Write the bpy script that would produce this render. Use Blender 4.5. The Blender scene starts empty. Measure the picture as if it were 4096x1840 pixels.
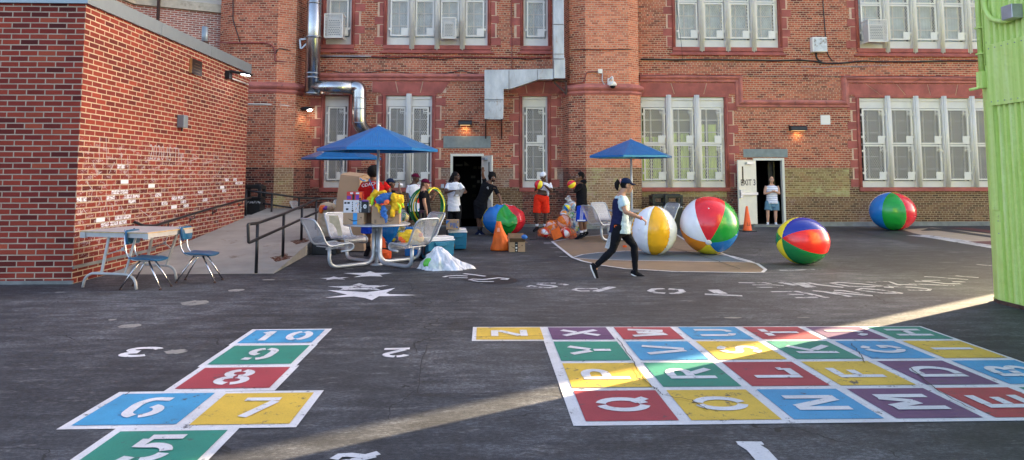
EXPOSURE = 2.7
import bpy, bmesh, math, random
from mathutils import Vector, Matrix, noise as mnoise
random.seed(7)
V = Vector
PEND = []
def LINK(o): PEND.append(o)         # everything is linked once, at the very end
SC = bpy.context.scene
COL = SC.collection
rad = math.radians
# ---------------------------------------------------------------- camera model (level eye 1.65 m, 24 mm lens)
FPX, EYE = 2731.0, 1.65
PITCH, YAW = math.atan(225/FPX), rad(-2.2)
CR = Matrix.Rotation(YAW, 3, 'Z') @ Matrix.Rotation(math.pi/2+PITCH, 3, 'X')
CO = V((0, 0, EYE))
def ray(x, y): return CR @ V((x-2048, -(y-475), -FPX))
def G(x, y, z=0.0):                      # point of the ground (height z) seen at a place of the photo
    d = ray(x, y); return CO + d*((z-EYE)/d.z)
def W(x, y, Y):                          # point of the upright plane Y
    d = ray(x, y); return CO + d*(Y/d.y)
def SX(x, y, X):                         # point of the upright plane X
    d = ray(x, y); return CO + d*(X/d.x)
cam = bpy.data.cameras.new('camera'); cam.sensor_width = 36; cam.lens = FPX/4096*36
cam.shift_y = -445/4096; cam.clip_end = 500; cam.clip_start = .05
camo = bpy.data.objects.new('camera', cam); LINK(camo)
camo.matrix_world = Matrix.Translation(CO) @ CR.to_4x4()
SC.camera = camo
# ---------------------------------------------------------------- tagging
def tag(o, label=None, cat=None, group=None, kind=None):
    if label: o['label'] = label
    if cat: o['category'] = cat
    if group: o['group'] = group
    if kind: o['kind'] = kind
    return o
LOC = {}
def thing(name, label, cat, loc=(0, 0, 0), group=None, rz=0):
    o = bpy.data.objects.new(name, None); LINK(o)
    o.location = loc; o.rotation_euler = (0, 0, rz); o.empty_display_size = .1
    LOC[o.name] = V(loc)
    return tag(o, label, cat, group)
def copy_tree(o, parent=None):
    c = o.copy(); LINK(c); c.parent = parent
    LOC[c.name] = V(c.location)
    for ch in [x for x in bpy.data.objects if x.parent == o]: copy_tree(ch, c)
    return c
# ---------------------------------------------------------------- mesh builder
def frames(path, closed=False, ref=None):
    n = len(path); out = []
    prev = None
    for i in range(n):
        if closed: t = path[(i+1) % n]-path[i-1]
        else: t = path[min(i+1, n-1)]-path[max(i-1, 0)]
        t = t.normalized() if t.length > 1e-9 else V((0, 0, 1))
        if ref is not None:
            r = ref[i] if isinstance(ref, list) else ref
            a = r - t*r.dot(t)
            if a.length < 1e-4: a = t.orthogonal()
            a.normalize()
        elif prev is None:
            a = t.cross(V((0, 0, 1)));
            if a.length < 1e-3: a = t.cross(V((0, 1, 0)))
            a.normalize()
        else:
            a = prev - t*prev.dot(t)
            if a.length < 1e-6: a = t.orthogonal()
            a.normalize()
        prev = a
        out.append((t, a, t.cross(a).normalized()))
    return out
class MB:
    def __init__(s): s.v = []; s.f = []; s.m = []; s.uv = []; s.sm = []
    def face(s, pts, m=0, uv=None, smooth=False):
        i = len(s.v); s.v += [V(p) for p in pts]; s.f.append(list(range(i, i+len(pts))))
        s.m.append(m); s.uv.append(uv); s.sm.append(smooth)
    def grid(s, rows, m=0, wrap=False, smooth=True, uv=None):
        i = len(s.v); nr, nc = len(rows), len(rows[0])
        for r in rows: s.v += [V(p) for p in r]
        for a in range(nr-1):
            for b in range(nc if wrap else nc-1):
                b2 = (b+1) % nc
                s.f.append([i+a*nc+b, i+a*nc+b2, i+(a+1)*nc+b2, i+(a+1)*nc+b])
                s.m.append(m if not callable(m) else m(a, b)); s.sm.append(smooth)
                s.uv.append([uv(a, b), uv(a, b+1), uv(a+1, b+1), uv(a+1, b)] if uv else None)
    def box(s, lo, hi, m=0, R=None, c=None, uvs=False):
        lo, hi = V(lo), V(hi)
        P = [V((x, y, z)) for z in (lo.z, hi.z) for y in (lo.y, hi.y) for x in (lo.x, hi.x)]
        if R is not None:
            c = V(c) if c is not None else (lo+hi)/2
            P = [c+R@(p-c) for p in P]
        for q in ((0, 1, 5, 4), (3, 2, 6, 7), (2, 0, 4, 6), (1, 3, 7, 5), (4, 5, 7, 6), (2, 3, 1, 0)):
            pts = [P[k] for k in q]
            uv = None
            if uvs:
                d = V((pts[1]-pts[0]).x, ) if False else None
                w = (pts[1]-pts[0]).length; h = (pts[3]-pts[0]).length
                uv = [(0, 0), (w, 0), (w, h), (0, h)]
            s.face(pts, m, uv)
    def cbox(s, c, d, m=0, rz=0, R=None):
        c, d = V(c), V(d)/2
        if R is None: R = Matrix.Rotation(rz, 3, 'Z')
        s.box(c-d, c+d, m, R, c)
    def bar(s, a, b, w, h, m=0, up=V((0, 0, 1))):
        a, b = V(a), V(b); t = (b-a).normalized()
        if abs(t.dot(up)) > .99: up = V((0, 1, 0))
        x = t.cross(up).normalized()*(w/2); y = x.cross(t).normalized()*(h/2)
        A = [a-x-y, a+x-y, a+x+y, a-x+y]; B = [p+(b-a) for p in A]
        s.face(A[::-1], m); s.face(B, m)
        for k in range(4): s.face([A[k], A[(k+1) % 4], B[(k+1) % 4], B[k]], m)
    def tube(s, path, r, n=10, m=0, closed=False, cap=True, smooth=True):
        path = [V(p) for p in path]
        fr = frames(path, closed)
        rr = r if isinstance(r, (list, tuple)) else [r]*len(path)
        rows = [[p+(a*math.cos(k*2*math.pi/n)+b*math.sin(k*2*math.pi/n))*q for k in range(n)] for p, (t, a, b), q in zip(path, fr, rr)]
        if closed: rows.append(rows[0])
        s.grid(rows, m, True, smooth)
        if cap and not closed:
            s.face(rows[0][::-1], m); s.face(rows[-1], m)
    def loft(s, path, ra, rb=None, ref=V((1, 0, 0)), n=14, m=0, dome=(1, 1)):
        path = [V(p) for p in path]; rb = rb or ra
        fr = frames(path, False, ref)
        rows = []
        def ring(c, f, a, b): return [c+f[1]*math.cos(k*2*math.pi/n)*a+f[2]*math.sin(k*2*math.pi/n)*b for k in range(n)]
        def cap(i, sg, d):
            f = fr[i]; e = min(ra[i], rb[i])*d; o = []
            for k in (80, 55, 28):
                t = rad(k); o.append(ring(path[i]+f[0]*sg*e*math.sin(t), f, ra[i]*math.cos(t), rb[i]*math.cos(t)))
            return o
        if dome[0]: rows += cap(0, -1, dome[0])
        for p, f, a, b in zip(path, fr, ra, rb): rows.append(ring(p, f, a, b))
        if dome[1]: rows += cap(len(path)-1, 1, dome[1])[::-1]
        s.grid(rows, m, True); s.face(rows[0][::-1], m); s.face(rows[-1], m)
    def ell(s, c, r, R=None, m=0, nu=14, nv=9, mf=None, zmin=-1):
        c = V(c); r = V(r) if not isinstance(r, (int, float)) else V((r, r, r)); R = R or Matrix.Identity(3)
        rows = []
        for j in range(nv+1):
            t = math.pi*(j/nv)*.996+.006; z = max(math.cos(t), zmin); q = math.sin(t)
            rows.append([c+R@V((r.x*q*math.cos(k*2*math.pi/nu), r.y*q*math.sin(k*2*math.pi/nu), r.z*z)) for k in range(nu)])
        s.grid(rows, m, True); s.face(rows[0], m); s.face(rows[-1][::-1], m)
    def lathe(s, prof, c=(0, 0, 0), n=24, m=0, R=None, cap=True, smooth=True):
        c = V(c); R = R or Matrix.Identity(3)
        rows = [[c+R@V((r*math.cos(k*2*math.pi/n), r*math.sin(k*2*math.pi/n), z)) for k in range(n)] for r, z in prof]
        s.grid(rows, m, True, smooth)
        if cap: s.face(rows[0][::-1], m); s.face(rows[-1], m)
    def text(s, body, mp, m=0, off=.0, size=1.0, space=1.0, shear=0.):
        cu = bpy.data.curves.new('t', 'FONT'); cu.body = body; cu.size = size; cu.offset = off; cu.space_character = space; cu.shear = shear
        cu.align_x = 'CENTER'; cu.resolution_u = 3
        o = bpy.data.objects.new('t', cu); COL.objects.link(o)
        dg = bpy.context.evaluated_depsgraph_get(); me = o.evaluated_get(dg).to_mesh()
        vs = [mp(v.co.x, v.co.y) for v in me.vertices]; fs = [list(p.vertices) for p in me.polygons]
        i = len(s.v); s.v += [V(p) for p in vs]
        for f in fs: s.f.append([i+k for k in f]); s.m.append(m); s.uv.append(None); s.sm.append(False)
        bpy.data.objects.remove(o, do_unlink=True); bpy.data.curves.remove(cu)
    def build(s, name, mats, parent=None, origin=None, bevel=0, smooth=None, weld=True, local=False, fixn=True):
        if not isinstance(mats, (list, tuple)): mats = [mats]
        if local: org = V((0, 0, 0))
        elif parent is not None: org = LOC[parent.name]
        elif origin is not None: org = V(origin)
        else: org = V((0, 0, 0))
        me = bpy.data.meshes.new(name)
        me.from_pydata([tuple(v-org) for v in s.v], [], s.f)
        for mt in mats: me.materials.append(mt)
        for p, mi, sm in zip(me.polygons, s.m, s.sm):
            p.material_index = mi; p.use_smooth = sm if smooth is None else smooth
        if any(u for u in s.uv):
            ul = me.uv_layers.new(name='UVMap')
            for p, u in zip(me.polygons, s.uv):
                if u:
                    for li, c in zip(p.loop_indices, u): ul.data[li].uv = c
        if weld or fixn:
            bm = bmesh.new(); bm.from_mesh(me)
            if weld: bmesh.ops.remove_doubles(bm, verts=bm.verts, dist=1e-5)
            if fixn: bmesh.ops.recalc_face_normals(bm, faces=bm.faces)
            bm.to_mesh(me); bm.free()
        o = bpy.data.objects.new(name, me); LINK(o)
        if parent is not None: o.parent = parent; LOC[o.name] = org
        else: o.location = org; LOC[o.name] = org
        if bevel:
            b = o.modifiers.new('bevel', 'BEVEL'); b.width = bevel; b.segments = 2; b.limit_method = 'ANGLE'; b.angle_limit = rad(40)
        return o
    def blob(s, name, mats, parent, voxel=.008, smooth=4, wr=0, wsc=9, matf=None, dec=None):
        """fuse every piece into one continuous skin"""
        org = LOC[parent.name]
        me = bpy.data.meshes.new('b'); me.from_pydata([tuple(v-org) for v in s.v], [], s.f)
        bm = bmesh.new(); bm.from_mesh(me); bmesh.ops.remove_doubles(bm, verts=bm.verts, dist=1e-5)
        bmesh.ops.recalc_face_normals(bm, faces=bm.faces); bm.to_mesh(me); bm.free()
        o = bpy.data.objects.new('b', me); COL.objects.link(o)
        r = o.modifiers.new('r', 'REMESH'); r.mode = 'VOXEL'; r.voxel_size = voxel; r.use_smooth_shade = True
        q = o.modifiers.new('s', 'SMOOTH'); q.factor = .5; q.iterations = smooth
        dg = bpy.context.evaluated_depsgraph_get()
        nm = bpy.data.meshes.new_from_object(o.evaluated_get(dg))
        bpy.data.objects.remove(o, do_unlink=True)
        nm.name = name
        if wr:
            NN = [v.normal.copy() for v in nm.vertices]
            for v, nn in zip(nm.vertices, NN):
                p = v.co*wsc
                d = mnoise.noise(V((p.x, p.y, p.z*1.6)))+.5*mnoise.noise(p*2.3+V((3, 1, 7)))
                v.co += nn*d*wr
        if not isinstance(mats, (list, tuple)): mats = [mats]
        nm.materials.clear()
        for mt in mats: nm.materials.append(mt)
        for p in nm.polygons:
            p.use_smooth = True
            if matf: p.material_index = matf(p.center+org)
        ob = bpy.data.objects.new(name, nm); LINK(ob); ob.parent = parent; LOC[ob.name] = org
        return ob
def arc(c, r, a0, a1, n, ax, ay):
    return [V(c)+V(ax)*r*math.cos(rad(a0+(a1-a0)*k/n))+V(ay)*r*math.sin(rad(a0+(a1-a0)*k/n)) for k in range(n+1)]
def smooth_path(P, rr=.08, n=5):
    """round the corners of a polyline"""
    P = [V(p) for p in P]; out = [P[0]]
    for i in range(1, len(P)-1):
        a, b, c = P[i-1], P[i], P[i+1]
        d1, d2 = (a-b), (c-b); q = min(rr, d1.length*.49, d2.length*.49)
        s0, s1 = b+d1.normalized()*q, b+d2.normalized()*q
        for k in range(n+1):
            t = k/n; out.append(s0*(1-t)**2+b*2*t*(1-t)+s1*t*t)
    out.append(P[-1]); return out
# ---------------------------------------------------------------- materials
def newmat(name):
    m = bpy.data.materials.new(name); m.use_nodes = True
    nt = m.node_tree; return m, nt, nt.nodes['Principled BSDF']
def nd(nt, t, **k):
    n = nt.nodes.new(t)
    for a, b in k.items():
        if a.startswith('i_'): n.inputs[a[2:].replace('_', ' ')].default_value = b
        else: setattr(n, a, b)
    return n
def ramp(nt, stops, interp='LINEAR'):
    n = nt.nodes.new('ShaderNodeValToRGB'); cr = n.color_ramp; cr.interpolation = interp
    while len(cr.elements) > 1: cr.elements.remove(cr.elements[-1])
    cr.elements[0].position = stops[0][0]; c = stops[0][1]; cr.elements[0].color = (*c, 1) if len(c) == 3 else c
    for p, c in stops[1:]:
        e = cr.elements.new(p); e.color = (*c, 1) if len(c) == 3 else c
    return n
def mixc(nt, a, b, fac, mode='MIX'):
    n = nt.nodes.new('ShaderNodeMix'); n.data_type = 'RGBA'; n.blend_type = mode
    for sck, v in ((n.inputs[6], a), (n.inputs[7], b), (n.inputs[0], fac)):
        if hasattr(v, 'is_linked'): nt.links.new(v, sck)
        elif isinstance(v, (int, float)): sck.default_value = v
        else: sck.default_value = (*v, 1) if len(v) == 3 else v
    return n.outputs[2]
def math_(nt, op, a, b=None, c=None):
    n = nt.nodes.new('ShaderNodeMath'); n.operation = op
    for i, v in enumerate((a, b, c)):
        if v is None: continue
        if hasattr(v, 'is_linked'): nt.links.new(v, n.inputs[i])
        else: n.inputs[i].default_value = v
    return n.outputs[0]
def vec_map(nt, src, scale=(1, 1, 1), rot=(0, 0, 0), loc=(0, 0, 0)):
    n = nt.nodes.new('ShaderNodeMapping'); n.inputs['Scale'].default_value = scale; n.inputs['Rotation'].default_value = rot; n.inputs['Location'].default_value = loc
    nt.links.new(src, n.inputs[0]); return n.outputs[0]
def noise_(nt, vec, scale, detail=4, rough=.6):
    n = nt.nodes.new('ShaderNodeTexNoise'); n.inputs['Scale'].default_value = scale; n.inputs['Detail'].default_value = detail; n.inputs['Roughness'].default_value = rough
    nt.links.new(vec, n.inputs['Vector']); return n.outputs['Fac']
def bump_(nt, bs, h, strength=.3, dist=.01):
    b = nt.nodes.new('ShaderNodeBump'); b.inputs['Strength'].default_value = strength; b.inputs['Distance'].default_value = dist
    nt.links.new(h, b.inputs['Height']); nt.links.new(b.outputs[0], bs.inputs['Normal'])
def simple(name, col, rough=.6, metal=0, var=.18, scale=6, bump=.15, bs=40, dist=.004, coat=0, sss=0, alpha=1, emit=None, dirt=None, aniso=(1, 1, 1), spec=.5):
    m, nt, b = newmat(name)
    tc = nd(nt, 'ShaderNodeTexCoord').outputs['Object']
    v = vec_map(nt, tc, aniso)
    f = noise_(nt, v, scale, 5)
    lo = tuple(max(0, c*(1-var)) for c in col); hi = tuple(min(1, c*(1+var)) for c in col)
    r = ramp(nt, [(.3, lo), (.7, hi)]); nt.links.new(f, r.inputs[0]); c = r.outputs[0]
    if dirt:
        f2 = noise_(nt, v, dirt[1], 6, .7); r2 = ramp(nt, [(dirt[2], (0, 0, 0)), (dirt[2]+.12, (1, 1, 1))]); nt.links.new(f2, r2.inputs[0])
        c = mixc(nt, c, dirt[0], r2.outputs[0])
    nt.links.new(c, b.inputs['Base Color'])
    b.inputs['Roughness'].default_value = rough; b.inputs['Metallic'].default_value = metal
    b.inputs['Coat Weight'].default_value = coat; b.inputs['Specular IOR Level'].default_value = spec
    if sss: b.inputs['Subsurface Weight'].default_value = sss; b.inputs['Subsurface Radius'].default_value = (.02, .008, .004)
    if alpha < 1: b.inputs['Alpha'].default_value = alpha
    if emit: b.inputs['Emission Color'].default_value = (*emit[0], 1); b.inputs['Emission Strength'].default_value = emit[1]
    if bump: bump_(nt, b, noise_(nt, v, bs, 4), bump, dist)
    return m
def brick(name, palette, mortar, bw=.205, bh=.0675, ms=.0088, sq=6, big=((.75, .75, .75), (1.15, 1.12, 1.1)), bigs=.7, over=None, chalk=None):
    m, nt, b = newmat(name)
    uv = nd(nt, 'ShaderNodeUVMap').outputs[0]
    # tiny waviness so that courses are not ruler-straight
    nz = nd(nt, 'ShaderNodeTexNoise', i_Scale=2.5, i_Detail=2.0); nt.links.new(uv, nz.inputs['Vector'])
    vm = nd(nt, 'ShaderNodeVectorMath', operation='MULTIPLY_ADD'); nt.links.new(nz.outputs['Color'], vm.inputs[0])
    vm.inputs[1].default_value = (.006, .006, 0); nt.links.new(uv, vm.inputs[2])
    br = nd(nt, 'ShaderNodeTexBrick', offset=.5, squash=.5, squash_frequency=sq)
    if sq == 0: br.squash = 1; br.squash_frequency = 2
    nt.links.new(vm.outputs[0], br.inputs['Vector'])
    br.inputs['Color1'].default_value = (0, 0, 0, 1); br.inputs['Color2'].default_value = (1, 1, 1, 1); br.inputs['Mortar'].default_value = (.5, .5, .5, 1)
    br.inputs['Scale'].default_value = 1; br.inputs['Mortar Size'].default_value = ms; br.inputs['Mortar Smooth'].default_value = .25
    br.inputs['Brick Width'].default_value = bw; br.inputs['Row Height'].default_value = bh
    r = ramp(nt, palette); nt.links.new(br.outputs['Color'], r.inputs[0])
    f = noise_(nt, uv, bigs, 5, .65); r2 = ramp(nt, [(.3, big[0]), (.7, big[1])]); nt.links.new(f, r2.inputs[0])
    c = mixc(nt, r.outputs[0], r2.outputs[0], 1.0, 'MULTIPLY')
    f3 = noise_(nt, uv, 60, 3); r3 = ramp(nt, [(.2, (.8, .8, .8)), (.8, (1.15, 1.15, 1.15))]); nt.links.new(f3, r3.inputs[0])
    c = mixc(nt, c, r3.outputs[0], 1.0, 'MULTIPLY')
    if over:   # leftover paint-over / stain patches on the bricks: list of (colour, scale, threshold)
        for col, scl, th in over:
            f4 = noise_(nt, vec_map(nt, uv, (1, 1.6, 1), loc=(scl, th*9, 0)), scl, 3); r4 = ramp(nt, [(th, (0, 0, 0)), (th+.05, (1, 1, 1))]); nt.links.new(f4, r4.inputs[0])
            pc = mixc(nt, col, r3.outputs[0], 1.0, 'MULTIPLY')
            pc2 = mixc(nt, pc, r.outputs[0], .35)
            c = mixc(nt, c, pc2, r4.outputs[0])
    mf = noise_(nt, uv, 3.1, 4); rm = ramp(nt, [(.3, tuple(x*.72 for x in mortar)), (.7, mortar)]); nt.links.new(mf, rm.inputs[0])
    c = mixc(nt, c, rm.outputs[0], br.outputs['Fac'])
    if chalk:
        z0, z1, u0, u1 = chalk
        sp = nd(nt, 'ShaderNodeSeparateXYZ'); nt.links.new(uv, sp.inputs[0])
        def band(o, a, bb, w):
            x = nd(nt, 'ShaderNodeMapRange', interpolation_type='SMOOTHSTEP'); nt.links.new(o, x.inputs[0]); x.inputs[1].default_value = a-w; x.inputs[2].default_value = a
            y = nd(nt, 'ShaderNodeMapRange', interpolation_type='SMOOTHSTEP'); nt.links.new(o, y.inputs[0]); y.inputs[1].default_value = bb; y.inputs[2].default_value = bb+w; y.inputs[3].default_value = 1; y.inputs[4].default_value = 0
            return math_(nt, 'MULTIPLY', x.outputs[0], y.outputs[0])
        zone = math_(nt, 'MULTIPLY', band(sp.outputs[1], z0, z1, .5), band(sp.outputs[0], u0, u1, 1.0))
        f5 = noise_(nt, vec_map(nt, uv, (1, 3, 1)), 4.2, 8, .8)
        f6 = noise_(nt, vec_map(nt, uv, (3, 1, 1), rot=(0, 0, .5)), 22, 3, .7)
        k = math_(nt, 'MULTIPLY', math_(nt, 'GREATER_THAN', f5, .54), math_(nt, 'GREATER_THAN', f6, .5))
        k = math_(nt, 'MULTIPLY', math_(nt, 'MULTIPLY', k, zone), .55)
        c = mixc(nt, c, (.62, .58, .6), k)
    nt.links.new(c, b.inputs['Base Color']); b.inputs['Roughness'].default_value = .85; b.inputs['Specular IOR Level'].default_value = .25
    h = math_(nt, 'ADD', math_(nt, 'MULTIPLY', math_(nt, 'SUBTRACT', 1.0, br.outputs['Fac']), 1.0), math_(nt, 'MULTIPLY', f3, .35))
    bump_(nt, b, h, .7, .008)
    return m
def mesh_sheet(name, col, w=.052, h=.1, th=.2, metal=0, rough=.5, square=False):
    """expanded-metal or welded-wire sheet: the openings are really open"""
    m, nt, b = newmat(name); uv = nd(nt, 'ShaderNodeUVMap').outputs[0]
    sp = nd(nt, 'ShaderNodeSeparateXYZ'); nt.links.new(uv, sp.inputs[0])
    u = math_(nt, 'DIVIDE', sp.outputs[0], w); v = math_(nt, 'DIVIDE', sp.outputs[1], h)
    if square: a, c = math_(nt, 'FRACT', u), math_(nt, 'FRACT', v)
    else: a, c = math_(nt, 'FRACT', math_(nt, 'ADD', u, v)), math_(nt, 'FRACT', math_(nt, 'SUBTRACT', u, v))
    k = math_(nt, 'MAXIMUM', math_(nt, 'LESS_THAN', a, th), math_(nt, 'LESS_THAN', c, th))
    nt.links.new(k, b.inputs['Alpha'])
    f = noise_(nt, uv, 5, 3); r = ramp(nt, [(.3, tuple(x*.85 for x in col)), (.7, col)]); nt.links.new(f, r.inputs[0]); nt.links.new(r.outputs[0], b.inputs['Base Color'])
    b.inputs['Metallic'].default_value = metal; b.inputs['Roughness'].default_value = rough
    return m
def paint(name, col, wear=.62, sc=7, under=(.06, .058, .065)):
    """road paint: worn through to the asphalt in places"""
    m, nt, b = newmat(name); p = nd(nt, 'ShaderNodeNewGeometry').outputs['Position']
    f = noise_(nt, p, sc, 8, .75); g = noise_(nt, p, 90, 3, .6)
    r = ramp(nt, [(wear, (0, 0, 0)), (wear+.05, (1, 1, 1))]); nt.links.new(math_(nt, 'ADD', math_(nt, 'MULTIPLY', f, .8), math_(nt, 'MULTIPLY', g, .2)), r.inputs[0])
    v = noise_(nt, p, 2.2, 4); rv = ramp(nt, [(.3, tuple(c*.84 for c in col)), (.7, tuple(min(1, c*1.08) for c in col))]); nt.links.new(v, rv.inputs[0])
    gr = ramp(nt, [(.25, (.82, .82, .82)), (.6, (1, 1, 1))]); nt.links.new(g, gr.inputs[0])
    c = mixc(nt, rv.outputs[0], gr.outputs[0], 1.0, 'MULTIPLY')
    c = mixc(nt, c, under, r.outputs[0])
    nt.links.new(c, b.inputs['Base Color']); b.inputs['Roughness'].default_value = .62
    bump_(nt, b, g, .35, .004); return m
# ================================================================ light
SUN_AZ, SUN_EL = rad(31), rad(17)          # azimuth measured from +X towards +Y
wd = bpy.data.worlds.new('World'); SC.world = wd; wd.use_nodes = True
wn = wd.node_tree; sky = wn.nodes.new('ShaderNodeTexSky'); sky.sky_type = 'NISHITA'; sky.sun_disc = False
sky.sun_elevation = SUN_EL; sky.sun_rotation = math.pi/2-SUN_AZ
sky.air_density = .55; sky.dust_density = 3.0; sky.ozone_density = .4; sky.altitude = 20
wn.links.new(mixc(wn, sky.outputs[0], (1.0, .94, .87), 1.0, 'MULTIPLY'), wn.nodes['Background'].inputs[0]); wn.nodes['Background'].inputs[1].default_value = .15
sl = bpy.data.lights.new('sun', 'SUN'); sl.energy = 5.0; sl.angle = rad(.30); sl.color = (1, .79, .50)
so = bpy.data.objects.new('sun', sl); LINK(so)
sd = V((math.cos(SUN_EL)*math.cos(SUN_AZ), math.cos(SUN_EL)*math.sin(SUN_AZ), math.sin(SUN_EL)))
so.rotation_euler = sd.to_track_quat('Z', 'Y').to_euler(); so.location = (20, 20, 30)
vs = SC.view_settings; vs.view_transform = 'Standard'; vs.look = 'None'; vs.gamma = 1; vs.exposure = EXPOSURE
# ================================================================ materials
M = {}
ORG = [(0, (.17, .040, .028)), (.2, (.34, .082, .046)), (.5, (.49, .125, .066)), (.75, (.58, .168, .088)), (1, (.35, .09, .06))]
M['brick'] = brick('facade_brick', ORG, (.60, .43, .27), big=((.72, .68, .66), (1.08, 1.02, 1.0)))
M['brick_light'] = brick('tower_brick', [(0, (.42, .11, .06)), (.4, (.62, .175, .09)), (.8, (.72, .24, .125)), (1, (.5, .145, .085))], (.62, .44, .28))
DK = [(0, (.035, .018, .016)), (.3, (.11, .03, .022)), (.6, (.19, .05, .032)), (1, (.28, .08, .05))]
M['brick_dark'] = brick('dark_base_brick', DK, (.36, .24, .17), big=((.8, .8, .8), (1.15, 1.1, 1.1)))
BR = [(0, (.09, .05, .025)), (.4, (.17, .085, .04)), (.7, (.22, .12, .055)), (1, (.14, .06, .035))]
M['brick_brown'] = brick('brown_base_brick', BR, (.46, .34, .2), over=[((.33, .2, .15), 1.3, .63)])
OL = [(0, (.17, .10, .04)), (.3, (.29, .20, .075)), (.6, (.36, .27, .105)), (1, (.27, .14, .065))]
M['brick_olive'] = brick('olive_overpainted_brick', OL, (.48, .38, .2), over=[((.46, .45, .19), 1.1, .57), ((.30, .14, .06), 1.7, .55), ((.42, .26, .18), 2.3, .66)])
M['brick_tan'] = brick('tan_overpainted_brick', [(0, (.22, .13, .07)), (.5, (.36, .22, .11)), (1, (.27, .14, .08))], (.56, .43, .28), over=[((.40, .37, .15), 1.6, .56), ((.44, .28, .21), 2.4, .58)])
M['brick_grey'] = brick('greyed_brick', [(0, (.20, .12, .09)), (.5, (.33, .19, .13)), (1, (.26, .11, .07))], (.54, .41, .29), over=[((.40, .30, .24), 2.2, .56)])
M['annex_front'] = brick('annex_front_brick', [(0, (.09, .014, .012)), (.3, (.25, .032, .02)), (.6, (.34, .05, .026)), (.85, (.2, .025, .02)), (1, (.4, .075, .035))], (.5, .37, .27), bw=.277, bh=.0875, ms=.0105, sq=0, big=((.7, .7, .7), (1.18, 1.16, 1.16)))
M['annex_side'] = brick('annex_side_brick', [(0, (.12, .020, .016)), (.35, (.23, .036, .023)), (.7, (.29, .050, .029)), (1, (.18, .028, .023))], (.56, .43, .29), bw=.277, bh=.0875, ms=.0105, sq=0, big=((.66, .64, .64), (1.2, 1.16, 1.14)), chalk=(.6, 1.9, 11.0, 17.2))
M['brick_pink'] = brick('bay_brick', [(0, (.2, .06, .05)), (.5, (.42, .14, .1)), (1, (.33, .1, .07))], (.66, .56, .46), ms=.013, sq=0)
M['stone'] = simple('red_sandstone', (.34, .085, .062), .75, var=.35, scale=2.2, bump=.5, bs=25, dirt=((.42, .2, .17), 9, .72))
M['stone_joint'] = simple('stone_joint', (.60, .40, .27), .9)
M['cornice'] = simple('pink_sandstone', (.44, .135, .10), .7, var=.3, scale=3, bump=.5, bs=22, dirt=((.1, .05, .045), 5, .6))
M['white'] = simple('cream_window_paint', (.69, .64, .56), .5, var=.06, scale=3, bump=.1, dirt=((.44, .38, .33), 3, .7))
M['plate'] = simple('cream_plate', (.76, .70, .61), .5, var=.04)
M['grille'] = mesh_sheet('expanded_metal_grille', (.74, .66, .56), .062, .115, .205)
M['cage'] = mesh_sheet('cage_grille', (.74, .69, .62), .07, .1, .24)
M['sash'] = simple('dark_sash_paint', (.30, .27, .24), .6)  # darker tone for sash bars of the lower windows without curtains
M['glass'], nt, b = newmat('window_glass')
b.inputs['Base Color'].default_value = (.012, .014, .016, 1); b.inputs['Roughness'].default_value = .06; b.inputs['Specular IOR Level'].default_value = .22
nz = noise_(nt, nd(nt, 'ShaderNodeTexCoord').outputs['Object'], 2.5, 2); bump_(nt, b, nz, .12, .02)
M['curtain'] = simple('lime_curtain', (.55, .66, .10), .8, var=.5, scale=5, aniso=(6, 6, .5), bump=.5, bs=10)
M['blind'] = simple('pale_blind', (.46, .53, .52), .7, var=.25, scale=3)
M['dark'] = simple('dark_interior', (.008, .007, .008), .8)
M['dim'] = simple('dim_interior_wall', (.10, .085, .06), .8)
M['lintel'] = simple('blue_grey_lintel', (.21, .235, .22), .8, var=.15, bump=.4, bs=30, dirt=((.34, .33, .28), 4, .64))
M['door'] = simple('cream_door_paint', (.68, .64, .53), .5, var=.05, dirt=((.45, .38, .3), 4, .68))
M['steel'] = simple('galvanised_duct', (.44, .44, .44), .26, 1, var=.14, scale=3, bump=.25, bs=5, dist=.02, dirt=((.42, .38, .35), 5, .62))
M['sheet'] = simple('painted_sheet_duct', (.42, .40, .38), .38, .6, var=.22, scale=3.5, bump=.5, bs=5, dist=.03, dirt=((.36, .27, .21), 5, .58), aniso=(1, 1, .4))
M['alu'] = simple('silver_paint', (.47, .49, .52), .38, .5, var=.06, bump=.05)
M['black'] = simple('black_paint', (.012, .012, .014), .35, var=.3)
M['blackrough'] = simple('black_plastic', (.012, .013, .014), .5, var=.3)
M['rust'] = simple('rusted_black_iron', (.05, .02, .012), .7, var=.5, scale=12)
M['cable'] = simple('black_cable', (.012, .011, .012), .5)
M['redpipe'] = simple('red_painted_conduit', (.26, .055, .04), .5)
M['greypipe'] = simple('grey_conduit', (.42, .42, .43), .4, .5)
M['concrete'] = simple('ramp_concrete', (.36, .335, .29), .85, var=.16, scale=1.5, bump=.3, bs=50, dirt=((.2, .15, .11), 2.2, .6))
M['curb'] = simple('base_kerb_concrete', (.2, .2, .185), .85, var=.3, scale=3)
M['coping'] = simple('grey_metal_coping', (.25, .29, .31), .4, .35, var=.05, bump=.05)
M['whitepaint'] = paint('white_road_paint', (.66, .65, .67), .575, 9)
M['wornwhite'] = paint('worn_white_road_paint', (.50, .50, .52), .52, 5)
M['p_blue'] = paint('blue_road_paint', (.045, .29, .52), .575); M['p_green'] = paint('green_road_paint', (.018, .22, .155), .58)
M['p_red'] = paint('red_road_paint', (.36, .04, .055), .58); M['p_yellow'] = paint('yellow_road_paint', (.66, .43, .05), .565)
M['p_purple'] = paint('purple_road_paint', (.13, .055, .14), .585)
M['p_tan'] = paint('tan_court_paint', (.26, .175, .11), .62, 2.5); M['p_slate'] = paint('slate_court_paint', (.095, .125, .155), .66, 3)
M['p_black'] = paint('black_road_paint', (.012, .011, .014), .8); M['p_beige'] = paint('beige_mural_paint', (.42, .34, .25), .7); M['p_maroon'] = paint('maroon_mural_paint', (.12, .03, .035), .7)
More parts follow.
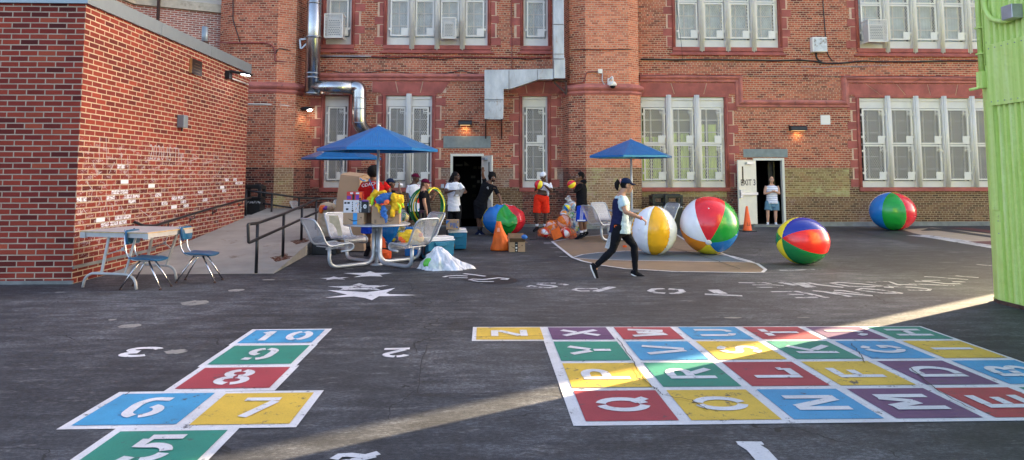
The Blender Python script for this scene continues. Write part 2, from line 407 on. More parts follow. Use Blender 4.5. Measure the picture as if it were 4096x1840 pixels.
M['p_patch'] = paint('pale_patch', (.26, .25, .225), .55, 11); M['p_seal'] = paint('fresh_blacktop', (.03, .031, .036), .75, 3, (.05, .05, .055))
def asphalt():
    m, nt, b = newmat('worn_asphalt'); p = nd(nt, 'ShaderNodeNewGeometry').outputs['Position']
    big = noise_(nt, p, .28, 6, .6); r1 = ramp(nt, [(.40, (.018, .0195, .024)), (.5, (.032, .0345, .0405)), (.60, (.060, .063, .071))]); nt.links.new(big, r1.inputs[0])
    fine = noise_(nt, p, 170, 3, .7); r2 = ramp(nt, [(.3, (.55, .55, .55)), (.5, (1, 1, 1)), (.72, (1.9, 1.9, 1.9))]); nt.links.new(fine, r2.inputs[0])
    c = mixc(nt, r1.outputs[0], r2.outputs[0], 1.0, 'MULTIPLY')
    med = noise_(nt, vec_map(nt, p, (.8, 2.2, 1)), 2.6, 8, .72); r3 = ramp(nt, [(.40, (.62, .62, .63)), (.5, (.95, .95, .95)), (.62, (1.75, 1.73, 1.69))]); nt.links.new(med, r3.inputs[0])
    c = mixc(nt, c, r3.outputs[0], 1.0, 'MULTIPLY')
    sc = noise_(nt, vec_map(nt, p, (.55, 1.7, 1), rot=(0, 0, .12)), 3.4, 10, .78); r4 = ramp(nt, [(.555, (0, 0, 0)), (.66, (.5, .5, .5))]); nt.links.new(sc, r4.inputs[0])
    c = mixc(nt, c, (.19, .185, .19), r4.outputs[0])
    gr = noise_(nt, vec_map(nt, p, (.7, 1.3, 1)), 34, 6, .85); r5 = ramp(nt, [(.40, (.50, .50, .51)), (.5, (.92, .92, .92)), (.58, (1.9, 1.88, 1.86))]); nt.links.new(gr, r5.inputs[0]); c = mixc(nt, c, r5.outputs[0], 1.0, 'MULTIPLY')
    # fine cracks
    vo = nd(nt, 'ShaderNodeTexVoronoi', feature='DISTANCE_TO_EDGE'); vo.inputs['Scale'].default_value = .33
    wv = nd(nt, 'ShaderNodeTexNoise', i_Scale=1.4, i_Detail=6.0); nt.links.new(p, wv.inputs['Vector'])
    ma = nd(nt, 'ShaderNodeVectorMath', operation='MULTIPLY_ADD'); nt.links.new(wv.outputs['Color'], ma.inputs[0]); ma.inputs[1].default_value = (.9, .9, 0); nt.links.new(p, ma.inputs[2])
    nt.links.new(ma.outputs[0], vo.inputs['Vector'])
    ck = math_(nt, 'MULTIPLY', math_(nt, 'LESS_THAN', vo.outputs['Distance'], .0018), math_(nt, 'GREATER_THAN', noise_(nt, p, .5, 2), .47))
    c = mixc(nt, c, (.008, .008, .009), ck)
    nt.links.new(c, b.inputs['Base Color']); b.inputs['Roughness'].default_value = .68
    bump_(nt, b, math_(nt, 'SUBTRACT', math_(nt, 'ADD', fine, math_(nt, 'MULTIPLY', med, 1.5)), ck), .55, .006)
    return m
M['asphalt'] = asphalt()
# ================================================================ ground
mb = MB(); mb.face([(-150, -150, 0), (150, -150, 0), (150, 150, 0), (-150, 150, 0)])
g = mb.build('asphalt_ground', M['asphalt']); tag(g, kind='structure')
def marking(name, fn):
    mb = MB(); mats = fn(mb); o = mb.build(name, mats, fixn=False, weld=False); tag(o, kind='structure'); return o
def gp(x, y, h=.004): return G(x, y, h)
def lerp2(Q, u, v, h):      # Q = TL,TR,BR,BL ground points
    a = Q[0].lerp(Q[1], u); b = Q[3].lerp(Q[2], u); p = a.lerp(b, v); return V((p.x, p.y, h))
def cell(mb, Q, inset, m, h):
    w = (Q[1]-Q[0]).length; d = (Q[3]-Q[0]).length; a, b = inset/w, inset/d
    mb.face([lerp2(Q, a, b, h), lerp2(Q, 1-a, b, h), lerp2(Q, 1-a, 1-b, h), lerp2(Q, a, 1-b, h)], m)
def arcp(cx, cy, rx, ry, a0, a1, n=8): return [(cx+rx*math.cos(rad(a0+(a1-a0)*k/n)), cy+ry*math.sin(rad(a0+(a1-a0)*k/n))) for k in range(n+1)]
GLY = {   # stencil alphabet: strokes with bridges between them, box 0..1
 'Z': [[(.05, .92), (.9, .92)], [(.85, .80), (.15, .2)], [(.05, .08), (.95, .08)]], 'X': [[(.08, 1), (.92, 0)], [(.90, 1), (.58, .62)], [(.42, .38), (.1, 0)]],
 'W': [[(.02, 1), (.24, 0)], [(.34, .05), (.48, .8)], [(.56, .8), (.70, .05)], [(.8, 0), (.98, 1)]], 'U': [[(.1, 1), (.1, .3)]+arcp(.42, .3, .32, .28, 180, 262, 5), [(.9, 1), (.9, .3)]+arcp(.58, .3, .32, .28, 0, -82, 5)],
 'T': [[(.0, .92), (.42, .92)], [(.58, .92), (1, .92)], [(.5, .8), (.5, 0)]], 'J': [[(.72, 1), (.72, .3)]+arcp(.42, .3, .30, .26, 0, -80, 5), arcp(.38, .3, .3, .26, 185, 255, 4)],
 'H': [[(.12, 1), (.12, 0)], [(.88, 1), (.88, 0)], [(.26, .5), (.74, .5)]], 'Y': [[(.05, 1), (.42, .5)], [(.95, 1), (.58, .5)], [(.5, .42), (.5, 0)]], 'V': [[(.03, 1), (.42, .02)], [(.97, 1), (.58, .02)]],
 'S': [arcp(.5, .72, .36, .22, 20, 85, 4), arcp(.5, .72, .36, .22, 100, 250, 8)+[(.5, .5)], [(.56, .49)]+arcp(.5, .27, .36, .21, 60, -80, 8), arcp(.5, .27, .36, .21, 260, 200, 4)],
 'K': [[(.12, 1), (.12, 0)], [(.9, 1), (.3, .54)], [(.42, .48), (.95, 0)]], 'G': [arcp(.5, .5, .40, .42, 40, 85, 4), arcp(.5, .5, .40, .42, 98, 262, 10), arcp(.5, .5, .40, .42, 275, 320, 4)+[(.86, .42), (.58, .42)]],
 'I': [[(.5, 1), (.5, 0)]], 'A': [[(.0, 0), (.42, 1)], [(.58, 1), (1, 0)], [(.34, .3), (.66, .3)]], 'P': [[(.14, 1), (.14, 0)], [(.28, .92), (.5, .92)]+arcp(.55, .7, .32, .22, 90, -90, 8)+[(.28, .48)]],
 'R': [[(.14, 1), (.14, 0)], [(.28, .92), (.5, .92)]+arcp(.55, .72, .32, .20, 90, -90, 8)+[(.28, .52)], [(.5, .44), (.92, 0)]], 'L': [[(.14, 1), (.14, 0)], [(.28, .08), (.9, .08)], [(.86, .18), (.86, .3)]],
 'F': [[(.14, 1), (.14, 0)], [(.28, .92), (.92, .92)], [(.28, .52), (.72, .52)]], 'D': [[(.12, 1), (.12, 0)], [(.28, .92), (.5, .92)]+arcp(.5, .5, .40, .42, 90, -90, 12)+[(.28, .08)]],
 'B': [[(.12, 1), (.12, 0)], [(.28, .93), (.5, .93)]+arcp(.55, .74, .3, .19, 90, -80, 8), arcp(.55, .27, .34, .2, 80, -90, 8)+[(.28, .07)], [(.28, .51), (.5, .51)]],
 'C': [arcp(.5, .5, .40, .42, 40, 85, 4), arcp(.5, .5, .40, .42, 98, 262, 10), arcp(.5, .5, .40, .42, 275, 320, 4)], 'Q': [arcp(.5, .5, .38, .42, 100, 260, 10), arcp(.5, .5, .38, .42, 80, -80, 10), [(.66, .3), (.95, .0)]], 'O': [arcp(.5, .5, .38, .42, 100, 260, 10), arcp(.5, .5, .38, .42, 80, -80, 10)],
 'N': [[(.1, 1), (.1, 0)], [(.22, .98), (.78, .02)], [(.9, 1), (.9, 0)]], 'M': [[(.06, 1), (.06, 0)], [(.2, 1), (.48, .35)], [(.8, 1), (.54, .42)], [(.94, 1), (.94, 0)]], 'E': [[(.14, 1), (.14, 0)], [(.28, .92), (.92, .92)], [(.28, .5), (.78, .5)], [(.28, .08), (.92, .08)]],
 '9': [arcp(.5, .68, .32, .26, 100, 255, 8), arcp(.5, .68, .32, .26, 80, 0, 6)+[(.8, .45)]+arcp(.45, .38, .34, .32, 0, -80, 6), [(.12, .1), (.36, .06)]],
 '8': [arcp(.5, .74, .28, .2, 100, 260, 8), arcp(.5, .74, .28, .2, 80, -80, 8), arcp(.5, .27, .34, .22, 100, 260, 8), arcp(.5, .27, .34, .22, 80, -80, 8)],
 '6': [arcp(.5, .32, .32, .26, 280, 435, 8), [(.80, .93)]+arcp(.5, .6, .34, .36, 95, 180, 6)+arcp(.5, .32, .32, .26, 180, 255, 5), ], '7': [[(.08, .92), (.92, .92)], [(.84, .80), (.4, 0)]],
 '5': [[(.2, .92), (.9, .92)], [(.2, .84), (.17, .56)]+arcp(.48, .32, .36, .27, 105, 10, 6), arcp(.48, .32, .36, .27, -5, -85, 6), [(.1, .12), (.34, .06)]], '1': [[(.3, .80), (.5, .92)], [(.55, 1), (.55, .0)]], '0': [arcp(.5, .5, .34, .42, 100, 260, 10), arcp(.5, .5, .34, .42, 80, -80, 10)], '4': [[(.62, 1), (.08, .3)], [(.1, .26), (.95, .26)], [(.7, 1), (.7, 0)]],
 '3': [arcp(.45, .74, .32, .19, 150, -85, 12), arcp(.45, .27, .36, .21, 80, -160, 14)], '2': [arcp(.48, .72, .34, .22, 165, 95, 5), arcp(.48, .72, .34, .22, 85, -25, 7)+[(.25, .2)], [(.1, .08), (.95, .08)]]}
ZC = [0]
def thick(mb, pts, w, m):
    """stroke as one flat ribbon, a hair above the one laid before it"""
    ZC[0] = (ZC[0]+1) % 9; e = V((0, 0, .00025*ZC[0])); L, R = [], []
    for i, p in enumerate(pts):
        t = (pts[min(i+1, len(pts)-1)]-pts[max(i-1, 0)]).normalized(); s = V((-t.y, t.x, 0))*w/2; L.append(p+s+e); R.append(p-s+e)
    for i in range(len(pts)-1): mb.face([L[i], L[i+1], R[i+1], R[i]], m)
def stencil(mb, Q, ch, m, mbg, h, rot=0, hgt=.4, wid=.3, cx=.5, cy=.5, w=.06):
    W_, D_ = (Q[1]-Q[0]).length, (Q[3]-Q[0]).length; n = len(ch)
    for q, c in enumerate(ch):
        for st in GLY[c]:
            P = []
            for x, y in st:
                x = (x-.5)*wid+(q-(n-1)/2)*wid*1.25; y = (y-.5)*hgt
                if rot == 90: x, y = -y, x
                P.append(lerp2(Q, cx+x/W_, cy-y/D_, h))
            thick(mb, P, w, m)
def glyph(mb, ch, cx, cy, w, h, rot, m=0, z=.005, sw=.06, mir=1):
    c = G(cx, cy); R = Matrix.Rotation(rad(rot), 3, 'Z')
    for st in GLY[ch]: thick(mb, [V((c.x, c.y, z))+R@V(((x-.5)*w*mir, (y-.5)*h, 0)) for x, y in st], sw, m)
GX = [-.133, .633, 1.345, 2.043, 2.745, 3.428, 4.098, 4.755, 5.43]; GY = [7.50, 6.89, 6.115, 5.37, 4.665]
def gq(i, j, top=None):
    s = (GX[i]-2.7)*-.012
    x0, x1, y0, y1 = GX[i], GX[i+1], GY[j]+.09*(1-j/4)-.03*GX[i]*(1 if j < 2 else .4), GY[j+1]+.09*(1-(j+1)/4)-.03*GX[i]*(1 if j < 1 else .4)
    e0 = GY[j]+.09*(1-j/4)-.03*GX[i+1]*(1 if j < 2 else .4); e1 = GY[j+1]+.09*(1-(j+1)/4)-.03*GX[i+1]*(1 if j < 1 else .4)
    return [V((x0, y0, 0)), V((x1, e0, 0)), V((x1, e1, 0)), V((x0, y1, 0))]
CI = {'b': 1, 'g': 2, 'r': 3, 'y': 4, 'p': 5}
def alpha_grid(mb):
    rows = [(0, 0, 'Zy Xp Wr Ub Tr Jp Hg'), (1, 1, 'Yg Vb Sy Kg Gb Iy'), (2, 1, 'Py Rg Lr Fy Dp Bb'), (3, 1, 'Qr Oy Nb Mp Er Cg')]
    for j, i0, s in rows:
        for k, t in enumerate(s.split()):
            i = i0+k
            if i > 7: continue
            Q = gq(i, j); mb.face([p+V((0, 0, .004)) for p in Q], 0)
            e = .04 if i < 7 else .04
            cell(mb, Q, .042, CI[t[1]], .008)
            stencil(mb, Q, t[0], 0, CI[t[1]], .0115, 90, hgt=.38 if j else .36, wid=.30, w=.074)
    # outer white border
    for a, b in (((GX[1]-.05, 7.0), (GX[1]-.05, 4.63)),):
        mb.face([(a[0], a[1]-.05, .0045), (a[0]+.06, a[1]-.05, .0045), (b[0]+.06, b[1], .0045), (b[0], b[1], .0045)], 0)
    mb.face([(GX[1]-.05, 4.625, .0048), (GX[7], 4.60, .0048), (GX[7], 4.66, .0048), (GX[1]-.05, 4.70, .0048)], 0)
    return [M['whitepaint'], M['p_blue'], M['p_green'], M['p_red'], M['p_yellow'], M['p_purple']]
marking('painted_alphabet_grid', alpha_grid)
def hopscotch(mb):
    x0, x1 = -2.455, -1.62
    def Qr(xa, xb, ya, yb): return [V((xa, ya, 0)), V((xb, ya, 0)), V((xb, yb, 0)), V((xa, yb, 0))]
    L = [(Qr(-2.49, -1.645, 7.57, 6.885), '10', 1), (Qr(-2.475, -1.635, 6.90, 6.13), '9', 2), (Qr(-2.45, -1.61, 6.145, 5.45), '8', 3),
         (Qr(-2.78, -1.98, 5.46, 4.69), '6', 1), (Qr(-2.01, -1.235, 5.44, 4.67), '7', 4), (Qr(-2.40, -1.60, 4.69, 4.0), '5', 2), (Qr(-2.38, -1.60, 4.0, 3.25), '4', 3)]
    for k, (Q, t, c) in enumerate(L):
        mb.face([p+V((0, 0, .004+.0003*k)) for p in Q], 0); cell(mb, Q, .06, c, .0085)
        stencil(mb, Q, t, 0, c, .0125, 0, hgt=.40, wid=.27 if t == '10' else .30, w=.072)
    return [M['whitepaint'], M['p_blue'], M['p_green'], M['p_red'], M['p_yellow']]
marking('painted_hopscotch', hopscotch)
def strip(mb, P, w, m=0, z=.005):
    Q = [G(x, y, z) for x, y in P]
    z_ = V((0, 0, .00025*(len(mb.f) % 9)))
    Q = [q+z_ for q in Q]; L, R = [], []
    for i, p in enumerate(Q):
        t = (Q[min(i+1, len(Q)-1)]-Q[max(i-1, 0)]).normalized(); s = V((-t.y, t.x, 0))*w/2; L.append(p+s); R.append(p-s)
    for i in range(len(Q)-1): mb.face([L[i], L[i+1], R[i+1], R[i]], m)
def clock(mb):
    glyph(mb, '3', 555, 1410, .36, .34, 178, sw=.075); glyph(mb, '2', 1586, 1412, .28, .33, 182, sw=.065)
    strip(mb, [(2948, 1772), (3052, 1773)], .05); strip(mb, [(2985, 1772), (3030, 1800), (3075, 1850)], .13); strip(mb, [(1335, 1838), (1360, 1822), (1400, 1820), (1460, 1826), (1515, 1812)], .06); strip(mb, [(1360, 1850), (1440, 1836), (1500, 1822)], .06)
    return [M['whitepaint']]
marking('painted_clock_numerals', clock)
def star(mb, pts, m=0, z=.005): mb.face([gp(x, y, z) for x, y in pts], m)
def z4(L, ox, oy, k): return [(ox+x*k, oy+y*k) for x, y in L]
k4 = 800/2576
def stars(mb):
    for L, m in (([(300, 105), (570, 100), (645, 78), (715, 102), (932, 103), (770, 125), (805, 148), (650, 142), (430, 157), (540, 130)], 0),
                 ([(0, 170), (125, 163), (175, 147), (225, 158), (372, 158), (280, 172), (325, 187), (190, 180), (75, 194), (95, 178)], 1),
                 ([(95, 275), (390, 268), (505, 233), (620, 262), (890, 262), (700, 292), (790, 325), (510, 312), (240, 328), (300, 296)], 1),
                 ([(100, 323), (300, 332), (600, 350), (800, 325), (970, 294), (850, 362), (900, 375), (1250, 387), (900, 400), (760, 402), (670, 452), (580, 425), (440, 405), (60, 422), (350, 382)], 0)):
        c = V((sum(p[0] for p in L)/len(L), sum(p[1] for p in L)/len(L)))
        Z = z4(L, 1280, 1060, k4); cc = (1280+c.x*k4, 1060+c.y*k4)
        for a in range(len(Z)): mb.face([gp(*cc), gp(*Z[a]), gp(*Z[(a+1) % len(Z)])], m)
    return [M['whitepaint'], M['wornwhite']]
marking('painted_stars', stars)
def roundel(mb):
    n = 28; c = (1280+2170*k4, 1060+180*k4)
    E = [(c[0]+118*math.cos(2*math.pi*k/n), c[1]+18*math.sin(2*math.pi*k/n)) for k in range(n)]
    E = [(x, y+(x-c[0])*.06) for x, y in E]
    mb.face([gp(x, y) for x, y in E], 1)
    for P, w in (([(1590, 155), (1640, 142), (1760, 135), (1900, 142)], .06), ([(1660, 165), (1760, 162), (1900, 166)], .05), ([(1850, 112), (1950, 122), (2130, 145)], .07),
                 ([(1925, 195), (1970, 182), (2100, 188), (2200, 178), (2300, 165), (2420, 176), (2400, 188), (2330, 184)], .07), ([(1960, 200), (2040, 212), (2240, 214)], .06)):
        strip(mb, [(1280+x*k4, 1060+y*k4) for x, y in P], w, 0, .009)
    return [M['whitepaint'], M['p_black']]
marking('painted_roundel', roundel)
def word_tops(mb):
    k = 920/2576; o = (2080, 1100)
    def s(P, w, m=0): strip(mb, [(o[0]+x*k, o[1]+y*k) for x, y in P], w, m)
    s([(85, 130), (120, 118), (180, 128)], .06); s([(200, 95), (270, 92), (400, 92)], .09); s([(440, 98), (530, 112)], .09); s([(210, 138), (330, 142), (400, 130), (370, 120), (250, 112), (200, 100)], .08)
    s([(600, 165), (640, 150), (870, 152)], .07); s([(600, 165), (680, 180), (780, 178)], .07); s([(840, 185), (1040, 133)], .12)
    s([(1610, 152), (1500, 158), (1460, 178), (1520, 198), (1625, 205)], .1); s([(1665, 155), (1800, 165), (1820, 185), (1760, 205), (1680, 208)], .1)
    s([(2160, 165), (2260, 210)], .17); s([(2070, 215), (2490, 234)], .09)
    return [M['wornwhite']]
marking('painted_word', word_tops)
def word_right(mb):
    k = 1080/2576; o = (2900, 1060)
    def s(P, w, m=0): strip(mb, [(o[0]+x*k, o[1]+y*k) for x, y in P], w, m)
    for P, w in (([(130, 168), (290, 170)], .06), ([(310, 168), (380, 170), (440, 180)], .06), ([(260, 190), (470, 190), (560, 198)], .05), ([(300, 213), (500, 213)], .06), ([(530, 166), (680, 195)], .12), ([(700, 170), (830, 215)], .2), ([(790, 170), (900, 190), (1130, 214)], .09),
                 ([(1380, 208), (1180, 202), (1010, 172), (1080, 165), (1300, 180), (1490, 200), (1380, 208)], .08), ([(1340, 163), (1440, 168)], .07), ([(1430, 158), (1560, 158), (1640, 185), (1830, 192)], .07), ([(1550, 192), (1680, 190)], .05),
                 ([(440, 255), (640, 253)], .07), ([(665, 250), (740, 262), (980, 312)], .09), ([(600, 280), (750, 281)], .06), ([(670, 312), (880, 308)], .07), ([(830, 245), (960, 258), (1200, 302)], .09), ([(1040, 240), (1130, 245), (1320, 275)], .08), ([(1030, 258), (1160, 272), (1410, 293)], .09),
                 ([(1690, 270), (1500, 268), (1260, 236), (1310, 224), (1500, 240), (1690, 270)], .08), ([(1515, 210), (1610, 215)], .09), ([(1560, 205), (1780, 212), (1960, 230), (1940, 242), (1750, 240)], .07),
                 ([(1750, 178), (1860, 183), (2190, 198)], .06), ([(1810, 155), (1950, 160), (2120, 180), (2250, 180)], .07), ([(1900, 110), (2000, 115), (2320, 140)], .05), ([(2200, 103), (2300, 112), (2420, 120)], .06), ([(2170, 160), (2290, 162)], .06), ([(1880, 150), (2050, 148)], .05), ([(2400, -5), (2480, 3), (2560, 8)], .05), ([(520, 50), (700, 48), (850, 40)], .08)):
        s(P, w)
    return [M['wornwhite']]
marking('painted_faded_words', word_right)
def court(mb):
    # tan key with slate half circle
    T = [(2208, 966), (2300, 950), (2560, 925), (2690, 928), (2740, 960), (2950, 1035), (3030, 1055), (3062, 1078), (3050, 1089), (3000, 1090), (2700, 1086), (2500, 1074), (2400, 1060), (2330, 1044), (2290, 1030)]
    mb.face([gp(x, y) for x, y in T], 0)
    S = [(2297, 1028), (2330, 1018), (2400, 1010), (2500, 1004), (2600, 1003), (2750, 1006), (2850, 1014), (2930, 1025), (3010, 1047), (2850, 1045), (2600, 1042), (2400, 1040)]
    mb.face([gp(x, y, .008) for x, y in S], 1)
    strip(mb, T+[T[0]], .06, 2, .0125)
    strip(mb, S[:9], .05, 2, .012); strip(mb, [(2297, 1034), (2500, 1041), (3020, 1049)], .045, 2, .0122)
    for P in ([(2175, 972), (2225, 972)], [(2202, 990), (2235, 990)], [(2218, 1008), (2262, 1008)], [(2238, 1026), (2270, 1027)]): strip(mb, P, .1 if P[0][0] == 2175 else .03, 2)
    strip(mb, [(2670, 985), (2760, 1010), (2860, 1040), (2920, 1062), (2960, 1075)], .018, 3, .0165)
    return [M['p_tan'], M['p_slate'], M['whitepaint'], M['p_black']]
marking('painted_court_key', court)
def mural(mb):
    k = 796/2302; o = (3300, 860)
    def q(L, m, z): mb.face([gp(o[0]+x*k, o[1]+y*k, z) for x, y in L], m)
    q([(190, 158), (410, 143), (2600, 150), (2600, 560), (1930, 450), (1000, 325), (600, 240), (260, 180)], 0, .004)
    q([(900, 170), (1240, 145), (2600, 290), (2600, 480), (1925, 385), (1150, 250)], 1, .008)
    q([(930, 235), (1180, 230), (1930, 335), (2500, 440), (2500, 480), (1925, 385), (1200, 262)], 2, .0115)
    q([(1100, 183), (1300, 178), (1930, 262), (2500, 320), (2500, 300), (1920, 240), (1400, 160), (1200, 150)], 0, .0115)
    q([(1400, 150), (1640, 146), (2500, 240), (2500, 225), (1900, 205), (1560, 160)], 3, .0115)
    q([(1650, 308), (1920, 300), (2400, 300), (2400, 400), (1920, 345)], 3, .0145)
    q([(930, 185), (1000, 205), (1130, 230), (960, 235), (700, 190)], 0, .0145)
    return [M['p_seal'], M['p_beige'], M['wornwhite'], M['p_maroon']]
marking('painted_mural', mural)
def dots(mb):
    for x, y, r, s in ((780, 1212, .2, 1), (520, 1305, .14, .8), (705, 1408, .12, .8), (946, 1162, .13, 1), (240, 1170, .08, .6), (450, 1280, .05, 1), (2930, 1272, .12, .4), (3214, 1271, .09, .2), (1075, 1120, .12, .5), (1560, 1062, .1, .6), (1395, 1074, .1, .5), (2118, 978, .04, 1)):
        c = G(x, y); n = 16
        mb.face([(c.x+r*(.85+.3*mnoise.noise(V((x, k*.7, 0))))*math.cos(2*math.pi*k/n), c.y+s*r*(.85+.3*mnoise.noise(V((y, k*.9, 3))))*math.sin(2*math.pi*k/n), .0042) for k in range(n)], 0)
    return [M['p_patch']]
marking('pale_patches', dots)
def cracks(mb):
    for P in ([(900, 1255), (1300, 1260), (1830, 1315)], [(1830, 1255), (1800, 1330), (1720, 1350), (1690, 1440), (1670, 1570), (1720, 1576), (2270, 1570)], [(960, 1180), (1100, 1190), (860, 1340), (760, 1420), (500, 1580)], [(2290, 1555), (2620, 1549), (2650, 1580), (2770, 1600), (2830, 1640)],
              [(2470, 1350), (2530, 1440), (2560, 1500), (2620, 1555)], [(1895, 1345), (2190, 1345), (2450, 1345)], [(3400, 1370), (3440, 1410), (3460, 1450)], [(3100, 930), (3300, 990), (3550, 1055), (3800, 1100), (3980, 1130)], [(3290, 1010), (3500, 1075), (3800, 1130), (3980, 1158)], [(2090, 1060), (2140, 1128)], [(3640, 1470), (3760, 1570), (3900, 1640)]):
        Q = []
        for a, b in zip(P, P[1:]):
            for t in range(8):
                Q.append((a[0]+(b[0]-a[0])*t/8+random.uniform(-4, 4), a[1]+(b[1]-a[1])*t/8+random.uniform(-2, 2)))
        Q.append(P[-1]); strip(mb, Q, .008, 0, .0185)
    return [M['p_black']]
marking('asphalt_cracks', cracks)
# ================================================================ school building
YF = 22.0
SB = thing('school_building', 'old red brick school with sandstone window surrounds filling the back of the yard', 'school', (4, 22, 0))
LOW = [(-5.17, -4.40), (-3.22, -1.73), (1.18, 2.0), (5.03, 7.82), (12.32, 18.05)]
UP = [(-5.2, -4.36), (-3.226, .046), (1.22, 2.03), (6.235, 9.716), (12.42, 18.05)]
ZL0, ZL1, ZU0, ZU1 = 1.25, 4.2, 5.85, 9.2
DOORS = [(-1.13, -.06, 0.0, 2.33), (8.72, 9.74, .06, 2.2)]
holes = [(a, b, ZL0, ZL1) for a, b in LOW]+[(a, b, ZU0, ZU1) for a, b in UP]+[(a, b, c if c else -.2, d) for a, b, c, d in DOORS]
xs = sorted(set([-12, 28.05, -5.787, 2.544, 5.0, -4.0, 4.9, 11.9, 2.6]+[v for h in holes for v in h[:2]])); zs = sorted(set([-.2, .95, 1.05, 1.87, 15.5]+[v for h in holes for v in h[2:]]))
mb = MB(); MW = [M['brick'], M['brick_dark'], M['brick_brown'], M['brick_olive'], M['brick_grey']]
def wallmat(x, z):
    if z > 1.87: return 0
    if x < -3.5: return 1
    if x < 1: return 4 if z > 1.25 else 2
    if x < 2.6: return 1 if z < 1.25 else 4
    if x < 7.82: return 3 if z > .95 else 2
    if x < 8.8: return 1
    if x < 11.9: return 3 if z > .9 else 2
    return 2
for i in range(len(xs)-1):
    for j in range(len(zs)-1):
        cx, cz = (xs[i]+xs[i+1])/2, (zs[j]+zs[j+1])/2
        if any(h[0] < cx < h[1] and h[2] < cz < h[3] for h in holes): continue
        a, b, c, d = xs[i], xs[i+1], zs[j], zs[j+1]
        mb.face([(a, YF, c), (b, YF, c), (b, YF, d), (a, YF, d)], wallmat(cx, cz), [(a, c), (b, c), (b, d), (a, d)])
# sides, back and top of the volume
for P in ([(28.05, YF), (28.05, 44)], [(28.05, 44), (-12, 44)], [(-12, 44), (-12, YF)]):
    a, b = P; L = math.hypot(b[0]-a[0], b[1]-a[1])
    mb.face([(a[0], a[1], -.2), (b[0], b[1], -.2), (b[0], b[1], 15.5), (a[0], a[1], 15.5)], 0, [(0, 0), (L, 0), (L, 15.7), (0, 15.7)])
mb.face([(-12, YF, 15.5), (28.05, YF, 15.5), (28.05, 44, 15.5), (-12, 44, 15.5)], 0, [(0, 0), (39, 0), (39, 22), (0, 22)])
mb.build('wall', MW, SB, fixn=False)
def prism_wall(mb, P, z0, z1, m, u0=0):
    u = u0
    for k, (a, b) in enumerate(zip(P, P[1:])):
        L = math.hypot(b[0]-a[0], b[1]-a[1]); mm = m[k] if isinstance(m, (list, tuple)) else m
        mb.face([(a[0], a[1], z0), (b[0], b[1], z0), (b[0], b[1], z1), (a[0], a[1], z1)], mm, [(u, z0), (u+L, z0), (u+L, z1), (u, z1)]); u += L
def offs(P, d):
    out = []
    c = V((sum(p[0] for p in P)/len(P), 22.4))
    for p in P: v = V((p[0]-c.x, p[1]-c.y)); v.normalize(); out.append((p[0]+v.x*d, p[1]+v.y*d if p[1] < 21.99 else p[1]))
    return out
TOW = [(-8.52, 22.0), (-8.33, 21.45), (-7.83, 21.2), (-6.478, 21.2), (-5.972, 21.45), (-5.787, 22.0)]
PIL = [(2.544, 22.0), (2.66, 21.45), (3.14, 21.2), (4.50, 21.2), (4.871, 21.45), (5.0, 22.0)]
def buttress(P, name, low, up):
    mb = MB(); Po = offs(P, .05)
    prism_wall(mb, P, 4.3, 15.5, up, 3); prism_wall(mb, Po, 1.87, 4.3, up, 3); prism_wall(mb, Po, -.1, 1.87, low, 3)
    mb.build(name, [M['brick'], M['brick_light'], M['brick_dark'], M['brick_tan'], M['brick_olive'], M['brick_brown']], SB, fixn=False)
    mb = MB(); A = offs(P, .16); B = offs(P, .19); C = offs(P, .09); D = offs(P, .0); E = offs(P, .05)
    rows = [[(p[0], p[1], z) for p in L] for L, z in ((D, 4.52), (C, 4.47), (A, 4.43), (B, 4.38), (A, 4.33), (C, 4.28), (offs(P, .1), 4.22), (E, 4.16))]
    mb.grid(rows, 0, smooth=False); mb.build('cornice', M['cornice'], SB)
buttress(TOW, 'buttress', [2, 2, 2, 3, 2], [0, 0, 0, 1, 0])
buttress(PIL, 'buttress', [2, 2, 3, 5, 2], [0, 0, 1, 1, 0])
# string course: half-round moulding that steps down between the window groups
mb = MB()
def course(P, proj=.11):
    prof = [(0, .13), (.05, .125), (proj, .09), (proj+.025, .045), (proj, .0), (.06, -.03), (.055, -.1), (0, -.12)]
    P = [V(p) for p in P]
    rows = []
    for i, p in enumerate(P):
        d0 = (P[i]-P[i-1]).normalized() if i else (P[1]-P[0]).normalized(); d1 = (P[i+1]-P[i]).normalized() if i < len(P)-1 else d0
        n0 = V((-d0.z, 0, d0.x)); n1 = V((-d1.z, 0, d1.x)); n = (n0+n1); n = n/(1+n0.dot(n1))
        rows.append([V((p.x+n.x*b, YF-a-.002, p.z+n.z*b)) for a, b in prof])
    mb.grid(rows, 0, smooth=False)
course([(-5.75, 0, 4.79), (2.5, 0, 4.79)])
course([(5.02, 0, 4.80), (8.30, 0, 4.80), (8.30, 0, 3.98), (11.88, 0, 3.98), (11.88, 0, 4.80), (20, 0, 4.80)])
mb.build('string_course', M['cornice'], SB)
def seg(a, b, n): return [a+(b-a)*k/n for k in range(n+1)]
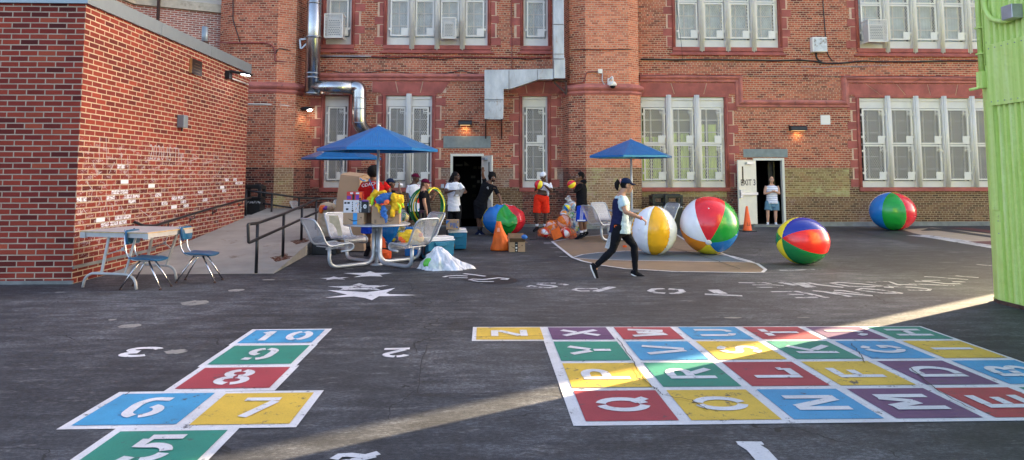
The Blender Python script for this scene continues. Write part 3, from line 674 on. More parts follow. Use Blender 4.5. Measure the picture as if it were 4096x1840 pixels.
def window(x0, x1, z0, z1, nb, split, kind, cage=None, jl=True, jr=True, curt='curtain', lower=True, nm=True):
    """one window group: stone surround, cream frame, caged screens, sashes and the room side behind"""
    wnd = MB(); Yr = YF+.13
    # frame: head, foot, jambs
    hd = .34 if lower else .12; ft = .2 if lower else .27
    wnd.box((x0, Yr-.03, z0), (x1, Yr+.06, z0+ft)); wnd.box((x0, Yr-.05, z1-hd), (x1, Yr+.06, z1)); wnd.box((x0+.04, Yr-.09, z1-.1), (x1-.04, Yr-.045, z1-.03))
    bw = (x1-x0)/nb; pad = .075
    w = wnd
    for k in range(nb):
        a, b = x0+bw*k, x0+bw*(k+1)
        w.box((a, Yr-.03, z0+ft), (a+pad, Yr+.06, z1-hd)); w.box((b-pad, Yr-.03, z0+ft), (b, Yr+.06, z1-hd))
    wo = w.build('window', M['white'], SB)
    # glass, sash bars
    gm = MB(); gm.face([(x0, Yr+.2, z0), (x1, Yr+.2, z0), (x1, Yr+.2, z1), (x0, Yr+.2, z1)]); gm.build('glass', M['glass'] if curt != 'x' else M['dark'], wo)
    sm = MB()
    for k in range(nb):
        a, b = x0+bw*k+pad, x0+bw*(k+1)-pad
        for t in (0.0, .45, 1.0): xx = a+(b-a)*t*.93+.01; sm.box((xx-.02, Yr+.15, z0+ft), (xx+.02, Yr+.19, z1-hd))
        n = 6 if lower else 7
        for j in range(n+1): zz = z0+ft+(z1-hd-z0-ft)*j/n; q = .035 if j == n//2 else .016; sm.box((a, Yr+.145, zz-q), (b, Yr+.192, zz+q))
    sm.build('sash', M['sash'] if (lower and not curt) else M['white'], wo)
    if curt:
        cm = MB()
        for k in range(nb):
            a, b = x0+bw*k+pad+.03, x0+bw*(k+1)-pad-.03; zt = z1-hd
            if curt == 'curtain':
                zt = z0+(z1-z0)*(.70 if k == nb-1 else .56 if k == 0 else .6)
            n = 24; rows = []
            for zz in (z0+ft, (z0+zt)/2, zt): rows.append([(a+(b-a)*i/n, Yr+.175+.014*math.sin(i*1.9+k+zz), zz) for i in range(n+1)])
            if curt == 'curtain':       # drawn halves with a slit between
                for r in rows: pass
                cm.grid([r[:9] for r in rows]); cm.grid([r[12:22] for r in rows])
            else: cm.grid(rows)
        cm.build('curtain' if curt == 'curtain' else 'blind', M[curt], wo)
    # screens
    for k in range(nb):
        a, b = x0+bw*k+pad+.035, x0+bw*(k+1)-pad-.035
        zz = [z0+ft+.02]+[z0+ft+(z1-hd-z0-ft)*s for s in split]+[z1-hd-.01]
        for q in range(len(zz)-1):
            za, zb = zz[q]+.012, zz[q+1]-.012; f = .05; Y0 = YF+.045
            fr = MB()
            fr.box((a, Y0-.02, za), (b, Y0+.02, za+f)); fr.box((a, Y0-.02, zb-f), (b, Y0+.02, zb)); fr.box((a, Y0-.02, za+f), (a+f, Y0+.02, zb-f)); fr.box((b-f, Y0-.02, za+f), (b, Y0+.02, zb-f))
            if lower or q == 0:
                fr.box((b-f-.19, Y0-.03, za+f*.6), (b-f*.4, Y0-.022, za+f+.22), 0)
                fr.box((a-.06, Y0-.03, za+.2), (a+.01, Y0-.021, za+.27), 0); fr.box((b-.01, Y0-.03, za+.2), (b+.07, Y0-.021, za+.27), 0)
            if lower:
                for o in ((b-f-.13, zb-f-.16, b-f+.02, zb-f-.145), (b-f-.13, zb-f-.03, b-f+.02, zb-f-.015), (b-f-.13, zb-f-.16, b-f-.11, zb-f-.02), (b-f-.1, zb-f-.11, b-f+.05, zb-f-.08)):
                    fr.box((o[0], Y0-.035, o[1]), (o[2], Y0-.021, o[3]), 0)
                fr.box((a-.06, Y0-.03, zb-.24), (a+.01, Y0-.021, zb-.17), 0); fr.box((b-.01, Y0-.03, zb-.24), (b+.07, Y0-.021, zb-.17), 0)
            fr.build('security_screen', M['plate'], wo)
            g2 = MB(); g2.face([(a+f, Y0, za+f), (b-f, Y0, za+f), (b-f, Y0, zb-f), (a+f, Y0, zb-f)], 0, [(0, 0), (b-a-2*f, 0), (b-a-2*f, zb-za-2*f), (0, zb-za-2*f)])
            g2.build('expanded_metal', M['grille'], wo, fixn=False)
    # mullions
    for k in range(1, nb):
        xx = x0+bw*k; mm = MB(); t0, t1 = (z0, z1+.06) if lower else (z0-.13, z1)
        mm.box((xx-.085, YF-.03, t0+(.0 if lower else .08)), (xx+.085, YF+.1, t1-.01))
        for dx, y, r in ((-.062, -.045, .024), (.062, -.045, .024), (-.022, -.075, .022), (.022, -.075, .022)): mm.tube([(xx+dx, YF+y, t0), (xx+dx, YF+y, t1)], r, 8)
        mm.lathe([(.0, t0-.05), (.02, t0-.02), (.03, t0), (.0, t0+.01)], (xx, YF-.05, 0), 8) if not lower else None
        mm.build('mullion', M['white'], wo)
    if cage is not None:
        a, b, za, zb, off = cage; c = MB(); Y0 = YF-.45
        E = [(a, Y0, za), (b, Y0, za), (b, Y0, zb), (a, Y0, zb)]; F_ = [(p[0], YF+.02, p[2]) for p in E]
        for i in range(4):
            c.bar(E[i], E[(i+1) % 4], .03, .03); c.bar(E[i], F_[i], .03, .03)
        c.build('cage_frame', M['plate'], wo)
        c = MB(); dx, dz = b-a, zb-za
        c.face(E, 0, [(0, 0), (dx, 0), (dx, dz), (0, dz)])
        for i in (1, 3): j = (i+1) % 4; c.face([E[i], F_[i], F_[j], E[j]], 0, [(0, 0), (.46, 0), (.46, dz), (0, dz)])
        for i in (0, 2): j = (i+1) % 4; c.face([E[i], F_[i], F_[j], E[j]], 0, [(0, 0), (.46, 0), (.46, dx), (0, dx)])
        c.build('cage_mesh', M['cage'], wo, fixn=False)
        c = MB(); c.box((a+.07, Y0+.1, za+.04), (b-.07, YF, zb-.12)); c.build('air_conditioner', M['white'], wo)
        c = MB()
        for i in range(9): zq = za+.1+(dz-.3)*i/8; c.box((a+.1, Y0+.085, zq), (b-.1, Y0+.098, zq+.018))
        c.build('cooling_fins', M['blackrough'], wo)
    # stone surround: quoins with raked joints, reveal, sill, head
    sm = MB(); r = random.Random(int(x0*10)+int(z0))
    def blk(a, b, c, d, y=.014, m=0): sm.box((a, YF-y, c), (b, YF+.05, d), m)
    for side, on in ((-1, jl), (1, jr)):
        if not on: continue
        zc = z0-(0 if lower else .0); k = r.randint(0, 1); xx = x0 if side < 0 else x1
        while zc < z1-.05:
            h = r.choice((.36, .4, .46)); ze = min(zc+h, z1+(.0 if lower else .3)); wd = (.40 if k else .24)+r.uniform(-.03, .05); k = 1-k
            if wd > .3: ze = min(zc+.27, ze)
            a, b = (xx-wd, xx-.11) if side < 0 else (xx+.11, xx+wd)
            blk(a, b, zc+.013, ze-.013); a, b = (xx-.103, xx-.01) if side < 0 else (xx+.01, xx+.103); blk(a, b, zc+.010, ze-.010, .02)
            zc = ze
        a, b = (xx-.012, xx) if side < 0 else (xx, xx+.012); sm.box((a-.002, YF-.035, z0), (b+.002, YF+.25, z1), 0)
        a, b = (xx-.108, xx-.02) if side < 0 else (xx+.02, xx+.108); sm.tube([((a+b)/2, YF-.02, z0), ((a+b)/2, YF-.02, z1)], .035, 8)
    e0, e1 = (x0-.45 if jl else x0), (x1+.45 if jr else x1)
    sm.box((x0-(.1 if jl else 0), YF-.06, z0-.13), (x1+(.1 if jr else 0), YF+.2, z0-.002), 0)
    if lower:
        n = max(3, int((e1-e0)/.9)); n += (n+1) % 2; W_ = (e1-e0)
        sm.box((e0+.3 if jl else e0, YF-.025, z1+.004), (e1-.3 if jr else e1, YF+.2, z1+.09), 0)
        c0 = (e0+e1)/2
        for i in range(n):
            a, b = e0+W_*i/n, e0+W_*(i+1)/n
            def sk(x, lo): return x+(x-c0)*(.10 if not lo else -.10) if (x not in (e0, e1)) else x
            P = [(sk(a, 1)+.014, z1+.095), (sk(b, 1)-.014, z1+.095), (sk((a+b)/2+(b-a)/2, 0)-.014, z1+.46), (sk(a, 0)+.014, z1+.46)]
            sm.face([(x, YF-.018, z) for x, z in P], 0)
            for q in range(4):
                p1, p2 = P[q], P[(q+1) % 4]; sm.face([(p1[0], YF-.018, p1[1]), (p1[0], YF+.01, p1[1]), (p2[0], YF+.01, p2[1]), (p2[0], YF-.018, p2[1])], 0)
        sm.face([(e0, YF-.004, z1+.09), (e1, YF-.004, z1+.09), (e1, YF-.004, z1+.465), (e0, YF-.004, z1+.465)], 1)
    else:
        sm.face([(x0-.12 if jl else x0, YF-.09, z0-.22), (x1+.12 if jr else x1, YF-.09, z0-.22), (x1, YF+.1, z0+.01), (x0, YF+.1, z0+.01)], 0)
        sm.box((x0-.2 if jl else x0, YF-.09, z0-.27), (x1+.2 if jr else x1, YF, z0-.222), 0)
    for side, on in ((-1, jl), (1, jr)):
        if on:
            a, b = (x0-.3, x0-.112) if side < 0 else (x1+.112, x1+.3)
            sm.face([(a, YF-.004, z0), (b, YF-.004, z0), (b, YF-.004, z1), (a, YF-.004, z1)], 1)
    sm.build('stone_surround', [M['stone'], M['stone_joint']], wo)
    return wo
window(*LOW[0], ZL0, ZL1, 1, [.5], 0, curt=None); window(*LOW[1], ZL0, ZL1, 2, [.5], 0, curt=None)
window(*LOW[2], ZL0, ZL1, 1, [.5], 0, curt=None); window(*LOW[3], ZL0, ZL1, 3, [.5], 0, jl=False)
window(*LOW[4], ZL0, ZL1, 6, [.5], 0, curt=None)
window(*UP[0], ZU0, ZU1, 1, [.42], 0, cage=(-5.12, -4.56, 6.0, 6.75, 0), curt='blind', lower=False); window(*UP[1], ZU0, ZU1, 4, [.42], 0, cage=(-1.42, -.97, 6.0, 6.66, 0), curt='blind', lower=False)
window(*UP[2], ZU0, ZU1, 1, [.42], 0, curt='blind', lower=False); window(*UP[3], ZU0, ZU1, 4, [.42], 0, curt='blind', lower=False)
window(*UP[4], ZU0, ZU1, 6, [.42], 0, cage=(12.5, 13.12, 6.0, 6.72, 0), curt='blind', lower=False)
# extra quoins of window C on the right, up to the buttress
# base kerb
mb = MB(); mb.box((-5.7, YF-.1, -.05), (-1.2, YF-.003, .06)); mb.box((0, YF-.1, -.05), (2.5, YF-.003, .09)); mb.box((9.85, YF-.14, -.05), (27, YF-.003, .13)); mb.box((5.1, YF-.14, -.05), (8.6, YF-.003, .13)); mb.box((8.55, YF-.32, -.05), (9.87, YF+.3, .055))
mb.build('base_kerb', M['curb'], SB)
mb = MB(); mb.face([(PIL[i][0], PIL[i][1]-.12, .0) for i in range(6)]); P2 = [(p[0], p[1]-.1) for p in offs(PIL, .1)]; prism_wall(mb, P2, -.02, .15, 0); mb.face([(p[0], p[1], .15) for p in P2]); mb.build('base_kerb', M['curb'], SB)
# lintels
for (a, b, c, d), nmn in (((-1.365, .16, 2.515, 2.90), 0), ((8.40, 9.87, 2.225, 2.50), 0)):
    mb = MB(); mb.box((a, YF-.02, c), (b, YF+.1, d)); mb.build('lintel', M['lintel'], SB, bevel=.01)
def door(x0, x1, z0, z1, hinge, ang, word, depth, mirror=False):
    fr = MB(); t = .075
    fr.box((x0, YF-.03, z0), (x0+t, YF+.12, z1)); fr.box((x1-t, YF-.03, z0), (x1, YF+.12, z1)); fr.box((x0+t, YF-.03, z1-t), (x1-t, YF+.12, z1))
    do = fr.build('door', M['door'], SB)
    # leaf
    hx = x0+t if hinge == 'L' else x1-t; w = x1-x0-2*t; h = z1-t-z0-.02
    d = V((math.cos(rad(ang)), math.sin(rad(ang)), 0)); n = V((d.y, -d.x, 0)) if hinge == 'R' else V((-d.y, d.x, 0))
    # n points out of the inner face
    o = V((hx, YF-.035, z0+.02))
    def P(u, v, e): return o+d*u+V((0, 0, v))+n*e
    lf = MB(); A = [P(0, 0, 0), P(w, 0, 0), P(w, h, 0), P(0, h, 0)]; B = [P(0, 0, -.045), P(w, 0, -.045), P(w, h, -.045), P(0, h, -.045)]
    lf.face(A); lf.face(B)
    for i in range(4): lf.face([A[i], A[(i+1) % 4], B[(i+1) % 4], B[i]])
    lo = lf.build('leaf', M['door'], do)
    sgn = -1 if hinge == 'L' else 1
    def bx(u0, u1, v0, v1, e0, e1, mat, nm):
        q = MB(); a = [P(u0, v0, e0), P(u1, v0, e0), P(u1, v1, e0), P(u0, v1, e0)]; b2 = [P(u0, v0, e1), P(u1, v0, e1), P(u1, v1, e1), P(u0, v1, e1)]
        q.face(a); q.face(b2)
        for i in range(4): q.face([a[i], a[(i+1) % 4], b2[(i+1) % 4], b2[i]])
        return q.build(nm, mat, do)
    bx(w*.03, w*.97, .93, 1.01, .03, .075, M['alu'], 'push_bar'); bx(w*.84, w*.97, .85, 1.1, .003, .06, M['alu'], 'lock_case')
    bx(w*.72, w*.80, h-.75, h-.2, .002, .006, M['glass'], 'vision_panel'); bx(w*.25, w*.6, h-.13, h-.06, .01, .08, M['alu'], 'door_closer')
    q = MB()
    def mp(x, y):
        u = w*.47+(x if hinge == 'R' else -x)*.26*(1); return P(u, 1.24+y*.27, .004)
    q.text(word, mp, 0, off=.015); q.build('lettering', M['blackrough'], do, fixn=False)
    return do
door(*DOORS[0], 'R', -70, 'EXIT 4', 3); door(*DOORS[1], 'L', -150, 'EXIT 3', 3)
# rooms behind the open doors
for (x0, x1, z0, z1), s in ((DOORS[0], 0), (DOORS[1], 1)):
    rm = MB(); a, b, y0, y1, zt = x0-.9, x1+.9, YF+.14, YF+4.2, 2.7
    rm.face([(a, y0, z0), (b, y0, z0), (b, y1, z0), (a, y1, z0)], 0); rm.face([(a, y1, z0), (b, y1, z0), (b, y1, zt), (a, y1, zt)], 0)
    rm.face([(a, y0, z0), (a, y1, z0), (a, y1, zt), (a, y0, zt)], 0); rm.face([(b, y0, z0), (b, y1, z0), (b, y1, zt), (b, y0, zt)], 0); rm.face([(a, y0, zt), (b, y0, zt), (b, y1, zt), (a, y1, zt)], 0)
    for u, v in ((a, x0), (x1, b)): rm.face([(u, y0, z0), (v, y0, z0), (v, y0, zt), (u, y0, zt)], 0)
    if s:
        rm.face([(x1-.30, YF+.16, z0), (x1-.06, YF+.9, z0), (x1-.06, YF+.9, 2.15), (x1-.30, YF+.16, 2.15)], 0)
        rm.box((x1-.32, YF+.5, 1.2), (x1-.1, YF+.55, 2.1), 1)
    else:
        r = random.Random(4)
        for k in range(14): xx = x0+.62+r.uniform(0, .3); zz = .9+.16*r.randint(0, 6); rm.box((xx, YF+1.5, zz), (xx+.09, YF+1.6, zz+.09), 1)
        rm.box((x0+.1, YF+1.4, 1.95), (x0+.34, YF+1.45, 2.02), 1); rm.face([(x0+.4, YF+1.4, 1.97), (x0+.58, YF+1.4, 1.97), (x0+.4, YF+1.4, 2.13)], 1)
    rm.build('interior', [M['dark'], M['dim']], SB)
# stone bay with balcony behind the annex
A, B, C2 = (-7.9, 21.9), (-10.6, 20.6), (-10.75, 19.6); D2 = (-13.5, 18.4)
mb = MB(); prism_wall(mb, [D2, C2, B, A], 3.5, 6.75, 0); mb.build('bay_wall', M['brick_pink'], SB, fixn=False)
mb = MB()
def ledge(P, z0, z1, o):
    for a, b in zip(P, P[1:]):
        d = V((b[0]-a[0], b[1]-a[1], 0)); n = V((d.y, -d.x, 0)).normalized()*o; a3, b3 = V((*a, 0)), V((*b, 0))
        p = [a3+n, b3+n, b3-n*3, a3-n*3]; lo = [V((q.x, q.y, z0)) for q in p]; hi = [V((q.x, q.y, z1)) for q in p]
        mb.face(lo); mb.face(hi)
        for i in range(4): mb.face([lo[i], lo[(i+1) % 4], hi[(i+1) % 4], hi[i]])
ledge([D2, C2, B, A], 6.76, 7.02, .1); mb.build('bay_ledge', simple('limestone_ledge', (.46, .40, .30), .8, dirt=((.25, .2, .15), 4, .6)), SB)
mb = MB(); prism_wall(mb, [(-13.5, 18.75), (-11, 19.8), (-10.9, 20.9), (-8.1, 22.2)], 7.0, 10, 0); mb.build('bay_window', M['white'], SB, fixn=False)
mb = MB(); prism_wall(mb, [(-10.85, 20.75), (-8.9, 21.7)], 7.02, 9.5, 0); mb.build('bay_grille', M['cage'], SB, fixn=False)
mb = MB()
rp = [V((-13.4, 18.15, 7.35)), V((-10.7, 19.35, 7.35)), V((-10.45, 20.45, 7.35)), V((-7.95, 21.7, 7.35))]
mb.tube(rp, .022, 8); mb.tube([p+V((0, 0, .9)) for p in rp], .022, 8)
for px in (582, 699, 906):
    t = (px-560)/350; p = rp[2].lerp(rp[3], max(0, (px-640)/275)) if px > 640 else rp[1]+V((.05, .3, 0)); mb.bar(V((p.x, p.y, 5.3 if px > 650 else 6.1)), V((p.x, p.y, 8.6)), .07, .07)
mb.build('bay_railing', M['rust'], SB)
# ================================================================ brick annex on the left
AX, AY0, AY1, AZ = -6.285, 10.80, 18.2, 4.33
AN = thing('brick_annex', 'low red brick annex with grey metal coping and chalk scribbles along its side wall', 'annex', (-6.285, 10.8, 0))
WB = mb = MB()
mb.face([(-16, AY0, -.2), (AX, AY0, -.2), (AX, AY0, AZ), (-16, AY0, AZ)], 0, [(-9.7, -.2), (0, -.2), (0, AZ), (-9.7, AZ)])
mb.face([(AX, AY0, -.2), (AX, AY1, -.2), (AX, AY1, AZ), (AX, AY0, AZ)], 1, [(10.8, -.2), (18.2, -.2), (18.2, AZ), (10.8, AZ)])
mb.face([(AX, AY1, -.2), (-16, AY1, -.2), (-16, AY1, AZ), (AX, AY1, AZ)], 0, [(0, -.2), (9.7, -.2), (9.7, AZ), (0, AZ)])
mb.face([(-16, AY0, AZ), (AX, AY0, AZ), (AX, AY1, AZ), (-16, AY1, AZ)], 0, [(0, 0), (9, 0), (9, 7), (0, 7)])
mb = MB(); mb.box((-16.1, AY0-.05, AZ), (AX+.05, AY0+.2, AZ+.25)); mb.box((AX-.2, AY0+.2, AZ), (AX+.05, AY1+.05, AZ+.25))
mb.box((AX+.045, 13.2, AZ+.002), (AX+.054, 13.28, AZ+.248)); mb.box((AX+.045, 15.6, AZ+.002), (AX+.054, 15.68, AZ+.248)); mb.build('coping', M['coping'], AN)
mb = MB(); mb.box((-16, AY0-.03, -.1), (AX+.03, AY0, .05)); mb.box((AX, AY0, .22), (AX+.018, 13.4, .27)); mb.build('base_strip', M['curb'], AN)
p = W(819, 160, 17.0); mb = MB(); mb.tube([(p.x, 17, 4.4), (p.x, 17, 4.9)], .055, 14); mb.build('vent_pipe', M['plate'], AN)
mb = MB(); mb.tube([(p.x, 17, 4.86), (p.x, 17, 5.32)], .075, 14); mb.tube([(p.x, 17, 4.86), (p.x, 17, 4.95)], .1, 14, 1); mb.build('vent_pipe_head', [M['coping'], M['rust']], AN)
def on(x, y, e=.004): q = SX(x, y, AX); return V((AX+e, q.y, q.z))
# chalk writing on the side wall
mb = WB
def chalk(P, w=.012):
    Q = [on(*p) for p in P]
    for a, b in zip(Q, Q[1:]):
        d = (b-a); n = V((0, -d.z, d.y)).normalized()*w/2; mb.face([a+n, b+n, b-n, a-n], 2)
kz = 1000/1866
def ck(L, w=.012): chalk([(x*kz, 380+y*kz) for x, y in L], w)
a, b = on(590, 610), on(740, 625)
def mpw(x, y):
    t = .5+x/5.2; q = a.lerp(b, t); return V((AX+.004, q.y, q.z+(y-.3)*.42))
mb.text('2020 IS The', mpw, 2, off=-.012, size=1)
for L in ([(745, 310), (740, 480)], [(790, 310), (795, 520)], [(690, 490), (725, 595), (760, 570)], [(855, 500), (810, 590)], [(905, 430), (908, 570)], [(950, 450), (955, 590)], [(1400, 500), (1480, 470), (1440, 440), (1420, 520)], [(1515, 430), (1515, 530)], [(1545, 430), (1545, 500), (1600, 490), (1600, 440)], [(1630, 430), (1625, 510)], [(1660, 380), (1655, 430)], [(1700, 490), (1720, 530), (1725, 440)], [(640, 640), (690, 710), (680, 750)], [(735, 820), (750, 750), (765, 810)], [(790, 740), (800, 890)], [(835, 810), (840, 870)], [(900, 820), (930, 890), (950, 840)], [(1050, 860), (1110, 905), (1160, 850)], [(600, 900), (620, 850), (650, 890)], [(1590, 520), (1620, 610), (1650, 540)]): ck(L, .011)
r = random.Random(3)
def chbrick(x, y, n=1, c=0):
    q = on(x*kz, 380+y*kz); row = math.floor(q.z/.0875); u0 = (0 if row % 2 == 0 else .1385)
    for k in range(n):
        i = math.floor((q.y-u0)/.277)+k; ya = u0+i*.277; mb.face([(AX+.0035, ya+.014, row*.0875+.012), (AX+.0035, ya+.266, row*.0875+.012), (AX+.0035, ya+.266, (row+1)*.0875-.008), (AX+.0035, ya+.014, (row+1)*.0875-.008)], 3+c)
for x, y, n, c in ((945, 660, 1, 0), (1125, 692, 1, 0), (780, 928, 1, 0), (870, 920, 1, 1), (920, 915, 1, 1), (960, 905, 1, 2), (770, 965, 3, 1), (1165, 755, 1, 1), (1200, 755, 1, 1), (1290, 780, 2, 1), (1355, 783, 1, 1), (1315, 845, 1, 0), (1390, 838, 1, 1), (1475, 718, 1, 1), (1655, 688, 1, 0), (1668, 712, 1, 1), (1745, 635, 1, 1), (1765, 660, 2, 1), (1690, 635, 1, 1), (1540, 770, 1, 1), (990, 800, 1, 1), (850, 772, 1, 1), (890, 735, 2, 1), (960, 765, 2, 1), (1210, 820, 1, 1), (870, 545, 1, 1), (600, 780, 1, 1)): chbrick(x, y, n, c)
def chm(name, col, th):
    m, nt, b = newmat(name); p = nd(nt, 'ShaderNodeNewGeometry').outputs['Position']
    f = noise_(nt, vec_map(nt, p, (1, 1, 2.5)), 14, 7, .8); rr = ramp(nt, [(th, (0, 0, 0)), (th+.08, (1, 1, 1))]); nt.links.new(f, rr.inputs[0]); nt.links.new(rr.outputs[0], b.inputs['Alpha'])
    b.inputs['Base Color'].default_value = (*col, 1); b.inputs['Roughness'].default_value = .9; return m
mb.build('wall', [M['annex_front'], M['annex_side'], simple('white_chalk', (.68, .64, .66), .9, alpha=.6), chm('chalk_full', (.78, .76, .78), .25), chm('chalk_partial', (.74, .70, .74), .43), chm('chalk_mint', (.3, .55, .52), .42)], AN, fixn=False)
# plaque
pl = thing('plaque', 'dark bronze plaque with gold lettering high on the annex side wall', 'plaque', on(780, 268, 0))
a, b = on(760, 232), on(799, 306); mb = MB(); mb.box((AX+.002, a.y, b.z), (AX+.05, b.y, a.z+.0)); mb.build('plate', simple('dark_bronze', (.035, .02, .015), .4, .6), pl, bevel=.006)
mb = MB(); mb.box((AX+.005, a.y-.02, b.z-.0), (AX+.052, a.y, a.z)); mb.build('edge', simple('brass', (.6, .42, .18), .35, .9), pl)
mb = MB(); yc = (a.y+b.y)/2; zt = a.z
for k, wd in enumerate((.4, .62, .62, .55, .5, .62, .55, .5, .35)):
    zz = zt-.09-k*.062-(.05 if k > 4 else 0); w_ = (b.y-a.y)*wd; mb.face([(AX+.0525, yc-w_/2, zz), (AX+.0525, yc+w_/2, zz), (AX+.0525, yc+w_/2, zz+.012), (AX+.0525, yc-w_/2, zz+.012)])
mb.build('engraved_lines', simple('worn_gold', (.22, .15, .08), .4, .8), pl, fixn=False)
def spot(loc, e, col=(1, .62, .25), size=110, name='lamp_glow'):
    l = bpy.data.lights.new(name, 'SPOT'); l.energy = e; l.color = col; l.spot_size = rad(size); l.spot_blend = .8; l.shadow_soft_size = .08
    o = bpy.data.objects.new(name, l); LINK(o); o.location = loc; return o
M['lampglow'] = simple('lit_lens', (1, .95, .85), .3, emit=((1, .93, .82), 7), bump=0); M['ledglow'] = simple('lit_led', (1, 1, 1), .3, emit=((.95, .93, 1), 12), bump=0)
M['dimglow'] = simple('warm_lit_lens', (.6, .45, .3), .3, emit=((1, .6, .25), .12), bump=0)
# annex flood light
q = on(905, 300, 0); fl = thing('flood_light', 'black lit flood light under the coping at the far end of the annex', 'wall lamp', q)
mb = MB(); mb.box((AX, q.y-.09, q.z-.1), (AX+.12, q.y+.09, q.z+.1)); mb.build('mount', M['blackrough'], fl, bevel=.01)
mb = MB(); mb.box((AX+.12, q.y-.13, q.z+.02), (AX+.60, q.y+.13, q.z+.075), 0, Matrix.Rotation(rad(8), 3, 'Y')); mb.build('head', M['blackrough'], fl, bevel=.02)
mb = MB(); mb.box((AX+.38, q.y-.07, q.z-.0), (AX+.54, q.y+.07, q.z+.012), 0, Matrix.Rotation(rad(8), 3, 'Y')); mb.build('lens', M['ledglow'], fl)
sp = spot((AX+.3, q.y, q.z-.03), 3.5); sp.rotation_euler = (0, rad(-35), 0)
c1 = thing('conduit', 'short white conduit running from the annex flood light to the wall end', 'conduit', q); mb = MB(); mb.tube([V((AX+.05, q.y+.1, q.z-.05)), on(985, 337, .05)], .018, 8); mb.build('pipe', M['plate'], c1)
# small grey box on the annex wall
q = on(717, 486, 0); gb = thing('junction_box', 'small grey box on the middle of the annex side wall', 'box', q)
mb = MB(); mb.box((AX, q.y-.1, q.z-.13), (AX+.14, q.y+.1, q.z+.13)); mb.build('case', M['coping'], gb, bevel=.012); mb = MB(); mb.tube([(AX+.06, q.y, q.z-.2), (AX+.06, q.y, q.z-.13)], .02, 8); mb.build('sensor', M['black'], gb)
# annex handrail
P = [on(x, y, .09) for x, y in ((531, 893), (550, 902), (600, 903), (690, 875), (800, 842), (990, 790))]
hr = thing('handrail', 'sloping black handrail fixed along the annex side wall', 'handrail', P[2]); mb = MB()
mb.tube(smooth_path([P[0]+V((-.07, 0, 0.02))]+P, .08), .024, 10); mb.build('rail', M['black'], hr)
for px in (655, 760, 850, 955):
    t = (px-600)/390; pp = P[2].lerp(P[5], 0); y0 = 903-t*113; c = on(px, y0+4, .09); mb = MB(); mb.tube([c, c+V((0, 0, -.07)), c+V((-.085, 0, -.1))], .012, 6); mb.ell(c+V((-.08, 0, -.1)), (.015, .03, .045)); mb.build('bracket', M['black'], hr)
# ================================================================ ramp
R0, R1 = V((-3.75, 11.75)), V((-3.75, 15.9))
mb = MB(); m = 0
def rz_(y): return max(0.0, (y-11.9)*.085)
ys = [11.75, 12.2, 13, 14, 15, 16, 17, 18, 19, 20]; top = []
for y in ys:
    xr = -3.55-.05*(y-11.75); top.append([V((AX+.01, y, rz_(y)+.006)), V((-5, y-.02, rz_(y)+.006)), V((xr, y, rz_(y)+.006))])
mb.grid(top, smooth=False)
for a, b in zip(top, top[1:]): mb.face([a[2], b[2], V((b[2].x, b[2].y, -.05)), V((a[2].x, a[2].y, -.05))])
mb.face([top[-1][0], top[-1][2], V((top[-1][2].x, 20, -.05)), V((AX, 20, -.05))])
mb.box((AX-.9, 18.25, .0), (-5.2, 21.4, .55))
o = mb.build('concrete_ramp', M['concrete']); tag(o, kind='structure')
def rust_spot(x, y, r):
    c = G(x, y, 0);
    return c
# ramp railing (near)
kr = 360/1096; ox, oy = 960, 740
def RP(x, y, Y): return W(ox+x*kr, oy+y*kr, Y)
YN = 12.0
feet = [((250, 1095), 11.75), ((553, 925), 13.2), ((768, 785), 14.9)]
rl = thing('ramp_railing', 'black pipe railing on the open side of the concrete ramp', 'railing', G(1042, 1100))
def pt(x, y, Y): return RP(x, y, Y)
t0, t1, t2, t3, t4 = pt(215, 465, 11.8), pt(535, 350, 13.2), pt(757, 255, 14.9), pt(930, 175, 16.3), pt(1400, 150, 16.8)
l0, l1, l2, l3 = pt(225, 650, 11.8), pt(540, 510, 13.2), pt(760, 410, 14.9), pt(950, 325, 16.3)
b0, b1 = pt(98, 478, 11.55), pt(105, 700, 11.55)
mb = MB(); mb.tube(smooth_path([l3, l2, l1, l0, pt(130, 695, 11.6), b1, b0, pt(120, 475, 11.6), t0, t1, t2, t3, t4], .07), .026, 10); mb.build('rail', M['black'], rl)
for (f, Y), tp in zip(feet, (t0, t1, t2)):
    a = RP(*f, Y); mb = MB(); mb.tube([V((tp.x, tp.y, rz_(tp.y)-.02)), tp], .028, 10); mb.build('post', M['black'], rl)
for tp in (t3, pt(1070, 170, 16.6)):
    mb = MB(); mb.tube([V((tp.x, tp.y, 0)), tp], .026, 10); mb.build('post', M['black'], rl)
mb = MB()
for tp in (t1, t2):
    c = V((tp.x, tp.y, rz_(tp.y)+.009)); n = 14; mb.face([(c.x+(.16+.06*math.sin(k*2.1))*math.cos(k*2*math.pi/n), c.y-.1+(.3+.1*math.cos(k*1.7))*math.sin(k*2*math.pi/n), c.z+.085*(-.1+(.3+.1*math.cos(k*1.7))*math.sin(k*2*math.pi/n))) for k in range(n)])
o = mb.build('rust_stains', chm('rust_stain', (.12, .04, .018), .42), fixn=False); tag(o, kind='structure')
rl2 = thing('ramp_railing', 'black pipe railing at the back of the ramp beside the dark bin', 'railing', W(1090, 910, 18.9))
q0, q1, q2, q3 = pt(78, 68, 18.9), pt(390, 105, 19.3), pt(720, 155, 19.8), pt(1000, 160, 20.2)
w1, w2, w3 = pt(275, 225, 19.3), pt(720, 290, 19.8), pt(1000, 300, 20.2)
mb = MB(); mb.tube(smooth_path([q0, q1, q2, q3], .1), .028, 8); mb.tube([w1, w2, w3], .024, 8); mb.build('rail', M['black'], rl2)
for q in (q0, q1, q2):
    mb = MB(); mb.tube([V((q.x, q.y, .3 if q is not q2 else 0)), q], .028, 8); mb.build('post', M['black'], rl2)
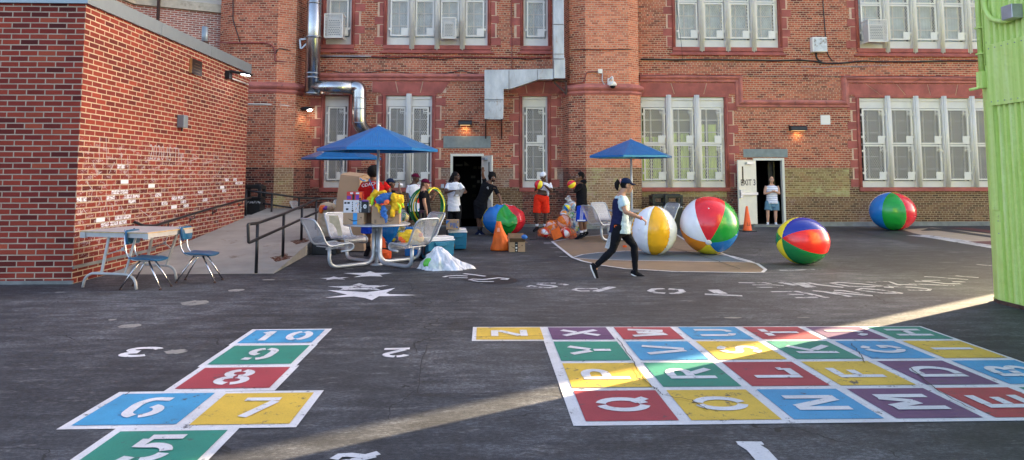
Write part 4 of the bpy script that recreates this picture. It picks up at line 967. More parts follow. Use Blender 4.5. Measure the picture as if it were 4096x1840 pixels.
# ================================================================ green metal shed
GM = newmat('lime_green_painted_metal'); m, nt, b = GM; M['lime'] = m
pp = nd(nt, 'ShaderNodeNewGeometry').outputs['Position']
f = noise_(nt, vec_map(nt, pp, (9, 9, .35)), 1.6, 5, .6); r_ = ramp(nt, [(.3, (.48, .66, .13)), (.5, (.60, .75, .20)), (.7, (.68, .80, .30))]); nt.links.new(f, r_.inputs[0])
f2 = noise_(nt, pp, 30, 4, .7); r2 = ramp(nt, [(.62, (0, 0, 0)), (.75, (.35, .35, .35))]); nt.links.new(f2, r2.inputs[0]); c = mixc(nt, r_.outputs[0], (.18, .3, .06), r2.outputs[0])
f3 = noise_(nt, vec_map(nt, pp, (1, 1, .5)), 7, 8, .8); r3 = ramp(nt, [(.64, (0, 0, 0)), (.70, (.85, .85, .85))]); nt.links.new(f3, r3.inputs[0]); c = mixc(nt, c, (.13, .10, .045), r3.outputs[0])
nt.links.new(c, b.inputs['Base Color']); b.inputs['Roughness'].default_value = .5; bump_(nt, b, noise_(nt, pp, 3.5, 4), .8, .05)
GS = thing('metal_shed', 'lime green corrugated metal shed at the right edge of the yard', 'shed', (6.67, 8.87, 0))
mb = MB(); ZT = 5.6
cor = [(6.71, 8.90), (6.66, 8.86), (6.615, 8.74)]
prof = [(6.71, 8.90), (6.672, 8.87), (6.63, 8.77), (6.61, 8.70), (6.61, 8.60)]
y = 8.60
while y > -3.5:
    prof += [(6.61, y), (6.65, y-.012), (6.65, y-.045), (6.61, y-.057)]; y -= .095
rows = [[V((x, yy, z)) for x, yy in prof] for z in (.03, 2.9, ZT)]
mb.grid(rows, smooth=False)
mb.face([(6.71, 8.90, 0.03), (11.5, 8.9, 0.03), (11.5, 8.9, ZT), (6.71, 8.9, ZT)]); mb.face([(11.5, 8.9, 0), (11.5, -3.5, 0), (11.5, -3.5, ZT), (11.5, 8.9, ZT)])
mb.face([(6.6, -3.5, 0), (11.5, -3.5, 0), (11.5, -3.5, ZT), (6.6, -3.5, ZT)]); mb.face([(6.6, -3.5, ZT), (11.5, -3.5, ZT), (11.5, 8.9, ZT), (6.7, 8.9, ZT)])
mb.build('shell', M['lime'], GS)
mb = MB(); mb.box((6.585, 7.0, 2.55), (6.60, 8.66, 3.35)); mb.box((6.592, 8.60, 1.2), (6.604, 8.72, 2.62)); mb.build('patch_panel', M['lime'], GS)
mb = MB()
for k in range(9): yy = 8.6-k*.11; mb.ell((6.583, yy, 2.6), .008, nu=6, nv=4); mb.ell((6.583, yy, 3.3), .008, nu=6, nv=4)
for k in range(14): mb.ell((6.60, 8.63, .9+k*.16), .007, nu=6, nv=4)
mb.build('screws', M['coping'], GS)
mb = MB(); mb.tube([V((6.59, 8.76, 5.6)), V((6.59, 8.76, 3.0))], .032, 12); mb.tube([V((6.60, 8.70, 5.6)), V((6.60, 8.70, 3.1))], .012, 8)
mb.box((6.55, 8.71, 2.80), (6.64, 8.81, 3.02)); mb.tube([V((6.58, 8.76, 2.82)), V((6.53, 8.79, 2.80)), V((6.46, 8.83, 2.785))], .018, 8)
for z in (3.6, 3.25, 4.3): mb.box((6.55, 8.70, z), (6.65, 8.80, z+.02))
mb.build('down_pipe', M['lime'], GS)
mb = MB()
def sx(x, y, e=6.57): q = SX(x, y, e); return q
mb.tube(smooth_path([sx(3934, -60), sx(3938, 40), sx(3965, 78), sx(4000, 85), sx(4035, 84), sx(4052, 72)], .12), .03, 10); mb.build('conduit', M['lime'], GS)
mb = MB(); a, b = sx(4014, 28, 6.5), sx(4062, 70, 6.5); mb.box((6.46, b.y, b.z), (6.6, a.y, a.z)); mb.build('switch_box', [M['greypipe']], GS, bevel=.008)
mb = MB(); prism_wall(mb, [(6.70, 8.92), (6.60, 8.72), (6.60, -3)], -.02, .05, 0); mb.build('mortar_footing', simple('footing', (.09, .045, .03), .9, var=.6, scale=14), GS)
# ================================================================ ducts
def wall_p(x, y, d=.0): return W(x, y, YF-d)
D = thing('round_duct', 'shiny round galvanised duct with elbows coming down beside the left buttress', 'duct', wall_p(1254, 395, .4))
yd = 21.45; mb = MB()
a, b = W(1256, -40, yd), W(1248, 382, yd); a = V((b.x, yd, 8.5)); mb.tube([V((b.x, yd, b.z)), a], .222, 28); mb.build('riser', M['steel'], D)
mb = MB()
for z in (W(1250, 155, yd).z, W(1250, 148, yd).z, W(1250, 295, yd).z, W(1250, 312, yd).z, W(1250, 375, yd).z, W(1250, 15, yd).z): mb.tube([V((b.x, yd, z-.018)), V((b.x, yd, z+.018))], .237, 28)
z = W(1250, 152, yd).z; mb.tube([V((b.x, yd, z-.006)), V((b.x, yd, z+.006))], .29, 28); mb.build('flange', M['steel'], D)
h0, h1 = W(1262, 349, yd), W(1437, 345, yd); h1.z = h0.z; v1 = V((h1.x+.02, yd, W(1437, 515, yd).z)); end = V((v1.x+.35, 21.98, v1.z-.12))
mb = MB(); mb.tube([h0+V((-.1, 0, 0)), h1+V((-.22, 0, 0))], .222, 28); mb.build('cross_run', M['steel'], D)
mb = MB(); mb.tube(smooth_path([h1+V((-.24, 0, 0)), V((v1.x-.02, yd, h1.z+.0)), V((v1.x, yd, v1.z+.05)), V((v1.x+.3, 21.99, v1.z-.16))], .30, 6), .215, 28, smooth=True); mb.build('elbow', M['steel'], D)
mb = MB()
for z in (h1.z-.35, v1.z+.18, v1.z+.62): mb.tube([V((v1.x, yd, z-.012)), V((v1.x, yd, z+.012))], .229, 28)
for x in (h0.x+.28, h0.x+.36, h0.x+.85): mb.tube([V((x-.01, yd, h0.z)), V((x+.01, yd, h0.z))], .23, 28)
mb.build('seam_ring', M['steel'], D)
p = W(1215, 185, 21.5); mb = MB(); mb.bar(W(1200, 158, 21.45), W(1262, 152, 21.45), .05, .05); mb.bar(W(1200, 158, 21.45), W(1203, 195, 21.45), .05, .05); mb.bar(W(1206, 195, 21.45), W(1240, 160, 21.45), .04, .04); mb.build('bracket', M['greypipe'], D)
D2 = thing('rectangular_duct', 'pale painted sheet metal duct with a boxed end above door 4', 'duct', wall_p(1975, 480, .2))
def slab(mb, P, y0, y1, m=0):
    A = [W(x, y, (y0+y1)/2) for x, y in P]; F_ = [V((p.x, y0, p.z)) for p in A]; B_ = [V((p.x, y1, p.z)) for p in A]
    mb.face(F_, m); mb.face(B_, m)
    for i in range(len(P)): mb.face([F_[i], F_[(i+1) % len(P)], B_[(i+1) % len(P)], B_[i]], m)
mb = MB(); slab(mb, [(2211, -80), (2252, -80), (2254, 250), (2212, 250)], 21.05, 21.4); slab(mb, [(2213, 236), (2257, 236), (2258, 317), (2214, 317)], 21.02, 21.43); mb.build('riser', M['sheet'], D2, bevel=.006)
mb = MB(); slab(mb, [(2035, 282), (2150, 280), (2212, 279), (2212, 320), (2150, 322), (2044, 358), (2035, 358)], 21.1, 21.5); mb.build('cross_run', M['sheet'], D2, bevel=.006)
mb = MB(); slab(mb, [(1938, 284), (2036, 282), (2036, 360), (2014, 360), (2014, 402), (2012, 478), (1938, 478)], 21.1, 21.55); mb.build('boxed_end', M['sheet'], D2, bevel=.006)
mb = MB(); slab(mb, [(1953, 404), (2005, 404), (2004, 477), (1953, 477)], 21.08, 21.10); slab(mb, [(1938, 396), (2014, 396), (2014, 400), (1938, 400)], 21.085, 21.10); mb.build('access_panel', M['sheet'], D2)
mb = MB()
for x in (1957, 1979, 2001):
    for yy in (408, 440, 472):
        if x == 1979 and yy == 440: continue
        mb.ell(W(x, yy, 21.08), .012, nu=6, nv=4)
mb.build('bolts', M['rust'], D2)
M['seam'] = simple('dull_seam', (.16, .14, .13), .6)
for x0_, y0_, x1_, y1_, ya_ in ((2035, 281, 2037, 359, 21.085), (2149, 279, 2151, 322, 21.085), (1937, 397, 2015, 399, 21.085), (2210, 96, 2254, 98, 21.03), (2212, 234, 2258, 237, 21.0), (2213, 215, 2256, 217, 21.03), (1952, 403, 2006, 404.5, 21.07)):
    mb = MB(); slab(mb, [(x0_, y0_), (x1_, y0_), (x1_, y1_), (x0_, y1_)], ya_, ya_+.012); mb.build('seam', M['seam'], D2)

mb = MB()
for x in (1943, 2007): mb.bar(W(x, 480, 21.9), W(x, 555, 21.95), .04, .04); mb.bar(W(x, 480, 21.15), W(x, 481, 21.95), .04, .04); mb.bar(W(x, 492, 21.3), W(x, 545, 21.95), .03, .03)
mb.bar(W(2208, 322, 21.3), W(2270, 325, 21.3), .05, .05); mb.bar(W(2215, 328, 21.3), W(2264, 374, 21.3), .05, .05); mb.bar(W(2264, 322, 21.3), W(2266, 380, 21.3), .05, .05)
mb.build('bracket', M['rust'], D2)
# ================================================================ wall lamps, boxes, camera, cables
def wlamp(x0, x1, y0, y1, label, e):
    c = wall_p((x0+x1)/2, (y0+y1)/2); t = thing('wall_lamp', label, 'wall lamp', c, 'black wall lamps above the doors')
    a, b = wall_p(x0, y0), wall_p(x1, y1); mb = MB()
    mb.grid([[V((x, YF-yy, c.z+zz)) for yy, zz in ((0, .09), (.1, .085), (.19, .04), (.2, -.05), (.19, -.07), (0, -.07))] for x in (a.x, b.x)], smooth=False)
    for x in (a.x, b.x): mb.face([V((x, YF-yy, c.z+zz)) for yy, zz in ((0, .09), (.1, .085), (.19, .04), (.2, -.05), (.19, -.07), (0, -.07))])
    mb.build('housing', M['blackrough'], t)
    mb = MB(); mb.box((a.x+.06, YF-.17, c.z-.085), (b.x-.06, YF-.02, c.z-.0705)); mb.build('lens', M['dimglow'], t)
    l = spot((c.x, YF-.12, c.z-.1), e, size=140); l.rotation_euler = (rad(25), 0, 0)
wlamp(1834, 1888, 484, 500, 'black wall lamp glowing above the grey lintel of door 4', 1.6)
wlamp(3155, 3219, 506, 522, 'black wall lamp glowing up and right of door 3', 1.6)
c = W(1225, 435, 21.75); t = thing('flood_light', 'lit black flood light in the corner beside the left buttress', 'wall lamp', c)
mb = MB(); mb.ell(c, (.2, .12, .07)); mb.bar(c+V((-.15, .05, .02)), c+V((-.3, .25, .02)), .05, .05); mb.build('head', M['blackrough'], t)
mb = MB(); mb.ell(c+V((.1, -.02, -.035)), (.09, .07, .04)); mb.build('lens', M['lampglow'], t); spot(c+V((.02, -.05, -.1)), 1.8, (1, .72, .4), 130)
c = wall_p(3268, 182); t = thing('electrical_box', 'weathered white electrical box on the wall between the upper windows', 'box', c)
a, b = wall_p(3238, 152), wall_p(3299, 212); mb = MB(); mb.box((a.x, YF-.2, b.z), (b.x, YF-.002, a.z)); mb.build('case', M['plate'], t, bevel=.02)
mb = MB(); mb.box((a.x+.05, YF-.208, b.z+.02), (b.x-.02, YF-.2005, a.z-.05)); mb.build('lid', simple('grimy_white_lid', (.6, .6, .58), .5, dirt=((.22, .17, .12), 4, .5)), t)
c = wall_p(3301, 480); t = thing('blank_sign', 'blank white square panel on the wall right of door 3', 'sign', c)
a, b = wall_p(3281, 461), wall_p(3321, 499); mb = MB(); mb.box((a.x, YF-.02, b.z), (b.x, YF-.002, a.z)); mb.build('panel', M['plate'], t, bevel=.004)
mb = MB()
for x in (a.x+.02, b.x-.02):
    for z in (a.z-.02, b.z+.02): mb.ell((x, YF-.021, z), .008, nu=6, nv=4)
mb.build('screws', M['greypipe'], t)
c = W(2399, 287, 21.2); t = thing('junction_box', 'small square white box on the right buttress above the dome camera', 'box', c)
mb = MB(); a, b = W(2391, 278, 21.2), W(2408, 295, 21.2); mb.box((a.x, 21.1, b.z), (b.x, 21.2, a.z)); mb.build('case', M['plate'], t, bevel=.006)
mb = MB(); mb.tube(smooth_path([W(2410, 293, 21.15), W(2408, 325, 21.15), W(2425, 348, 21.15), W(2445, 352, 21.15)], .1), .017, 8); mb.build('flexible_hose', M['greypipe'], t)
mb = MB(); mb.tube(smooth_path([W(2391, 286, 21.17), W(2345, 288, 21.17), W(2338, 328, 21.2), W(2275, 338, 21.4)], .08), .015, 8); mb.build('conduit', M['redpipe'], t)
c = W(2450, 340, 21.0); t = thing('dome_camera', 'white dome security camera on a curved arm on the right buttress', 'camera', c)
a, b = W(2429, 314, 21.19), W(2443, 344, 21.19); mb = MB(); mb.box((a.x, 21.12, b.z), (b.x, 21.2, a.z)); mb.build('mount', M['plate'], t, bevel=.01)
k_ = W(2451, 338, 20.95); mb = MB(); mb.tube(smooth_path([V((a.x+.06, 21.12, a.z-.06)), k_+V((0, 0.02, .28)), k_+V((0, 0, .05))], .1), .03, 10); mb.build('arm', M['plate'], t)
mb = MB(); mb.lathe([(.04, .1), (.1, .06), (.13, .0), (.12, -.04), (.1, -.05)], k_, 16); mb.build('hood', M['plate'], t); mb = MB(); mb.ell(k_+V((0, 0, -.05)), (.085, .085, .08)); mb.build('dome', M['glass'], t)
def cable(name, label, P, r=.012, d=.03, mat='cable', jit=1.5, n=10, Y=None):
    Q = []
    rr = random.Random(len(P)*17+int(P[0][0]))
    for a, b in zip(P, P[1:]):
        m_ = max(1, int(abs(b[0]-a[0])/60))
        for k in range(m_): Q.append((a[0]+(b[0]-a[0])*k/m_+0, a[1]+(b[1]-a[1])*k/m_+rr.uniform(-jit, jit)*(k > 0)))
    Q.append(P[-1]); pts = [W(x, y, (YF-d) if Y is None else (Y(x)-d)) for x, y in Q]
    mb = MB(); mb.tube(smooth_path(pts, .1, 3), r, 6); o = mb.build(name, M[mat], origin=pts[0]); return tag(o, label, 'cable' if 'cable' in name else 'conduit')
def ytow(x):
    if x < 1097: return 21.2
    if x < 1173: return 21.2+.25*(x-1097)/76
    if x < 1216: return 21.45+.55*(x-1173)/43
    return 22
def ypil(x):
    if x < 2279: return 22-.55*(x-2258)/21 if x > 2258 else 22
    if x < 2346: return 21.45-.25*(x-2279)/67
    if x < 2522: return 21.2
    if x < 2559: return 21.2+.25*(x-2522)/37
    return 22
cable('cable_run', 'black cable drooping along the wall below the upper left windows', [(1278, 232), (1320, 228), (1500, 231), (1590, 235), (1640, 228), (1760, 238), (1840, 230), (1960, 232), (2060, 233), (2110, 240), (2200, 228)], .012)
cable('conduit', 'red conduit running straight under the upper left windows', [(1486, 226), (1700, 227), (1980, 229), (2205, 232)], .02, mat='redpipe', jit=0)
cable('conduit', 'bare grey conduit beside the round duct under the upper window', [(1278, 224), (1484, 225)], .022, mat='greypipe', jit=0)
cable('cable_run', 'black cable looping just above the left string course', [(1278, 288), (1320, 281), (1370, 292), (1450, 293), (1560, 279), (1610, 291), (1680, 297), (1780, 294), (1850, 281), (1880, 292), (1938, 300)], .012, d=.04)
cable('cable_run', 'thick black cable bundle along the wall below the upper right windows', [(2563, 237), (2700, 240), (2900, 239), (3100, 243), (3200, 240), (3270, 246), (3290, 253), (3350, 254), (3450, 244), (3600, 247), (3750, 244), (3990, 246)], .026, d=.04, jit=2)
cable('cable_run', 'thin black cable clipped above the right string course', [(2563, 303), (2700, 299), (2900, 301), (3010, 304), (3200, 303), (3400, 308), (3600, 304), (3900, 309), (4000, 311)], .009, d=.13, jit=1.5)
cable('cable_run', 'vertical black cable dropping past the white electrical box', [(3291, -30), (3293, 30), (3298, 90), (3302, 150), (3305, 190), (3312, 220), (3330, 245)], .016, jit=1)
cable('cable_run', 'thin black cable hanging in front of the upper middle window', [(2703, 0), (2712, 60), (2718, 120), (2726, 180), (2730, 238)], .007, d=.1, jit=1)
cable('cable_run', 'short black tail cable under the white electrical box', [(3264, 210), (3266, 235), (3290, 252)], .03, jit=0)
cable('cable_run', 'black cable wrapped across the top of the right buttress', [(2266, 205), (2285, 200), (2346, 197), (2400, 199), (2520, 197), (2559, 208)], .012, d=.03, jit=2, Y=ypil)
cable('cable_run', 'black cable just above the cornice of the right buttress', [(2270, 366), (2346, 360), (2440, 362), (2515, 357), (2540, 370), (2565, 410)], .011, d=.05, jit=1, Y=ypil)
cable('conduit', 'red conduit bending down across the left buttress', [(860, 168), (930, 172), (1060, 171), (1090, 180), (1101, 205), (1102, 238), (1100, 243), (1180, 252), (1184, 230), (1188, 208)], .026, d=.05, mat='redpipe', jit=0, Y=ytow)
cable('cable_run', 'black cable hanging down the face of the left buttress', [(932, -20), (932, 80), (948, 130), (960, 168)], .015, d=.04, jit=1, Y=ytow)
cable('cable_run', 'black cable looping from the red conduit to the duct bracket', [(1102, 215), (1112, 192), (1150, 200), (1190, 205)], .015, d=.07, jit=0, Y=ytow)
cable('cable_run', 'thin black cable above the cornice of the left buttress', [(992, 360), (1050, 357), (1100, 352), (1165, 355), (1195, 372)], .011, d=.06, jit=1, Y=ytow)
cable('conduit', 'white conduit leading to the flood light beside the left buttress', [(985, 416), (1060, 417), (1110, 419), (1165, 424), (1200, 434)], .02, d=.05, mat='plate', jit=0, Y=ytow)
cable('cable_run', 'thin grey cable sagging below the thick bundle on the right', [(3205, 267), (3300, 270), (3330, 266), (3480, 264), (3560, 262)], .008, mat='greypipe', jit=1)
cable('conduit', 'thin red conduit running up the wall right of the upper left windows', [(2048, 280), (2048, 200), (2046, 100), (2046, -20)], .014, mat='redpipe', jit=0)
c = wall_p(1769, 746); t = thing('junction_box', 'small grey socket box low on the wall left of door 4', 'box', c); a, b = wall_p(1764, 736), wall_p(1776, 752); mb = MB(); mb.box((a.x, YF-.06, b.z), (b.x, YF-.002, a.z)); mb.build('case', M['greypipe'], t, bevel=.004)
# ================================================================ prop materials
M['umb'] = simple('blue_powder_coat', (.005, .16, .44), .3, .25, var=.08, bump=.05)
m, nt, b = newmat('perforated_blue_panel'); uv = nd(nt, 'ShaderNodeUVMap').outputs[0]
sp = nd(nt, 'ShaderNodeSeparateXYZ'); nt.links.new(uv, sp.inputs[0])
u = math_(nt, 'SUBTRACT', math_(nt, 'FRACT', math_(nt, 'DIVIDE', sp.outputs[0], .03)), .5); v = math_(nt, 'SUBTRACT', math_(nt, 'FRACT', math_(nt, 'DIVIDE', sp.outputs[1], .03)), .5)
r2 = math_(nt, 'ADD', math_(nt, 'MULTIPLY', u, u), math_(nt, 'MULTIPLY', v, v)); nt.links.new(math_(nt, 'GREATER_THAN', r2, .045), b.inputs['Alpha'])
f = noise_(nt, uv, 3, 3); rr = ramp(nt, [(.3, (.004, .16, .43)), (.7, (.006, .20, .52))]); nt.links.new(f, rr.inputs[0]); nt.links.new(rr.outputs[0], b.inputs['Base Color']); b.inputs['Roughness'].default_value = .32; b.inputs['Metallic'].default_value = .2
M['umbp'] = m
M['wire'] = mesh_sheet('welded_wire_mesh', (.66, .67, .70), .026, .026, .38, .3, .4, True)
M['card'] = simple('cardboard', (.42, .27, .16), .8, var=.08, scale=3, bump=.2, bs=60)
M['card2'] = simple('cardboard_dark', (.2, .12, .07), .85)
M['ink'] = simple('black_ink', (.012, .012, .014), .6); M['inkwhite'] = simple('white_ink', (.8, .8, .8), .6)
M['tape'] = simple('blue_tape', (.03, .28, .62), .35); M['wbox'] = simple('white_carton', (.7, .68, .7), .55, var=.05)
M['redbox'] = simple('red_carton', (.62, .03, .02), .4, var=.1); M['purple'] = simple('purple_print', (.16, .03, .33), .45)
M['chrome'] = simple('worn_chrome', (.62, .6, .6), .2, 1, var=.25, scale=9, dirt=((.18, .1, .06), 9, .6))
M['bluep'] = simple('blue_school_plastic', (.006, .085, .18), .35, var=.08)
M['tabtop'] = simple('grey_laminate', (.42, .39, .38), .45, var=.08); M['ply'] = simple('plywood_edge', (.5, .33, .14), .7, var=.3, scale=20); M['tleg'] = simple('putty_metal', (.44, .42, .40), .45, .1, var=.1)
M['orange'] = simple('orange_plastic', (.86, .11, .008), .45, var=.1, sss=0); M['orangefab'] = simple('orange_mesh_fabric', (.82, .14, .012), .7, var=.2, bump=.5, bs=60)
M['cooler'] = simple('teal_blue_plastic', (.01, .16, .28), .4, var=.06); M['coolerl'] = simple('light_teal_plastic', (.01, .30, .42), .4, var=.05); M['cwhite'] = simple('white_plastic', (.78, .76, .78), .35, var=.03)
M['yel'] = simple('yellow_cloth', (.85, .48, .01), .75, var=.2, scale=12, bump=.6, bs=25, dist=.01); M['bluecl'] = simple('blue_cloth', (.03, .14, .42), .75, var=.25, scale=12, bump=.6, bs=25, dist=.01)
M['lime2'] = simple('neon_cloth', (.55, .85, .03), .75, var=.15, bump=.5, bs=25); M['coral'] = simple('coral_cloth', (.95, .16, .05), .75, var=.15, bump=.5)
def vinyl(name, c): return simple(name, c, .26, 0, var=.07, scale=4, bump=.12, bs=9, dist=.01, coat=.25)
VY = {'red': vinyl('red_vinyl', (.72, .018, .03)), 'green': vinyl('green_vinyl', (.012, .30, .04)), 'blue': vinyl('blue_vinyl', (.01, .17, .52)), 'yellow': vinyl('yellow_vinyl', (.90, .70, .02)), 'white': vinyl('white_vinyl', (.82, .80, .82)), 'orange': vinyl('orange_vinyl', (.86, .26, .015)), 'amber': vinyl('amber_vinyl', (.88, .42, .008)), 'navy': vinyl('navy_vinyl', (.015, .03, .30)), 'scarlet': vinyl('scarlet_vinyl', (.78, .02, .015)), 'lightblue': vinyl('light_blue_vinyl', (.15, .45, .7)), 'deepgreen': vinyl('deep_green_vinyl', (.012, .2, .055))}
# ================================================================ beach balls
def beachball(label, c, r, pole, phase, cols, squash=(1, 1, 1), name='giant_beach_ball', cat='beach ball', pucker=.006, group=None, caps=True, dent=None, n=12, valve=None, capcol='white'):
    c = V(c); t = thing(name, label, cat, (c.x, c.y, max(0, c.z-r*squash[2])), group)
    z = V(pole).normalized(); y = V((0, -1, 0)); x = y.cross(z).normalized(); y = z.cross(x)
    R = Matrix((x, y, z)).transposed(); mb = MB(); N = 6*n; K = 44
    rows = []
    for j in range(K+1):
        th = math.pi*j/K; row = []
        for i in range(N):
            ph = 2*math.pi*i/N+phase; q = (i % n)
            e = min(q, n-q)/n; pk = 1-pucker*math.exp(-e*26)*(1.1+.9*math.sin(j*2.6+i*.01))
            if pucker > .004: pk += pucker*.55*math.exp(-e*7)*math.sin(j*2.6+(1.2 if q > n/2 else 0)+i//n)+pucker*.5*mnoise.noise(V((i//n+e*2, j*.35, r*7)))
            d = R@V((math.sin(th)*math.cos(ph), math.sin(th)*math.sin(ph), math.cos(th)))*r*pk
            d = V((d.x*squash[0], d.y*squash[1], d.z*squash[2]))
            if d.z < -r*squash[2]*.985: d.z = -r*squash[2]*.985
            if dent: d = dent(d, r)
            row.append(c+d)
        rows.append(row)
    names = list(dict.fromkeys(cols)); idx = [names.index(k) for k in cols]
    mb.grid(rows, lambda a, b: idx[(b//n) % len(cols)], True)
    mb.build('ball_skin', [VY[k] for k in names], t)
    if caps:
        for sg in (1, -1):
            d = R@V((0, 0, sg)); e = V((d.x*squash[0], d.y*squash[1], d.z*squash[2]))*r
            cm = MB(); cm.ell(c+e*1.0, (r*.105, r*.105, r*.02), R, nu=16, nv=6); cm.build('end_cap', VY[capcol], t)
    if valve:
        for v in valve:
            d = V(v).normalized(); cm = MB(); cm.ell(c+d*r, (.014, .014, .014), nu=8, nv=5); cm.build('valve', VY['white'], t)
    return t
def at(px, py, Y): return W(px, py, Y)
p = at(2616, 924, 14.25); beachball('huge white beach ball with yellow stripe standing behind the walking woman', (p.x, 14.25, .50), .475, (.06, -.06, 1), rad(60), ['amber', 'white', 'amber', 'white', 'amber', 'white'], (.985, .985, 1.06), pucker=.034, caps=False, valve=[(-.8, -.6, .1)])
p = at(2837, 905, 14.3); beachball('largest beach ball with red, green, blue and white panels in the middle of the yard', (p.x, 14.3, .60), .60, (-.30, -.80, -.52), rad(32), ['green', 'red', 'white', 'orange', 'yellow', 'blue'], pucker=.004, valve=[(-.25, -.75, .62), (.72, -.66, -.28)])
p = at(3210, 968, 12.6); beachball('beach ball with yellow, navy and scarlet panels nearest the right side of the yard', (p.x, 12.6, .435), .455, (-.93, -.30, .14), rad(5), ['deepgreen', 'scarlet', 'navy', 'yellow', 'deepgreen', 'yellow'], (1.04, 1, .955), pucker=.008, caps=False, name='beach_ball')
p = at(3570, 850, 20.2); beachball('blue, green and red beach ball resting on the mural by the far wall', (p.x, 20.2, .56), .62, (-.06, -.08, 1), rad(34), ['green', 'red', 'yellow', 'orange', 'white', 'blue'], (1.04, 1.0, .92), pucker=.018, valve=[(.6, -.75, -.2)], caps=False)
def dent(d, r):
    k = math.exp(-((d.x-.10)**2+(d.y+.30)**2)/(.24**2)); d = V(d)
    if d.z > -.05: d.z -= .24*k; d.z += .014*math.sin(d.x*26+d.y*9)
    return d
p = at(2015, 880, 19.0); beachball('half deflated beach ball being pumped up by the bending man', (p.x, 19.0, .42), .60, (.02, .12, 1), rad(-52), ['yellow', 'blue', 'green', 'red', 'white', 'orange'], (1.0, .85, .74), pucker=.028, caps=False, dent=dent)
# small balls blown by the two men
p = at(2156, 739, 19.55); beachball('small yellow and navy ball being blown up by the man in the white cap', p, .135, (.35, .1, .95), rad(75), ['yellow', 'navy', 'red', 'yellow', 'navy', 'red'], name='small_beach_ball', pucker=.004, caps=False, n=4)
p = at(2286, 737, 17.4); beachball('small red and yellow ball at the mouth of the man in the black hoodie', p, .115, (.75, -.2, .5), rad(20), ['red', 'yellow', 'red', 'white', 'red', 'yellow'], name='small_beach_ball', pucker=.004, caps=False, n=4)
# ================================================================ umbrella tables
def umbrella(name, label, P, s, rot, group):
    t = thing(name, label, 'umbrella', P, group); ap, rim, R = 2.57, 2.135, 1.11*s
    mb = MB(); pts = [V((P[0]+R*math.cos(rad(rot+60*k)), P[1]+R*math.sin(rad(rot+60*k)), rim)) for k in range(6)]; A = V((P[0], P[1], ap))
    for k in range(6):
        a, b = pts[k], pts[(k+1) % 6]; n = (b-a).cross(A-a).normalized()*.006
        # solid frame strips along the edges with a perforated field inside
        c = (a+b+A)/3; ins = [q.lerp(c, .2) for q in (a, b, A)]
        for q0, q1, i0, i1 in ((a, b, ins[0], ins[1]), (b, A, ins[1], ins[2]), (A, a, ins[2], ins[0])): mb.face([q0, q1, i1, i0], 0)
        u = (b-a).normalized(); w = (A-(a+b)/2).normalized()
        mb.face(ins, 1, [((q-a).dot(u), (q-a).dot(w)) for q in ins])
        dn = V((0, 0, -.05)); mb.face([a, b, b+dn, a+dn], 0); ia, ib = a.lerp(V((A.x, A.y, rim)), .07)+dn, b.lerp(V((A.x, A.y, rim)), .07)+dn; mb.face([a+dn, b+dn, ib, ia], 0)
    mb.build('canopy', [M['umb'], M['umbp']], t, fixn=False, weld=False)
    mb = MB(); mb.tube([V((P[0], P[1], .05)), V((P[0], P[1], 2.45))], .027, 14); mb.build('pole', M['alu'], t)
    for k in range(6): mb = MB(); q = pts[k]-V((0, 0, .02)); mb.bar(V((P[0], P[1], 2.5)), q.lerp(A, .04)-V((0, 0, .02)), .025, .02); mb.build('rib', M['umb'], t)
    mb = MB(); mb.lathe([(.06, 2.38), (.06, 2.44), (.03, 2.5)], (P[0], P[1], 0), 12); mb.lathe([(.05, ap-.01), (.03, ap+.015), (.0, ap+.02)], (P[0], P[1], 0), 12); mb.build('hub', M['alu'], t)
    return t
def cafe_table(label, P, angs, group):
    P = V((P[0], P[1], 0)); t = thing('outdoor_table', label, 'table', P, group)
    mb = MB(); mb.lathe([(.0, .762), (.575, .762), (.60, .758), (.614, .745), (.60, .73), (.57, .727), (.0, .727)], P, 48, cap=False); mb.build('table_top', M['alu'], t)
    mb = MB(); ring = [P+V((.06*0, 0, 0))]; mb.tube([P+V((0, 0, .0)), P+V((0, 0, .72))], .036, 14); mb.lathe([(.12, 0), (.12, .015), (.05, .03)], P, 20); mb.tube([P+V((0, 0, .2)), P+V((0, 0, .3))], .05, 14); mb.tube([P+V((0, 0, .6)), P+V((0, 0, .7))], .05, 14); mb.build('pedestal', M['alu'], t)
    for a in angs:
        d = V((math.cos(rad(a)), math.sin(rad(a)), 0)); s = V((-d.y, d.x, 0)); U = V((0, 0, 1))
        def q(r, z, w=0): return P+d*r+U*z+s*w
        mb = MB(); mb.tube(smooth_path([q(.075, .71), q(.075, .045), q(.98, .045), q(.98, .40)], .2, 8), .034, 12)
        for zz in (.25, .62): mb.ell(q(.075, zz, 0)+s*.036, .009, nu=6, nv=4)
        mb.build('support_tube', M['alu'], t)
        prof = [(1.42, .90), (1.30, .72), (1.20, .50), (1.12, .43), (.88, .455), (.72, .465), (.655, .43), (.66, .365), (.74, .335), (.9, .335)]
        hw = .25
        st = MB()
        L = [q(r, z, -hw) for r, z in prof]; Rr = [q(r, z, hw) for r, z in prof]
        full = smooth_path([*L[::-1], *Rr], .10, 5)
        st.tube(full, .017, 10); st.bar(q(1.1, .41, -.2), q(1.1, .41, .2), .05, .012); st.bar(q(.88, .42, -.22), q(.88, .42, .22), .1, .012)
        so_ = st.build('seat', M['alu'], t)
        sh = MB(); c = smooth_path([V((r, z, 0)) for r, z in prof[:9]], .1, 5); acc = 0; rows = []; us = []
        for i, v in enumerate(c):
            if i: acc += (v-c[i-1]).length
            rows.append([q(v.x, v.y, -hw), q(v.x, v.y, hw)]); us.append(acc)
        sh.grid(rows, 0, smooth=True, uv=lambda i, j: ((us[i] if i < len(us) else us[-1]), j*2*hw)); sh.build('seat_mesh', M['wire'], so_, fixn=False)
    return t
U1, U2, U3 = (-1.98, 12.85), (-2.72, 19.35), (3.55, 17.35)
